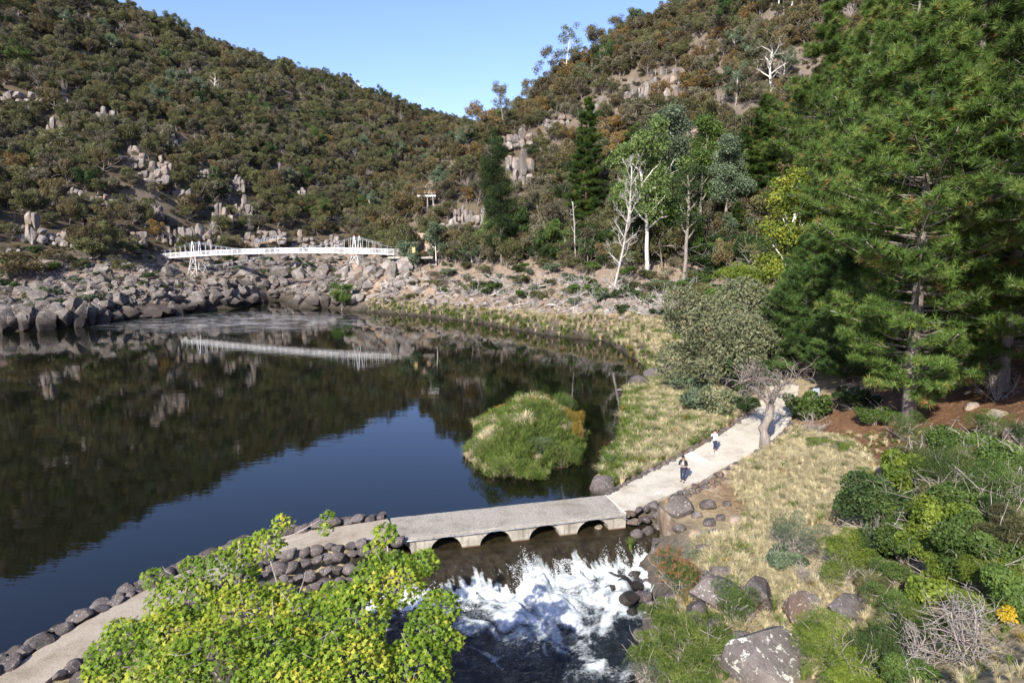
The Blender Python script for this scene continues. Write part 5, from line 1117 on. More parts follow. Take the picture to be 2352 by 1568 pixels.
for q_ in pick_:
    p, px, py, d, s = pool_[q_]; j = rs.choice(5, p=[.3, .16, .4, .08, .06]); s_ = rs.uniform(.55, .95) * (1 if d < 260 else 1.1); o = empty('gum_tree', p, '%s %s rising from the bush %s' % ('tall' if s_ > .78 else 'small', GN_[j], where(px, py - 20)), 'tree', 'taller gums in the hillside bush'); o.scale = (s_, s_, s_); o.rotation_euler[2] = rs.rand() * 6; obj('crown', GL[j][0], o); obj('trunk', GL[j][1], o)
    if len(o['label'].split()) > 16: o['label'] = o['label'].replace(' rising from the bush', '')
TA(1408, 684, 362, 130, name='dead_tree', label='tall dead grey tree with broken bare branches', leafm=None, barkm='grey_wood', r0=.24, limbs=20, first=.22, up=.6, kids=4, wob=.12, thin=.02, cat='dead tree')
TA(1322, 612, 465, 46, name='dead_tree', label='thin dead spar left of the tall dead tree', leafm=None, barkm='grey_wood', r0=.16, limbs=7, first=.4, kids=2, cat='dead tree')
TA(1570, 656, 395, 110, name='gum_tree', label='straight dark trunk with sparse foliage right of the white gum', leafm='dark_green', barkm='grey_bark', r0=.36, leaf=.34, per=16, cl=1.0, limbs=12, first=.4, kids=3)
TA(1152, 612, 355, 80, name='she_oak', label='dark drooping she-oak standing right of the broad pale face', leafm='dark_green', barkm='grey_bark', r0=.26, leaf=.6, per=110, cl=1.7, limbs=14, first=.15, kids=3, tmpl=BLADE, up=.2)
TA(1192, 598, 490, 80, name='she_oak', label='short dark green tree beside the drooping she-oak', leafm='dark_green', barkm='grey_bark', r0=.2, leaf=.4, per=60, cl=1.3, kids=3)
TA(1002, 614, 520, 86, name='gum_tree', label='small pale green gum at the right end of the footbridge', leafm='blue_green', barkm='pale_bark', r0=.16, leaf=.34, per=40, cl=1.0, limbs=6, kids=3)
TA(942, 618, 560, 70, name='gum_tree', label='low green tree hiding the right end of the footbridge', leafm='blue_green', barkm='grey_bark', r0=.12, leaf=.3, per=44, cl=.9, kids=3, first=.2)
TA(785, 716, 655, 70, name='waterside_tree', label='rounded green tree at the water below the right bridge tower', leafm='mid_green', barkm='grey_bark', r0=.1, leaf=.28, per=50, cl=.8, kids=3, first=.1)
TA(1790, 700, 395, 200, dep=74, name='plane_tree', label='yellow green plane tree with pale limbs between the hill and the pines', leafm='yellow_leaf', barkm='pale_bark', r0=.26, leaf=.30, per=34, cl=1.15, limbs=13, first=.15, kids=3, tmpl=OVAL)
TA(1300, 150, 55, 110, dep=226, name='skyline_gum', label='tall pale gum with an airy crown alone on the skyline', leafm='blue_green', barkm='pale_bark', r0=.22, leaf=.4, per=15, cl=1.1, limbs=9, kids=3, first=.3)
TA(1262, 180, 108, 90, dep=226, name='skyline_gum', label='dark airy tree on the skyline left of the pale gum', leafm='grey_olive', barkm='grey_bark', r0=.2, leaf=.4, per=20, cl=1.1, kids=3)
TA(1165, 262, 186, 80, dep=214, name='skyline_gum', label='leaning airy tree on the lower skyline', leafm='grey_olive', barkm='grey_bark', r0=.18, leaf=.38, per=16, cl=1.0, kids=3, lean=(-.35, 0))
TA(1205, 262, 182, 70, dep=216, name='skyline_gum', label='upright airy tree beside the leaning skyline tree', leafm='grey_olive', barkm='grey_bark', r0=.18, leaf=.38, per=18, cl=1.0, kids=3)
TA(1092, 312, 238, 110, dep=208, name='skyline_tree', label='orange tinted open tree at the dip in the skyline', leafm='rust', barkm='grey_bark', r0=.2, leaf=.4, per=20, cl=1.1, kids=3)
TA(1462, 70, 18, 70, dep=214, name='skyline_gum', label='small green gum poking above the right skyline', leafm='blue_green', barkm='grey_bark', r0=.16, leaf=.38, per=30, cl=1.0, kids=3)
TA(300, 34, 4, 44, dep=362, name='skyline_gum', label='lone dark tree on the left ridge', leafm='grey_olive', barkm='grey_bark', r0=.2, leaf=.5, per=30, cl=1.2, kids=3)
TA(495, 240, 170, 50, name='dead_tree', label='bare pale trunk rising from the left hillside', leafm=None, barkm='pale_bark', r0=.3, limbs=8, kids=3, cat='dead tree')
TA(430, 198, 160, 50, name='dead_tree', label='pale broken spar left of the bare pale trunk', leafm=None, barkm='pale_bark', r0=.22, limbs=5, kids=2, cat='dead tree')
TA(1770, 225, 100, 150, name='dead_tree', label='big bare gum with spreading white limbs high on the right hill', leafm='grey_olive', barkm='pale_bark', r0=.34, limbs=10, kids=3, leaf=.34, per=6, cl=1.0, cat='tree')
TA(1130, 290, 248, 60, dep=214, name='skyline_tree', label='second orange tinted tree right of the skyline dip', leafm='rust', barkm='grey_bark', r0=.16, leaf=.38, per=26, cl=1.1, kids=3)
TA(1235, 230, 190, 60, dep=224, name='skyline_gum', label='rust and grey tree beside the upright airy skyline tree', leafm='brown_olive', barkm='grey_bark', r0=.16, leaf=.38, per=24, cl=1.1, kids=3)
TA(1370, 120, 62, 80, dep=222, name='skyline_gum', label='bushy grey tree on the skyline right of the pale gum', leafm='grey_olive', barkm='grey_bark', r0=.2, leaf=.38, per=34, cl=1.3, kids=3)
TA(1330, 160, 118, 60, dep=224, name='skyline_gum', label='grey tree under the right side of the pale skyline gum', leafm='grey_olive', barkm='grey_bark', r0=.16, leaf=.38, per=30, cl=1.2, kids=3)
TA(1420, 95, 44, 70, dep=218, name='skyline_gum', label='broad grey tree left of the small green skyline gum', leafm='grey_olive', barkm='grey_bark', r0=.2, leaf=.38, per=30, cl=1.3, kids=3)
TA(1530, 50, 12, 80, dep=208, name='skyline_gum', label='airy tree just right of the small green skyline gum', leafm='grey_olive', barkm='grey_bark', r0=.2, leaf=.38, per=26, cl=1.2, kids=3)
for k, (px, pb, pt) in enumerate([(1722, 48, -14), (1745, 36, -20), (1785, 44, -22), (1800, 40, -18), (1815, 60, -16), (1838, 46, -20), (1700, 30, -20), (1860, 40, -26)]):
    TA(px, pb, pt, 30, name='gum_tree', label='slim white gum trunk at the top of the right hill, %s from the left' % ['second', 'third', 'fourth', 'fifth', 'sixth', 'seventh', 'first', 'eighth'][k], leafm='grey_olive', barkm='pale_bark', r0=.26, limbs=5, first=.55, kids=2, leaf=.36, per=20, cl=.9, group='white gum trunks at the top of the right hill')
for k, (px, pb, pt, wp, kd, lab) in enumerate([(1401, 345, 265, 78, 'rust', 'bright rust orange tree right of the tall dark conifer'), (1415, 380, 300, 60, 'rust', 'smaller rust tree just below the bright rust tree'), (1517, 268, 190, 62, 'rust', 'rust orange tree in front of the split cliff blocks'), (1607, 225, 172, 90, 'rust', 'wide rust orange tree right of the cliff-top railing'),
      (1568, 268, 214, 46, 'rust', 'small rust tree under the wide rust tree'), (1520, 125, 84, 44, 'rust', 'small rust tree near the right skyline'), (1306, 196, 142, 64, 'rust', 'rust tinted tree under the lone skyline gum'), (1086, 375, 330, 60, 'rust', 'rust tinted tree above the lookout platform'),
      (1270, 560, 470, 90, 'grey_olive', 'grey leafless looking tree left of the tall conifer foot'), (1236, 470, 400, 80, 'grey_olive', 'rounded grey tree on the pale rib'), (940, 500, 440, 90, 'brown_olive', 'brown olive tree left of the lookout platform'), (905, 560, 490, 100, 'brown_olive', 'wide brownish tree above the right end of the footbridge'), (1030, 462, 405, 50, 'brown_olive', 'brown tree touching the lookout platform'),
      (245, 590, 510, 70, 'olive', 'yellowish green tree on the left bank above the boulders'), (60, 640, 575, 120, 'brown_olive', 'wide brown olive tree below the left cliff path'), (215, 600, 545, 80, 'olive', 'olive tree at the bend of the left path'), (515, 585, 540, 70, 'olive', 'rounded olive tree behind the left span'), (590, 530, 490, 80, 'grey_olive', 'grey tree above the steel walkway'), (150, 610, 580, 60, 'grey_olive', 'grey bush at the top of the left boulder field')]):
    p, d = hit1(px, pb); s = wp / FPX * d / 2; Hh = (pb - pt) / FPX * d / 1.9
    o = empty('bush_tree', p, lab, 'tree'); o.scale = (s, s, Hh); o.rotation_euler[2] = rs.rand() * 6.28; v = rs.randint(3); obj('crown', BT[kd][v][0], o); obj('trunk', BT[kd][v][1], o)

# ---- conifers
def conifer(seed, H, R, first, whorls, per, tuft, twigs, profile, droop=.0, r0=.4, upc=.3, bare=True, keep=1.0):
    r = np.random.RandomState(seed); mt_, mc = MB(), MB(); tr = np.array([(sin(z * .9 + seed) * .012 * H * z, cos(z * .7 + seed) * .01 * H * z, z * H - .4) for z in np.linspace(0, 1, 12)])
    mt_.tube(tr, np.linspace(r0, .04, 12), 9, .5); pos, nr = [], []
    for w_ in range(whorls):
        t = first + (1 - first) * (w_ / (whorls - 1.)) ** .92; n = max(3, int(per * (1.1 - .5 * t)))
        for k in range(n):
            if r.rand() > keep: continue
            a = r.rand() * 6.283; tj = min(.985, max(first, t + r.uniform(-.022, .022))); L = R * profile(t) * r.uniform(.45, 1.15)
            if L < .3: L = .3
            base = np.array([np.interp(tj, np.linspace(0, 1, 12), tr[:, j]) for j in range(3)]); d = np.array([cos(a), sin(a), upc + .5 * t - droop])
            q, ra, dd = branch(base, d, L, max(.02, r0 * .22 * (1.1 - t)), 7, .08, (.05 if droop == 0 else .02), r)
            mt_.tube(q, ra, 4, r.rand())
            side = np.cross(dd, [0, 0, 1]); side /= np.linalg.norm(side) + 1e-6
            nt_ = int(twigs * (L / R + .25))
            for j in range(nt_):
                u = r.uniform(.22, 1.0) ** .7; f = u * 7; i = min(int(f), 6); p = q[i] + (q[i + 1] - q[i]) * (f - i)
                lat = (1.05 - u) * L * .42 * r.uniform(-1, 1); tip = p + side * lat + np.array([0, 0, r.uniform(-.05, .32) * (.4 + abs(lat) * .5)]) + dd * abs(lat) * .5
                pos.append(tip); nr.append(dd * .45 + side * np.sign(lat) * .35 + np.array([0, 0, .55]))
                if j % 4 == 0: mt_.tube([p, (p + tip) / 2 + r.randn(3) * .05, tip], [.022, .016, .008], 3, r.rand())
            if bare and r.rand() < .5:
                for j in range(3): p = q[r.randint(1, 4)]; mt_.tube([p, p + r.randn(3) * .35 * L / R, p + r.randn(3) * .8 * L / R - [0, 0, .2]], [.02, .014, .006], 3, r.rand())
    pos, nr = np.array(pos), np.array(nr); nr /= np.linalg.norm(nr, axis=1)[:, None]; n = len(pos)
    cr = fbm(pos[:, 0] * .8 + 20, pos[:, 1] * .8 + pos[:, 2] * .8, 3); rnd = np.clip(.45 + (cr - .5) * 1.2 + r.randn(n) * .18, 0, 1)
    rad_ = np.hypot(pos[:, 0], pos[:, 1])
    for k in range(3):
        m_ = np.arange(n) % 3 == k; stamp(mc, TUFTS[k], pos[m_], rotmats(m_.sum(), nr[m_], .72, r), tuft * r.uniform(.7, 1.25, m_.sum()), rnd[m_])
    return mt_, mc, n
prof_pine = lambda t: (.62 + .42 * sin(pi * min(1, (t - .1) * 1.5))) * (1 - max(0, t - .55) * 1.55)
PINES = []
for sd_ in range(3):
    mt_, mc, n = conifer(11 + sd_, 30, 7.4, .10, 36, 10, .62, 52, prof_pine, r0=.52, upc=-.10); PINES.append((mt_.mesh('trunk', MAT['grey_bark'], True), mc.mesh('crown', MAT['pine'])))
print('pine tufts', n)
def place_con(name, label, lib, p, H, href, rz, cat='tree', group=None, wide=1.0):
    o = empty(name, p, label, cat, group); s = H / href; o.scale = (s * wide, s * wide, s); o.rotation_euler[2] = rz; obj('trunk', lib[0], o); obj('crown', lib[1], o); return o
pines = [(2082, 1012, 44, 27, 'pine with the leaning scarred trunk nearest the straw field', 1.0), (2178, 985, 49, 31, 'great pine with the thickest trunk in the middle of the pines', 1.05), (2330, 905, 50, 33, 'tall pine at the right picture edge behind the steps', 1.0),
         (2040, 890, 64, 33, 'tall pine behind the path sign', 1.05), (2230, 840, 72, 35, 'pine towering behind the great pine', 1.1), (1960, 780, 84, 27, 'pine on the slope left of the tall pines', 1.0), (2420, 800, 62, 34, 'pine cut by the right edge of the picture', 1.1), (2120, 720, 92, 34, 'farthest pine seen over the others', 1.0), (2480, 1150, 34, 26, 'nearest pine beyond the right edge', .8), (1900, 700, 100, 22, 'smaller pine low on the hill behind the yellow plane tree', 1.0),
         (2130, 930, 56, 29, 'pine crowded behind the leaning trunk', 1.05), (2290, 960, 43, 27, 'bushy pine right of the great pine', 1.0), (1985, 860, 72, 29, 'pine between the sign and the slope', 1.05), (2200, 780, 80, 36, 'high pine above the great pine', 1.1), (1940, 800, 84, 33, 'leftmost of the tall pines above the young pines', 1.05), (1880, 640, 96, 34, 'tall pine rising behind the leftmost tall pine', 1.1)]
for k, (px, py, d, H, lab, wd) in enumerate(pines):
    p = P(px, py, d); p[2] = float(height(p[0], p[1])[0]); place_con('pine_tree', 'green ' + lab, PINES[k % 3], p, H, 30, k * 1.7, group='pines on the right bank', wide=wd)
prof_y = lambda t: .95 * (1 - t) ** .75 + .08
mt_, mc, n = conifer(31, 13, 4.6, .06, 26, 12, .5, 52, prof_y, r0=.3, upc=.25, bare=False); YP = (mt_.mesh('trunk', MAT['grey_bark'], True), mc.mesh('crown', MAT['pine_blue']))
for k, (px, py, d, H, lab, wd) in enumerate([(1850, 880, 62, 13.5, 'dense deep green young pine in front of the tall pines', 1.15), (1935, 930, 57, 11, 'deep green young pine behind the path sign', 1.1), (1800, 860, 70, 9.5, 'deep green young pine between the plane tree and the pines', 1.0), (2215, 940, 54, 7.5, 'short bushy pine behind the great pine trunk', 1.3), (2320, 900, 52, 8.5, 'short bushy pine at the right edge by the steps', 1.3), (2020, 925, 58, 7.5, 'short bushy pine left of the leaning trunk', 1.3), (2120, 925, 60, 7, 'short bushy pine between the two big trunks', 1.3), (1905, 700, 80, 15, 'deep green pine above the other young pines', 1.1)]):
    p = P(px, py, d); p[2] = float(height(p[0], p[1])[0]); place_con('young_pine', lab, YP, p, H, 13, k * 2.1 + .4, group='young pines', wide=wd)
mt_, mc, n = conifer(41, 24, 4.8, .05, 34, 11, .72, 36, lambda t: (1 - t) ** .62 * .9 + .07, r0=.4, upc=.05, bare=False, droop=.12); NF = (mt_.mesh('trunk', MAT['brown_bark'], True), mc.mesh('crown', MAT['norfolk']))
for px, py, pt, lab, wd in [(1345, 520, 236, 'tall dark pointed conifer standing above the right slope', 1.0), (1752, 480, 228, 'broad dark conifer right of the grey green gums', 1.5), (1705, 420, 300, 'dark conifer between the cliff and the broad dark conifer', 1.3), (1870, 620, 380, 'dark conifer above the yellow plane tree', 1.4), (1690, 600, 470, 'dark green conifer behind the straight dark trunk', 1.3)]:
    p, d = hit1(px, py); Hh = (py - pt) / FPX * d; place_con('conifer', lab, NF, p, Hh, 24, px * .1, wide=wd * (1 if px > 1400 else .95))

# ---- shrubs near the camera
def shrub(px, py, wpx, hpx, leafm, label, leaf=.09, n=4200, tmpl=DIAM, cat='shrub', twig='twig', nl=9, flowers=None, name='shrub', bare=0, up=.35, seed=None, pz=None):
    """px, py: centre of the shrub in the picture"""
    r = np.random.RandomState(seed or int(px * 3 + py)); base, d = hit1(px, min(py + hpx * .36, 1640)); W, Hh = wpx / FPX * d / 2 * 1.12, hpx / FPX * d / 2 * 1.15
    root = empty(name, base, label, cat); L = [(0, 0, Hh * .8, W * .6, W * .6, Hh * .6)]
    for k in range(nl):
        a = r.rand() * 6.28; q = W * r.uniform(.35, .8); s = W * r.uniform(.26, .46); L.append((cos(a) * q, sin(a) * q, Hh * r.uniform(.35, 1.45), s, s, s * .85))
    mt_ = MB()
    for l in L:
        q, ra, _ = branch((0, 0, -.15), (l[0] * .8 + .01, l[1] * .8, l[2]), sqrt(l[0] ** 2 + l[1] ** 2 + l[2] ** 2), .03, 6, .14, 0, r); mt_.tube(q, ra, 5, r.rand())
        for j in range(7 + bare):
            i = r.randint(2, 7); qq, rr, _ = branch(q[min(i, 6)], r.randn(3) + [0, 0, .6], l[3] * r.uniform(.8, 1.5), .013, 5, .25, 0, r); mt_.tube(qq, rr, 3, r.rand())
            if bare:
                for jj_ in range(2): q3, r3, _ = branch(qq[r.randint(2, 5)], r.randn(3) + [0, 0, .5], l[3] * .7, .008, 4, .25, 0, r); mt_.tube(q3, r3, 3, r.rand())
    obj('stems', mt_.mesh('stems', MAT[twig], True), root)
    if leafm:
        n = int(n * 1.15); leaf = leaf * 1.55; pos, nr, k = lobe_cloud(L, n, r, up, .2); g = clump_rnd(pos, k, n, r, 1.6); cl = MB(); stamp(cl, tmpl, pos, rotmats(n, nr, .4, r), leaf * r.uniform(.65, 1.35, n), g); obj('leaves', cl.mesh('leaves', MAT[leafm]), root)
    if flowers:
        pos, nr, k = lobe_cloud(L, 260, r, .9, .05); cl = MB(); 
        for q_ in range(4): stamp(cl, TUFTS[0], pos + nr * .04, rotmats(260, nr, .6, r), .12, r.rand(260))
        obj('flower_heads', cl.mesh('flower_heads', MAT[flowers]), root)
    return root
SH = [(1660, 800, 250, 250, 'wattle', 'large rounded pale grey green tree beside the straw grass and path', 0.17, 30000, DIAM), (1650, 930, 110, 80, 'wattle', 'low bough of pale green leaves drooping by the path', .16, 5500, DIAM),
      (1830, 1238, 110, 90, 'blue_green', 'grey green shrub at the lower edge of the straw field', .07, 5000, BLADE), (1940, 1290, 130, 140, 'lime', 'olive lime shrub with feathery leaves in the lower field', .08, 7500, BLADE), (2005, 1180, 170, 130, 'dark_green', 'dark green bushy shrub above the feathery shrub', .09, 7500, DIAM),
      (2095, 1095, 120, 110, 'lime', 'light yellow green leafy shrub under the pines', .11, 4200, OVAL), (2200, 1090, 210, 150, 'mid_green', 'wide fine leaved olive shrub below the thick pine trunk', .09, 8500, BLADE), (2310, 1120, 170, 150, 'mid_green', 'fine leaved shrub at the right edge below the pines', .09, 7000, BLADE),
      (2130, 1240, 150, 150, 'lime', 'broad leaved bright green shrub in the middle right', .085, 9000, DIAM), (2240, 1290, 190, 130, 'mid_green', 'wide broad leaved shrub at the right', .085, 11000, DIAM), (2320, 1380, 130, 120, 'mid_green', 'green shrub beside the golden leaves', .085, 8000, DIAM), (2325, 1425, 60, 60, 'gold_leaf', 'small golden yellow shrub at the right edge', .06, 1600, DIAM),
      (1905, 1500, 200, 140, 'lime', 'lime green fine leaved shrub beside the massive lichened boulder', .07, 9500, BLADE), (2010, 1510, 130, 130, 'dark_green', 'dark olive shrub right of the lime green shrub', .07, 5500, BLADE), (1562, 1335, 120, 120, 'mid_green', 'shrub with rusty orange flower heads beside the rapids', .08, 4200, BLADE, 'flower'),
      (1678, 1395, 110, 110, 'mid_green', 'dark feathery shrub between the brown slab rocks', .08, 4200, BLADE), (1565, 1470, 150, 130, 'sedge', 'willowy shrub with narrow leaves at the bottom near the river', .09, 6000, BLADE), (1490, 1535, 100, 80, 'blue_green', 'grey leaved shrub at the bottom edge beside the river', .06, 3500, BLADE),
      (2075, 985, 90, 74, 'mid_green', 'small olive shrub beneath the leaning pine trunk', .08, 3600, BLADE), (2140, 1010, 90, 60, 'mid_green', 'olive shrub between the two pine trunks', .08, 3000, BLADE), (2275, 985, 90, 64, 'mid_green', 'small rounded shrub below the stone steps', .08, 3200, BLADE), (2345, 1000, 70, 60, 'dark_green', 'dark shrub at the right edge by the steps', .08, 2600, BLADE),
      (1700, 1268, 56, 34, 'lime', 'low lime tuft shrub in the straw grass', .06, 1500, BLADE), (1850, 945, 90, 70, 'mid_green', 'glossy green shrub beside the path sign', .13, 2400, OVAL), (2060, 1400, 130, 90, 'mid_green', 'olive shrub left of the bare grey thicket', .08, 4000, BLADE), (2150, 1370, 120, 70, 'lime', 'bright leafed sprays over the grey thicket', .10, 3000, OVAL),
      (2210, 1500, 120, 60, 'lime', 'scattered lime foliage in the grey thicket', .08, 1600, BLADE), (1590, 1275, 60, 40, 'blue_green', 'small grey leaved shrub on the smooth rock', .06, 1600, BLADE), (1395, 1060, 50, 44, 'mid_green', 'small willow overhanging the water by the path', .09, 1300, BLADE),
      (1610, 925, 90, 60, 'blue_green', 'low bough at the foot of the pale green tree', .16, 2200, OVAL), (1720, 870, 110, 90, 'dark_green', 'shaded dark shrub behind the twisted tree', .14, 2600, OVAL), (2050, 1330, 90, 60, 'mid_green', 'small leafy shrub below the dark green bush', .09, 2600, BLADE), (2270, 1210, 120, 90, 'dark_green', 'deep green shrub between the broad leaved shrubs', .1, 4200, BLADE)]
for a in SH:
    shrub(a[0], a[1], a[2], a[3], a[4], a[5], a[6], a[7], a[8], flowers=a[9] if len(a) > 9 else None, nl=16 if a[2] > 200 else 10)
for px, py, wp, hp, lab in [(2230, 1480, 270, 150, 'tangled bare grey thicket in the bottom right corner'), (2110, 1500, 110, 120, 'bare grey stems with curved trunks at the bottom'), (2175, 1130, 100, 70, 'bare grey twiggy bush beneath the olive shrubs'), (1785, 1240, 60, 40, 'bare lilac grey twig bush in the straw field'), (1850, 1315, 80, 70, 'bare twig bush beside the feathery shrub'),
                            (1868, 975, 50, 70, 'small bare branching shrub on the pine needles'), (2110, 1040, 80, 60, 'fine bare grey bush under the leaning pine'), (2290, 880, 130, 110, 'pale leafless bush hanging over the stone steps'), (2160, 830, 110, 60, 'pale dead branches in front of the great pine')]:
    shrub(px, py, wp, hp, None, lab, bare=9, nl=9, name='bare_shrub')
LB = {}
for j, kd in enumerate(('mid_green', 'lime', 'dark_green', 'sedge', 'blue_green', 'olive')):
    r = np.random.RandomState(300 + j); L = bush_lobes(r, 1, 1.25) + bush_lobes(r, 1.05, 1.1)[1:]; n_ = 7500; pos, nr, k = lobe_cloud(L, n_, r, .45, .2); mc = MB(); stamp(mc, (BLADE if j in (1, 3, 5) else DIAM), pos, rotmats(n_, nr, .4, r), r.uniform(.085, .15, n_) * (1.35 if j in (1, 3, 5) else 1), clump_rnd(pos, k, n_, r, 2.2))
    mt_ = MB(); [mt_.tube(*branch((0, 0, -.2), r.randn(3) * .7 + [0, 0, 1], 1.35, .022, 5, .15, 0, r)[:2], 4, .5) for _ in range(16)]; [mt_.tube(*branch(r.randn(3) * .35 + [0, 0, .6], r.randn(3) + [0, 0, .8], .8, .010, 4, .2, 0, r)[:2], 3, .5) for _ in range(60)]
    LB[kd] = (mc.mesh('leaves', MAT[kd]), mt_.mesh('stems', MAT['twig']))
LBN = {'mid_green': 'green', 'lime': 'lime green', 'dark_green': 'dark green', 'sedge': 'yellowish green', 'blue_green': 'grey green', 'olive': 'olive'}
for px, py, wp, hp, kd, wh in [(2130, 1060, 130, 80, 'olive', 'below the leaning pine trunk'), (2210, 1030, 120, 80, 'mid_green', 'against the thick pine trunk'), (2260, 1080, 140, 100, 'olive', 'behind the wide fine leaved shrub'), (2330, 1060, 120, 90, 'mid_green', 'at the right edge under the steps'), (2160, 1150, 150, 100, 'olive', 'left of the wide fine leaved shrub'), (2240, 1170, 150, 110, 'mid_green', 'in the middle of the right hand shrubs'),
      (2330, 1220, 130, 120, 'olive', 'at the right edge above the broad leaved shrub'), (2060, 1170, 110, 90, 'lime', 'between the dark green bush and the light leafy shrub'), (2080, 1260, 110, 100, 'mid_green', 'left of the broad leaved bright shrub'), (2180, 1300, 130, 100, 'lime', 'under the broad leaved bright shrub'), (2290, 1330, 130, 90, 'lime', 'above the golden shrub'), (2010, 1260, 90, 90, 'dark_green', 'below the dark green bushy shrub'),
      (2000, 1350, 100, 70, 'olive', 'right of the feathery lime shrub'), (2120, 1430, 110, 70, 'sedge', 'left of the bare grey thicket'), (2260, 1410, 110, 70, 'lime', 'over the top of the bare grey thicket'), (2070, 1480, 90, 80, 'dark_green', 'beside the bare curved stems'), (1980, 1560, 150, 90, 'lime', 'at the bottom edge right of the lime shrub'), (2090, 1560, 110, 70, 'mid_green', 'at the bottom edge beside the grey thicket'),
      (1530, 1420, 90, 70, 'sedge', 'below the rusty flowered shrub'), (1620, 1490, 120, 90, 'sedge', 'right of the willowy shrub'), (1510, 1500, 110, 80, 'sedge', 'left of the willowy shrub at the river'), (1590, 1560, 130, 70, 'sedge', 'at the bottom edge below the willowy shrub'),
      (1800, 1290, 80, 60, 'blue_green', 'below the grey green shrub'), (1990, 1100, 60, 46, 'sedge', 'at the right end of the straw field'), (1945, 1030, 50, 34, 'sedge', 'a spiky tussock at the top of the straw field'), (1880, 1020, 50, 34, 'sedge', 'a spiky tussock near the path bend'), (2010, 960, 70, 50, 'mid_green', 'in shade left of the leaning trunk'), (1960, 920, 80, 60, 'dark_green', 'in deep shade right of the path sign'),
      (1590, 880, 90, 60, 'blue_green', 'at the shore side foot of the pale green tree'), (1700, 930, 70, 46, 'dark_green', 'beside the path under the pale green tree'), (1690, 700, 110, 80, 'mid_green', 'behind the top of the pale green tree'), (1620, 680, 100, 60, 'olive', 'on the talus above the pale green tree'), (1740, 740, 120, 100, 'mid_green', 'between the plane tree and the pale green tree'), (1720, 640, 120, 80, 'lime', 'at the foot of the yellow green plane tree'), (1640, 610, 100, 60, 'dark_green', 'right of the straight dark trunk')]:
    p, d = hit1(px, min(py + hp * .36, 1640)); W, Hh = wp / FPX * d / 2 * 1.15, hp / FPX * d / 1.5 / 1.05; o = empty('shrub', p, LBN[kd] + ' shrub ' + wh, 'shrub'); o.scale = (W, W, Hh); o.rotation_euler[2] = rs.rand() * 6; obj('leaves', LB[kd][0], o); obj('stems', LB[kd][1], o)
# ---- twisted tree over the path
tb = G(1757, 1026, 1.7); rt = empty('twisted_tree', tb, 'twisted grey tree leaning over the path with a bare twiggy crown', 'tree'); mb = MB(); r = np.random.RandomState(5)
def PW(px, py, d): return P(px, py, d) - tb
dT = project(tb)[2]
fk = PW(1770, 930, dT + .3); mb.tube([np.array([0, 0, -.4]), PW(1757, 1000, dT - .1), PW(1752, 985, dT - .15), PW(1766, 960, dT), fk], [.42, .34, .33, .30, .27], 10, .5)
l1 = [fk, PW(1752, 910, dT + .6), PW(1735, 893, dT + 1.0), PW(1715, 880, dT + 1.4), PW(1700, 875, dT + 1.2)]; l2 = [fk, PW(1783, 905, dT), PW(1792, 885, dT), PW(1812, 880, dT - .3), PW(1830, 868, dT - .4)]; l3 = [fk, PW(1768, 905, dT), PW(1760, 885, dT), PW(1745, 872, dT), PW(1722, 868, dT + .2), PW(1705, 880, dT + .2)]
tw = []
for l, ra in ((l1, .2), (l2, .15), (l3, .13)): mb.tube(l, np.linspace(ra, .05, len(l)), 7, .6); tw += l[1:]
for q in tw:
    for k in range(9):
        p1, ra, d1 = branch(q, r.randn(3) + [0, 0, .9], r.uniform(.9, 1.7), .03, 5, .25, 0, r); mb.tube(p1, ra, 4, r.rand())
        for j in range(4):
            p2, ra, _ = branch(p1[r.randint(2, 6)], d1 + r.randn(3) * .8, r.uniform(.4, .8), .014, 4, .25, 0, r); mb.tube(p2, ra, 3, r.rand())
obj('trunk', mb.mesh('trunk', MAT['grey_bark'], True), rt)

# ---- foreground plane tree
PLB = np.array([-4.6, 13.5, -1.3]); rt = empty('plane_tree', PLB, 'big yellow green plane tree with lobed leaves filling the lower left foreground', 'tree'); r = np.random.RandomState(8)
PL = [(300, 1500, 105, 19), (235, 1560, 60, 18.5), (420, 1390, 95, 20), (350, 1330, 34, 20.5), (520, 1320, 85, 20.5), (610, 1250, 50, 21), (648, 1200, 30, 21), (560, 1262, 40, 21), (752, 1184, 17, 21), (748, 1215, 22, 21), (884, 1225, 34, 20.3), (860, 1262, 30, 20.3), (905, 1330, 88, 19.7), (975, 1290, 40, 20),
      (1012, 1395, 56, 19.5), (1036, 1470, 34, 19), (960, 1520, 86, 18.5), (820, 1410, 92, 19), (700, 1420, 84, 19.5), (560, 1420, 108, 19.5), (640, 1500, 118, 18.5), (480, 1520, 128, 18), (800, 1540, 128, 18), (770, 1370, 50, 19.5), (640, 1372, 48, 20), (440, 1300, 34, 20.8), (980, 1440, 60, 19), (400, 1460, 90, 19), (270, 1440, 30, 19.4), (850, 1320, 50, 19.6), (1005, 1560, 40, 18.3), (690, 1560, 120, 17.6), (380, 1570, 110, 17.8)]
lob = []
for px, py, rp, d in PL: c = P(px, py, d) - PLB; s = rp / FPX * d; lob.append((c[0], c[1], c[2], s, s, s * .85))
N = 17500; lob = [(a_, b_, c_, d_ * .9, e_ * .9, f_ * .8) for a_, b_, c_, d_, e_, f_ in lob]; pos, nr, k = lobe_cloud(lob, N, r, .5, .16); nr = nr * .45 + np.array([-.25, -.45, .75]); nr /= np.linalg.norm(nr, axis=1)[:, None]
Rm = rotmats(N, nr, .62, r); szs = r.uniform(.12, .235, N); cr = fbm(pos[:, 0] * 1.1 + 7, pos[:, 1] * 1.1 + pos[:, 2] * 1.1 + 3, 3); rnd = np.clip(.5 + (cr - .5) * 1.1 + r.randn(N) * .22, 0, 1)
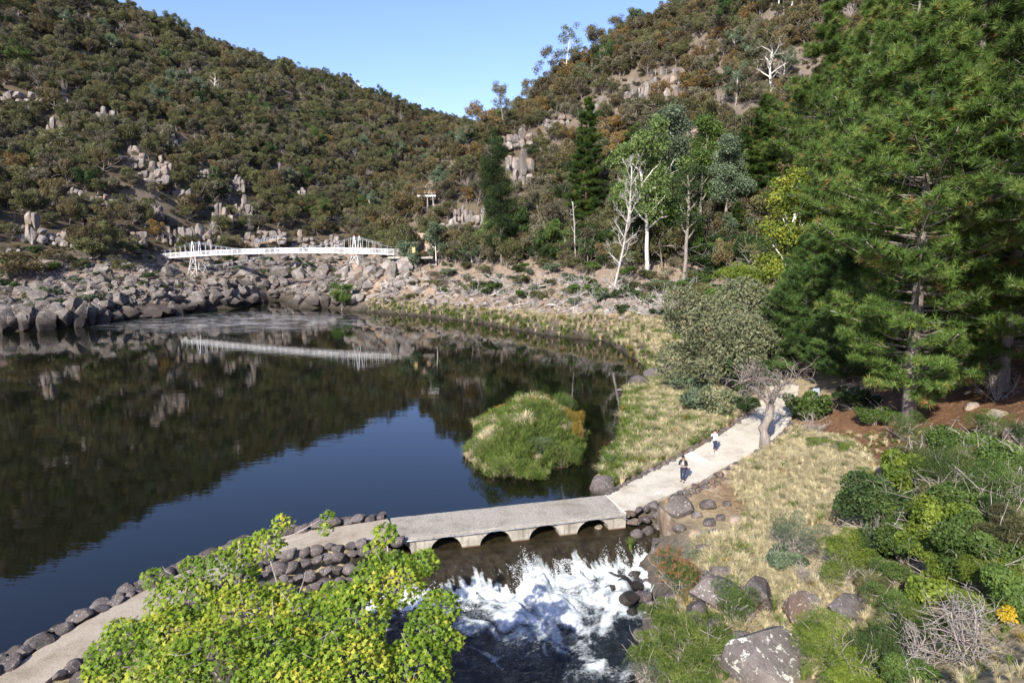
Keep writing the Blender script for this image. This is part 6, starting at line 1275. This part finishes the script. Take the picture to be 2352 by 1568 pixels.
dist = np.linalg.norm(pos + PLB - np.array([0, 0, CAM_H]), axis=1); pp_ = projn(pos + PLB); inv_ = (pp_[0] > 150) & (pp_[1] < 1560); sc_ = szs / dist + .02 * (nr[:, 2] > 0) * 0; sc_[~inv_] = 0; sel = np.argsort(-sc_)[:290]
rest = np.ones(N, bool); rest[sel] = False
mc = MB(); stamp(mc, LOBED, pos[rest], Rm[rest], szs[rest], rnd[rest]); o = obj('foliage', mc.mesh('foliage', MAT['plane']), rt); tag(o, kind='stuff')
LM = [MB().add(LOBED[0], LOBED[1], v).mesh('leaf', MAT['plane']) for v in (.15, .35, .5, .65, .8, .95)]
for j in sel:
    o = obj('leaf', LM[min(5, int(rnd[j] * 6))], rt); M4 = Matrix(Rm[j].tolist()).to_4x4(); M4.translation = Vector(pos[j]); o.matrix_local = M4 @ Matrix.Scale(szs[j], 4)
mb = MB(); fork = np.array([.4, 1.6, 2.2]); mb.tube([(0, 0, -.5), (.1, .6, .8), fork], [.34, .28, .24], 10, .5)
big_ = [l for l in lob if l[3] > .6]
for l in lob:
    e = np.array(l[:3])
    if l[3] <= .6:
        nb_ = min(big_, key=lambda b_: (b_[0] - e[0]) ** 2 + (b_[1] - e[1]) ** 2 + (b_[2] - e[2]) ** 2); c_b = np.array(nb_[:3]); mb.tube([c_b, (c_b + e) / 2 + [0, 0, -.1], e], [.03, .02, .01], 5, r.rand())
        for j in range(5): q, ra, _ = branch(e + r.randn(3) * l[3] * .2, r.randn(3) + [0, 0, .2], l[3] * .8, .009, 4, .2, 0, r); mb.tube(q, ra, 3, r.rand())
        continue
    m1 = fork + (e - fork) * .45 + [0, 0, -.5] + r.randn(3) * .2; mb.tube([fork, m1, fork + (e - fork) * .75 + r.randn(3) * .12, e], [.08, .045, .025, .012], 6, r.rand())
    for j in range(9): q, ra, _ = branch(e + r.randn(3) * l[3] * .2, r.randn(3) + [0, 0, .2], l[3] * r.uniform(.7, 1.05), .016, 5, .2, 0, r); mb.tube(q, ra, 4, r.rand())
obj('trunk', mb.mesh('trunk', MAT['twig'], True), rt)

# ---- grasses
def tussock(seed, nb, arch, wd, mat, h=1.0, rad=.12):
    r = np.random.RandomState(seed); V, T, Rn = [], [], []
    for k in range(nb):
        a = r.rand() * 6.283; out = np.array([cos(a), sin(a), 0]); s = np.array([-sin(a), cos(a), 0]) * wd; b_ = out * rad * r.rand(); L = h * r.uniform(.6, 1.05); ar = arch * r.uniform(.3, 1.1)
        pts = [b_, b_ + out * ar * .22 * L + [0, 0, .55 * L], b_ + out * ar * .62 * L + [0, 0, .85 * L], b_ + out * ar * 1.0 * L + [0, 0, (.92 - .25 * ar) * L]]; n0 = len(V)
        V += [pts[0] - s, pts[0] + s, pts[1] - s, pts[1] + s, pts[2] - s * .7, pts[2] + s * .7, pts[3]]; T += [(n0, n0 + 1, n0 + 3), (n0, n0 + 3, n0 + 2), (n0 + 2, n0 + 3, n0 + 5), (n0 + 2, n0 + 5, n0 + 4), (n0 + 4, n0 + 5, n0 + 6)]; Rn += [np.clip(r.rand(), 0, 1)] * 7
    return MB().add(V, T, Rn).mesh('tussock', MAT[mat])
TU = [tussock(k, 110, .85, .009, 'straw') for k in range(4)] + [tussock(10 + k, 90, .6, .009, 'sedge') for k in range(3)] + [tussock(20 + k, 90, .55, .010, 'reed') for k in range(3)] + [tussock(30 + k, 70, .7, .014, 'russet') for k in range(2)]
def grass(name, label, poly, sp, size, weights, ybox, xbox, maxd=400, zmin=.08, dens=1.0, wfun=None, avoid_path=True):
    X, Y = scatter_world(*xbox, *ybox, sp); Z = height(X, Y); A = np.stack([X, Y, Z], 1); px, py, d = projn(A)
    ok = in_poly(px, py, poly) & (Z > zmin) & (d < maxd) & (rs.rand(len(X)) < dens)
    if avoid_path: ok &= sdf_poly(X, Y, PATHP) > .45
    A = A[ok]; n = len(A); idx = np.zeros(n, int); w_ = np.array(weights, float)
    for i in range(n):
        ww = w_ if wfun is None else wfun(A[i], w_); k = rs.choice(4, p=ww / ww.sum()); idx[i] = (rs.randint(4), 4 + rs.randint(3), 7 + rs.randint(3), 10 + rs.randint(2))[k]
    s = rs.uniform(.65, 1.3, n)[:, None] * size * np.array([1.05, 1.05, .8])
    print(name, n); return gn_scatter(name, TU, A, np.stack([rs.randn(n) * .15, rs.randn(n) * .15, rs.rand(n) * 6.28], 1), s, idx, label, 'grass')
def near_water(P_, w_):
    dd = float(sdf_poly(np.array([P_[0]]), np.array([P_[1]]), POOL)[0]); g = max(0, 1 - dd / 3.2); return w_ * np.array([1 - g * .7, 1 + g * 2, 1 + g * 9, 1])
def shore_mix(P_, w_):
    dd = float(sdf_poly(np.array([P_[0]]), np.array([P_[1]]), POOL)[0]); g = 1 if dd < 1.1 else 0; return w_ * np.array([1 - g * .6, 1 + g * 2, 1 + g * 5, 1])
grass('bank_grass', 'green and straw tussock grass between the lake and the pale path', [(1425, 905), (1500, 862), (1560, 850), (1640, 885), (1700, 930), (1690, 965), (1560, 1052), (1400, 1130), (1375, 1100), (1380, 1070), (1425, 1005)], .36, .85, [.62, .26, .12, .02], (36, 90), (2, 30), wfun=near_water)
grass('shore_grass', 'belt of straw tussocks along the right lake shore', [(840, 690), (1100, 712), (1300, 728), (1440, 725), (1570, 745), (1600, 860), (1480, 860), (1420, 812), (1250, 776), (1100, 748), (840, 725)], .75, 1.25, [.8, .12, .06, .02], (70, 190), (-60, 40), wfun=shore_mix)
grass('field_grass', 'pale straw tussock grass in the field right of the path', [(1690, 1060), (1740, 1040), (1830, 985), (1960, 1020), (2030, 1100), (2010, 1170), (1900, 1200), (1800, 1230), (1800, 1300), (1900, 1360), (1880, 1420), (1700, 1390), (1610, 1310), (1590, 1250), (1680, 1230), (1720, 1180), (1680, 1130)], .28, .6, [.90, .08, 0, .02], (18, 48), (6, 36))
grass('lower_field_grass', 'thin dry grass among the slab rocks at the lower right', [(1600, 1240), (1900, 1340), (2100, 1330), (2100, 1560), (1560, 1568), (1540, 1400)], .34, .5, [.7, .25, .02, .03], (12, 36), (3, 30), zmin=-1.2, dens=.7)
grass('slope_grass', 'mixed grass and sedge beneath the shrubs on the right slope', [(1900, 1000), (2400, 980), (2400, 1600), (2050, 1600), (1980, 1300), (2040, 1120)], .36, .34, [.5, .4, .05, .05], (12, 46), (8, 40), dens=.5)
grass('talus_grass', 'thin dry grass between the stones of the right slope', [(860, 600), (1600, 600), (1700, 640), (1580, 750), (1200, 715), (860, 695)], 2.0, .9, [.45, .4, .1, .05], (75, 200), (-60, 60), dens=.5)
for px, py, s, lab in [(1448, 1262, 24, 'round clump of bright green grass growing at the weir edge'), (76, 1430, 30, 'pale reed clump at the left end of the stone edging'), (102, 1412, 26, 'thin dry seed stalks behind the pale reed clump'), (537, 1222, 24, 'dry pinkish grass clump by the stone edging'), (595, 1200, 26, 'green grass clump beside the lake at the causeway'), (140, 1400, 22, 'low green clump between edging stones')]:
    p, d = hit1(px, py); 
    if px == 1448: p = G(px, py, -.5)
    root = empty('grass_clump', p, lab, 'grass clump'); n_ = 2
    for k in range(n_): o = obj('blades', TU[(7 if 'green' in lab else 0) + k], root); o.scale = (s / 34,) * 3; o.rotation_euler[2] = k
# island
IX = np.array(ISL); lo, hi = IX.min(0) - 1, IX.max(0) + 1; X, Y = scatter_world(lo[0], hi[0], lo[1], hi[1], .30); sI = sdf_poly(X, Y, ISL); ok = sI < .15; X, Y, sI = X[ok], Y[ok], sI[ok]
Z = np.maximum(height(X, Y), .02); f = fbm(X * .35 + 2, Y * .35 + 5, 3); idx = np.where(f > .62, 7, np.where(f > .52, 4, np.where(f > .46, 0, np.where(f > .40, 4, 4)))) + (rs.rand(len(X)) * 2).astype(int)
A = np.stack([X, Y, Z - .05], 1); n = len(A); edge_ = smooth(0, -3, sI)
bk_ = smooth(.55, .75, (Y - lo[1]) / (hi[1] - lo[1])) * smooth(.35, .75, fbm(X * .5, Y * .5 + 30, 3) + .15); idx = np.where(rs.rand(n) < bk_ * .8, 10, idx)
sc = (rs.uniform(.35, 1.2, n) * (.75 + .45 * edge_))[:, None] * np.array([1, 1, 1.05])
gn_scatter('island_grass', TU, A, np.stack([rs.randn(n) * .3, rs.randn(n) * .3, rs.rand(n) * 6.28], 1), sc, idx, 'mixed green and russet grasses covering the small island', 'grass')
print('island', n)
for px, py, wp, hp, lm, lab in [(1120, 1040, 90, 60, 'sedge', 'willow shrub at the left end of the island'), (1160, 1075, 90, 56, 'sedge', 'willow shrub at the near left edge of the island'), (1290, 1050, 90, 60, 'sedge', 'willow shrub at the near right edge of the island'), (1240, 1030, 100, 54, 'blue_green', 'low grey willow in the middle of the island'), (1330, 1000, 34, 50, 'russet', 'russet herb patch on the right tip of the island'),
                                (1292, 925, 70, 50, 'mid_green', 'leafy willow at the far end of the island'), (1190, 990, 46, 30, 'dark_green', 'dark green clump in the centre of the island'), (1125, 968, 66, 34, 'reed', 'bright grassy mound at the far left of the island'), (1215, 925, 70, 44, 'sedge', 'sedge and stump at the far tip of the island'), (1250, 985, 100, 44, 'blue_green', 'low grey green willow across the island top'), (1220, 1085, 80, 30, 'reed', 'bright green fringe at the near end of the island'), (1250, 955, 120, 34, 'russet', 'russet herbs across the back of the island'), (1180, 1030, 110, 50, 'mid_green', 'green willow left of the island middle'), (1320, 965, 50, 40, 'russet', 'orange tinted herbs on the right shoulder of the island')]:
    p = G(px, py + hp * .3, .25); r = np.random.RandomState(int(px)); d = project(p)[2]; root = empty('island_shrub', p, lab, 'shrub'); W, Hh = wp / FPX * d / 2 * 1.15, hp / FPX * d / 2 * 1.25
    L = [(0, 0, Hh * .7, W * .6, W * .5, Hh * .7)] + [(cos(a) * W * .6, sin(a) * W * .6, Hh * r.uniform(.3, 1.1), W * .35, W * .35, Hh * .55) for a in r.rand(8) * 6.28]; n = int(1100 + wp * 36)
    pos, nr, k = lobe_cloud(L, n, r, .4, .3); cl = MB(); stamp(cl, BLADE, pos, rotmats(n, nr, .3, r), .17 * r.uniform(.6, 1.3, n), clump_rnd(pos, k, n, r, 1.6)); obj('leaves', cl.mesh('leaves', MAT[lm]), root)
    mt_ = MB(); [mt_.tube(*branch((0, 0, -.2), r.randn(3) * .5 + [0, 0, 1], Hh * 1.5, .015, 4, .15, 0, r)[:2], 3, .5) for _ in range(14)]; obj('stems', mt_.mesh('stems', MAT['brown_bark']), root)
# small shrubs and fallen branches on the right talus and the left boulder bank
kk_ = {'mid_green': 'green', 'dark_green': 'dark green', 'grey_olive': 'grey', 'blue_green': 'grey green', 'olive': 'olive'}
SS3 = {}
for kd in kk_:
    r = np.random.RandomState(len(kd) * 5); pos, nr, k = lobe_cloud(bush_lobes(r, 1, 1.5), 1500, r, .35, .22); mc = MB(); stamp(mc, BLADE if kd == 'grey_olive' else DIAM, pos, rotmats(1500, nr, .35, r), r.uniform(.12, .22, 1500), clump_rnd(pos, k, 1500, r, 3))
    mt_ = MB(); [mt_.tube(*branch((0, 0, -.2), r.randn(3) * .6 + [0, 0, 1], 1.5, .02, 4, .15, 0, r)[:2], 3, .5) for _ in range(9)]; SS3[kd] = (mc.mesh('leaves', MAT[kd]), mt_.mesh('stems', MAT['twig']))
for poly, n, s0_, s1_ in [([(1000, 600), (1650, 590), (1660, 640), (1580, 740), (1250, 710), (1000, 680)], 170, .6, 1.9), ([(0, 620), (300, 600), (440, 640), (440, 690), (200, 705), (0, 730)], 60, .5, 1.5), ([(0, 575), (330, 575), (360, 610), (0, 640)], 26, 1.0, 2.4), ([(480, 600), (760, 600), (740, 640), (500, 640)], 16, .8, 2.0), ([(1230, 540), (1650, 540), (1650, 620), (1230, 620)], 75, 1.3, 3.0), ([(850, 590), (1000, 600), (1000, 700), (820, 700)], 18, .6, 1.4), ([(1640, 560), (1760, 600), (1720, 720), (1600, 740)], 22, .9, 2.0)]:
    q = sample_px(poly, n); p, d, ok = hit(q[:, 0], q[:, 1])
    for i in range(n):
        kd = list(kk_)[rs.randint(5)]; s = rs.uniform(s0_, s1_); o = empty('low_shrub', p[i], 'low %s shrub %s' % (kk_[kd], where(*q[i])), 'shrub', 'low shrubs %s' % where(*q[i])); o.scale = (s, s, s * .8); o.rotation_euler[2] = rs.rand() * 6
        obj('leaves', SS3[kd][0], o); obj('stems', SS3[kd][1], o)
FB = []
for v in range(4):
    r = np.random.RandomState(70 + v); mb = MB(); q, ra, d_ = branch((-2, 0, .15), (1, r.randn() * .1, .03), 4.2, .12, 8, .1, 0, r); mb.tube(q, ra, 6)
    for k in range(14):
        i = r.randint(1, 8); p1, ra1, d1 = branch(q[i], (r.uniform(.1, .9), r.randn(), r.uniform(0, .8)), r.uniform(.8, 2), .04, 5, .2, 0, r); mb.tube(p1, ra1, 4)
        for j in range(3): mb.tube(*branch(p1[r.randint(1, 5)], d1 + r.randn(3) * .7, .8, .02, 4, .2, 0, r)[:2], 3)
    FB.append(mb.mesh('fallen_branch', MAT['grey_wood'], True))
q = sample_px([(820, 670), (1000, 640), (1250, 640), (1580, 660), (1580, 740), (1450, 735), (1200, 705), (1000, 700), (850, 700)], 95); p, d, ok = hit(q[:, 0], q[:, 1])
for i in range(95):
    o = obj('fallen_branch', FB[i % 4]); o.location = p[i]; s = rs.uniform(.6, 1.7); o.scale = (s,) * 3; o.rotation_euler = (0, rs.uniform(-.25, .1), rs.rand() * 6.28)
    tag(o, '%s dead branch %s' % ('long silver' if s > 1.35 else 'short grey' if s < .9 else 'forked grey', where(*q[i])), 'branch', 'dead branches fallen on the right talus')
tree_litter = MB(); n = 9000; X = rs.uniform(10, 34, n); Y = rs.uniform(26, 56, n); pos = np.stack([X, Y, height(X, Y) + .03], 1); px, py, d = projn(pos); ok = (sdf_poly(X, Y, PATHP) > .2) & (px > 1560); pos = pos[ok]
stamp(tree_litter, BLADE, pos, rotmats(len(pos), np.tile([0, 0, 1.], (len(pos), 1)), .8), rs.uniform(.08, .3, len(pos)), rs.rand(len(pos)))
m_l = foliage('pine_litter', [(0, (.16, .07, .03)), (.6, (.30, .15, .07)), (1, (.45, .36, .25))], 0, .9, 0)
tag(obj('pine_litter', tree_litter.mesh('pine_litter', m_l)), 'rusty fallen needles and twigs under the pines', 'litter', kind='stuff')

# ------------------------------------------------------------------ people
def skin_mesh(name, verts, edges, radii, mat, sub=1):
    me = bpy.data.meshes.new(name); me.from_pydata([tuple(v) for v in verts], edges, []); o = bpy.data.objects.new(name, me); COL.objects.link(o)
    m = o.modifiers.new('skin', 'SKIN'); m.use_smooth_shade = True
    for i, v in enumerate(me.skin_vertices[0].data): r_ = radii[i]; v.radius = (r_, r_) if np.isscalar(r_) else r_; v.use_root = (i == 0)
    s_ = o.modifiers.new('sub', 'SUBSURF'); s_.levels = s_.render_levels = sub
    dg = bpy.context.evaluated_depsgraph_get(); out = bpy.data.meshes.new_from_object(o.evaluated_get(dg)); out.name = name
    bpy.data.objects.remove(o); out.materials.clear(); out.materials.append(mat); return out
def cmat(name, c, rough=.8): return plain(name, c, rough, .3, 0, .1, 8)
SKIN = cmat('skin', (.48, .30, .21), .6)
def person(loc, rz, label, jacket, trousers, shoes, hair, pose, H=1.65, longhair=True, shirt=None, coat=.0, detail=True, crop=False):
    root = empty('person', loc, label, 'person', None, rz); s = H / 1.65; root.scale = (s,) * 3
    st = pose.get('stride', .12); el, wr_ = pose['elbow'], pose['wrist']; hd = pose.get('head', (0, -.02)); ww = wr_
    V = [(0, 0, .92), (0, .005, 1.08), (0, .0, 1.24), (0, .0, 1.36), (0, -.005, 1.43), (hd[0] * .5, -.01 + hd[1] * .5, 1.50), (hd[0], hd[1], 1.56), (hd[0], hd[1], 1.60)]; E = [(i, i + 1) for i in range(7)]; R = [(.135, .10), (.11, .085), (.135, .095), (.10, .07), .048, .075, (.078, .092), .055]
    for sg in (-1, 1):
        b_ = len(V); yo = st * sg; V += [(sg * .085, 0, .86), (sg * .095, -yo * .6 - .02, .48), (sg * .095, yo * .1 - yo, .09), (sg * .105, -yo - .13, .035)]; E += [(0, b_), (b_, b_ + 1), (b_ + 1, b_ + 2), (b_ + 2, b_ + 3)]; R += [.088, .058, .038, .035]
        b_ = len(V); e_, w2 = el[0 if sg < 0 else 1], ww[0 if sg < 0 else 1]; V += [(sg * .165, 0, 1.345), e_, w2]; E += [(3, b_), (b_, b_ + 1), (b_ + 1, b_ + 2)]; R += [.055, .042, .027]
    obj('body', skin_mesh('body', V, E, R, SKIN), root)
    # hands
    for sg, w2, e_ in ((-1, ww[0], el[0]), (1, ww[1], el[1])):
        w2, e_ = np.array(w2), np.array(e_); d = w2 - e_; d /= np.linalg.norm(d); sd2 = np.cross(d, [0, 0, 1]); sd2 /= np.linalg.norm(sd2) + 1e-6; up = np.cross(sd2, d)
        Vh = [w2, w2 + d * .05]; Eh = [(0, 1)]; Rh = [.024, .030]
        for j, (o_, L_) in enumerate(((-.028, .062), (-.010, .074), (.010, .070), (.028, .055))):
            b_ = len(Vh); k0 = w2 + d * .075 + sd2 * o_; Vh += [k0, k0 + d * L_ * .5 - up * .008, k0 + d * L_ * .8 - up * .03]; Eh += [(1, b_), (b_, b_ + 1), (b_ + 1, b_ + 2)]; Rh += [.0095, .009, .0075]
        b_ = len(Vh); Vh += [w2 + d * .03 - sd2 * sg * .034, w2 + d * .06 - sd2 * sg * .052 - up * .01]; Eh += [(0, b_), (b_, b_ + 1)]; Rh += [.011, .009]
        if detail: obj('hand', skin_mesh('hand', Vh, Eh, Rh, SKIN, 1), root)
    # clothes
    Vj = [(0, 0, 1.02 - coat), (0, 0, 1.14), (0, 0, 1.26), (0, 0, 1.35), (0, 0, 1.40)]; Ej = [(i, i + 1) for i in range(4)]; Rj = [(.165, .13), (.14, .112), (.158, .12), (.115, .085), .062]
    for sg in (-1, 1):
        b_ = len(Vj); e_, w2 = np.array(el[0 if sg < 0 else 1]), np.array(ww[0 if sg < 0 else 1]); Vj += [(sg * .165, 0, 1.35), tuple(e_), tuple(e_ + (w2 - e_) * .88)]; Ej += [(3, b_), (b_, b_ + 1), (b_ + 1, b_ + 2)]; Rj += [.074, .060, .042]
    obj('jacket', skin_mesh('jacket', Vj, Ej, Rj, jacket), root)
    lo_ = .32 if crop else .11
    Vt = [(0, 0, 1.0), (0, 0, .93)]; Et = [(0, 1)]; Rt = [(.145, .11), (.15, .118)]
    for sg in (-1, 1):
        b_ = len(Vt); yo = st * sg; Vt += [(sg * .088, 0, .84), (sg * .095, -yo * .6 - .02, .48), (sg * .095, -yo * .85, lo_)]; Et += [(1, b_), (b_, b_ + 1), (b_ + 1, b_ + 2)]; Rt += [.102, .074, .058]
    obj('trousers', skin_mesh('trousers', Vt, Et, Rt, trousers), root)
    for sg in (-1, 1):
        yo = st * sg; mb = MB(); mb.ell((sg * .10, -yo * .95 - .05, .045), (.048, .125, .045)); obj('shoe', mb.mesh('shoe', shoes, True), root)
    # hair
    mb = MB(); mb.ell((hd[0], hd[1] + .022, 1.585), (.092, .105, .105)); 
    if longhair: mb.ell((hd[0] * .6, hd[1] + .075, 1.48), (.085, .05, .16)); mb.ell((hd[0] * .6 - .06, hd[1] + .03, 1.47), (.03, .05, .13)); mb.ell((hd[0] * .6 + .06, hd[1] + .03, 1.47), (.03, .05, .13))
    obj('hair', mb.mesh('hair', hair, True), root)
    if detail:
        dk = MAT['dark_steel']; mb = MB()
        for sx_ in (-.03, .03): mb.ell((hd[0] + sx_, hd[1] - .083, 1.555), (.011, .008, .008))
        obj('eyes', mb.mesh('eyes', dk, True), root); obj('nose', MB().ell((hd[0], hd[1] - .098, 1.53), (.012, .018, .02)).mesh('nose', SKIN, True), root); obj('mouth', MB().ell((hd[0], hd[1] - .085, 1.498), (.022, .008, .007)).mesh('mouth', MAT['red_paint'], True), root)
        for sx_ in (-1, 1): obj('ear', MB().ell((hd[0] + sx_ * .082, hd[1], 1.545), (.012, .02, .03)).mesh('ear', SKIN, True), root)
    if shirt: obj('shirt', MB().ell((0, -.052, 1.13), (.085, .085, .21)).mesh('shirt', shirt, True), root)
    return root
BLK, NAVY, WHT = cmat('black_cloth', (.02, .02, .025)), cmat('navy_cloth', (.02, .025, .05)), cmat('white_cloth_shirt', (.80, .79, .83))
HAIR = cmat('black_hair', (.012, .010, .010), .35)
p1 = G(1568, 1102, 1.12); p1[2] = float(path_z(np.array([p1[0]]), np.array([p1[1]]))[0]) + .0
per1 = person(p1, radians(-28), 'woman in black jacket and trousers looking down at her hands on the path', BLK, NAVY, BLK, HAIR, dict(elbow=((-.25, -.02, 1.08), (.25, -.02, 1.08)), wrist=((-.05, -.24, 1.16), (.06, -.24, 1.16)), head=(-.01, -.07), stride=.08), 1.66, True, cmat('grey_shirt', (.5, .5, .54)))
bg_ = empty('shoulder_bag', p1 + [.22, .0, .85], 'small black and red shoulder bag at the hip of the woman in black', 'bag')
mb = MB().ell((0, 0, 0), (.06, .13, .11)); obj('bag_body', mb.mesh('bag_body', BLK, True), bg_); obj('red_flap', MB().ell((.035, -.02, -.03), (.045, .07, .07)).mesh('red_flap', cmat('red_cloth', (.5, .02, .02)), True), bg_)
mb = MB().tube([(0, 0, .08), (-.08, .05, .35), (-.22, 0, .55)], .012, 4); obj('strap', mb.mesh('strap', BLK), bg_)
p2 = G(1641, 1041, 1.35); p2[2] = float(path_z(np.array([p2[0]]), np.array([p2[1]]))[0]) + .0
person(p2, radians(-62), 'woman in a long white shirt and dark trousers raising a camera to her face', WHT, NAVY, WHT, HAIR, dict(elbow=((-.24, -.12, 1.14), (.24, -.12, 1.14)), wrist=((-.055, -.20, 1.43), (.06, -.20, 1.43)), head=(0, -.02), stride=.2), 1.62, False, coat=.22, crop=True)
cm2 = empty('camera', p2 + [-.24, -.10, 1.50], 'small dark camera held up by the woman in white', 'camera', None, radians(-62)); obj('camera_body', MB().box((0, 0, 0), (.12, .05, .08)).mesh('camera_body', BLK), cm2); obj('camera_lens', MB().ell((0, -.05, 0), (.03, .04, .03)).mesh('camera_lens', BLK, True), cm2)
stand = dict(elbow=((-.24, .02, 1.1), (.24, .02, 1.1)), wrist=((-.25, -.06, .88), (.25, -.06, .88)), stride=.08)
def far_person(p, rz, lab, top_c, leg_c): person(p, rz, lab, cmat('jacket_cloth', top_c), cmat('trouser_cloth', leg_c), BLK, HAIR, stand, 1.7, False, detail=False)
far_person(P(352, 593, 177) , .6, 'person in a pink jacket with a red pack at the left bridge landing', (.75, .06, .20), (.4, .4, .4)); far_person(P(364, 594, 178), -.8, 'person in dark blue standing at the left end of the footbridge', (.03, .04, .12), (.05, .05, .08))
for px, lab, tc in [(425, 'person in bright blue walking near the left bridge tower', (.03, .08, .5)), (629, 'person in blue and dark trousers at the middle of the footbridge', (.05, .08, .25)), (776, 'person in a bright blue coat with pale hair left of the right bridge tower', (.02, .10, .55)), (505, 'person in black leaning on the rail of the left span', (.03, .03, .04)), (490, 'person in dark grey beside the one in black on the left span', (.10, .10, .11))]:
    s_ = s_at(px); far_person(BD(s_, .8, .14), rs.rand() * 6, lab, tc, (.05, .06, .12))
for px, lab, tc in [(941, 'person in red at the right bridge landing', (.5, .05, .03)), (948, 'person in a striped dark top in the group at the right landing', (.05, .05, .07)), (955, 'person in black at the right of the group at the right landing', (.03, .03, .04))]:
    p = P(px, 588, 154); far_person(p, 1.0, lab, tc, (.05, .07, .15))
mb = MB().box((0, 0, -.2), (10, 4, .4)); o = obj('bridge_landing', mb.mesh('bridge_landing', MAT['concrete'])); q = P(945, 589, 154.5); o.location = (q[0], q[1], q[2] - .02); tag(o, kind='structure')
mb = MB().box((0, 0, -.2), (6, 3.4, .4)); o = obj('bridge_landing', mb.mesh('bridge_landing', MAT['concrete'])); q = P(352, 594, 178); o.location = (q[0] - 1, q[1] + .6, q[2] - .05); tag(o, kind='structure')
print('all done', len(scene.objects))
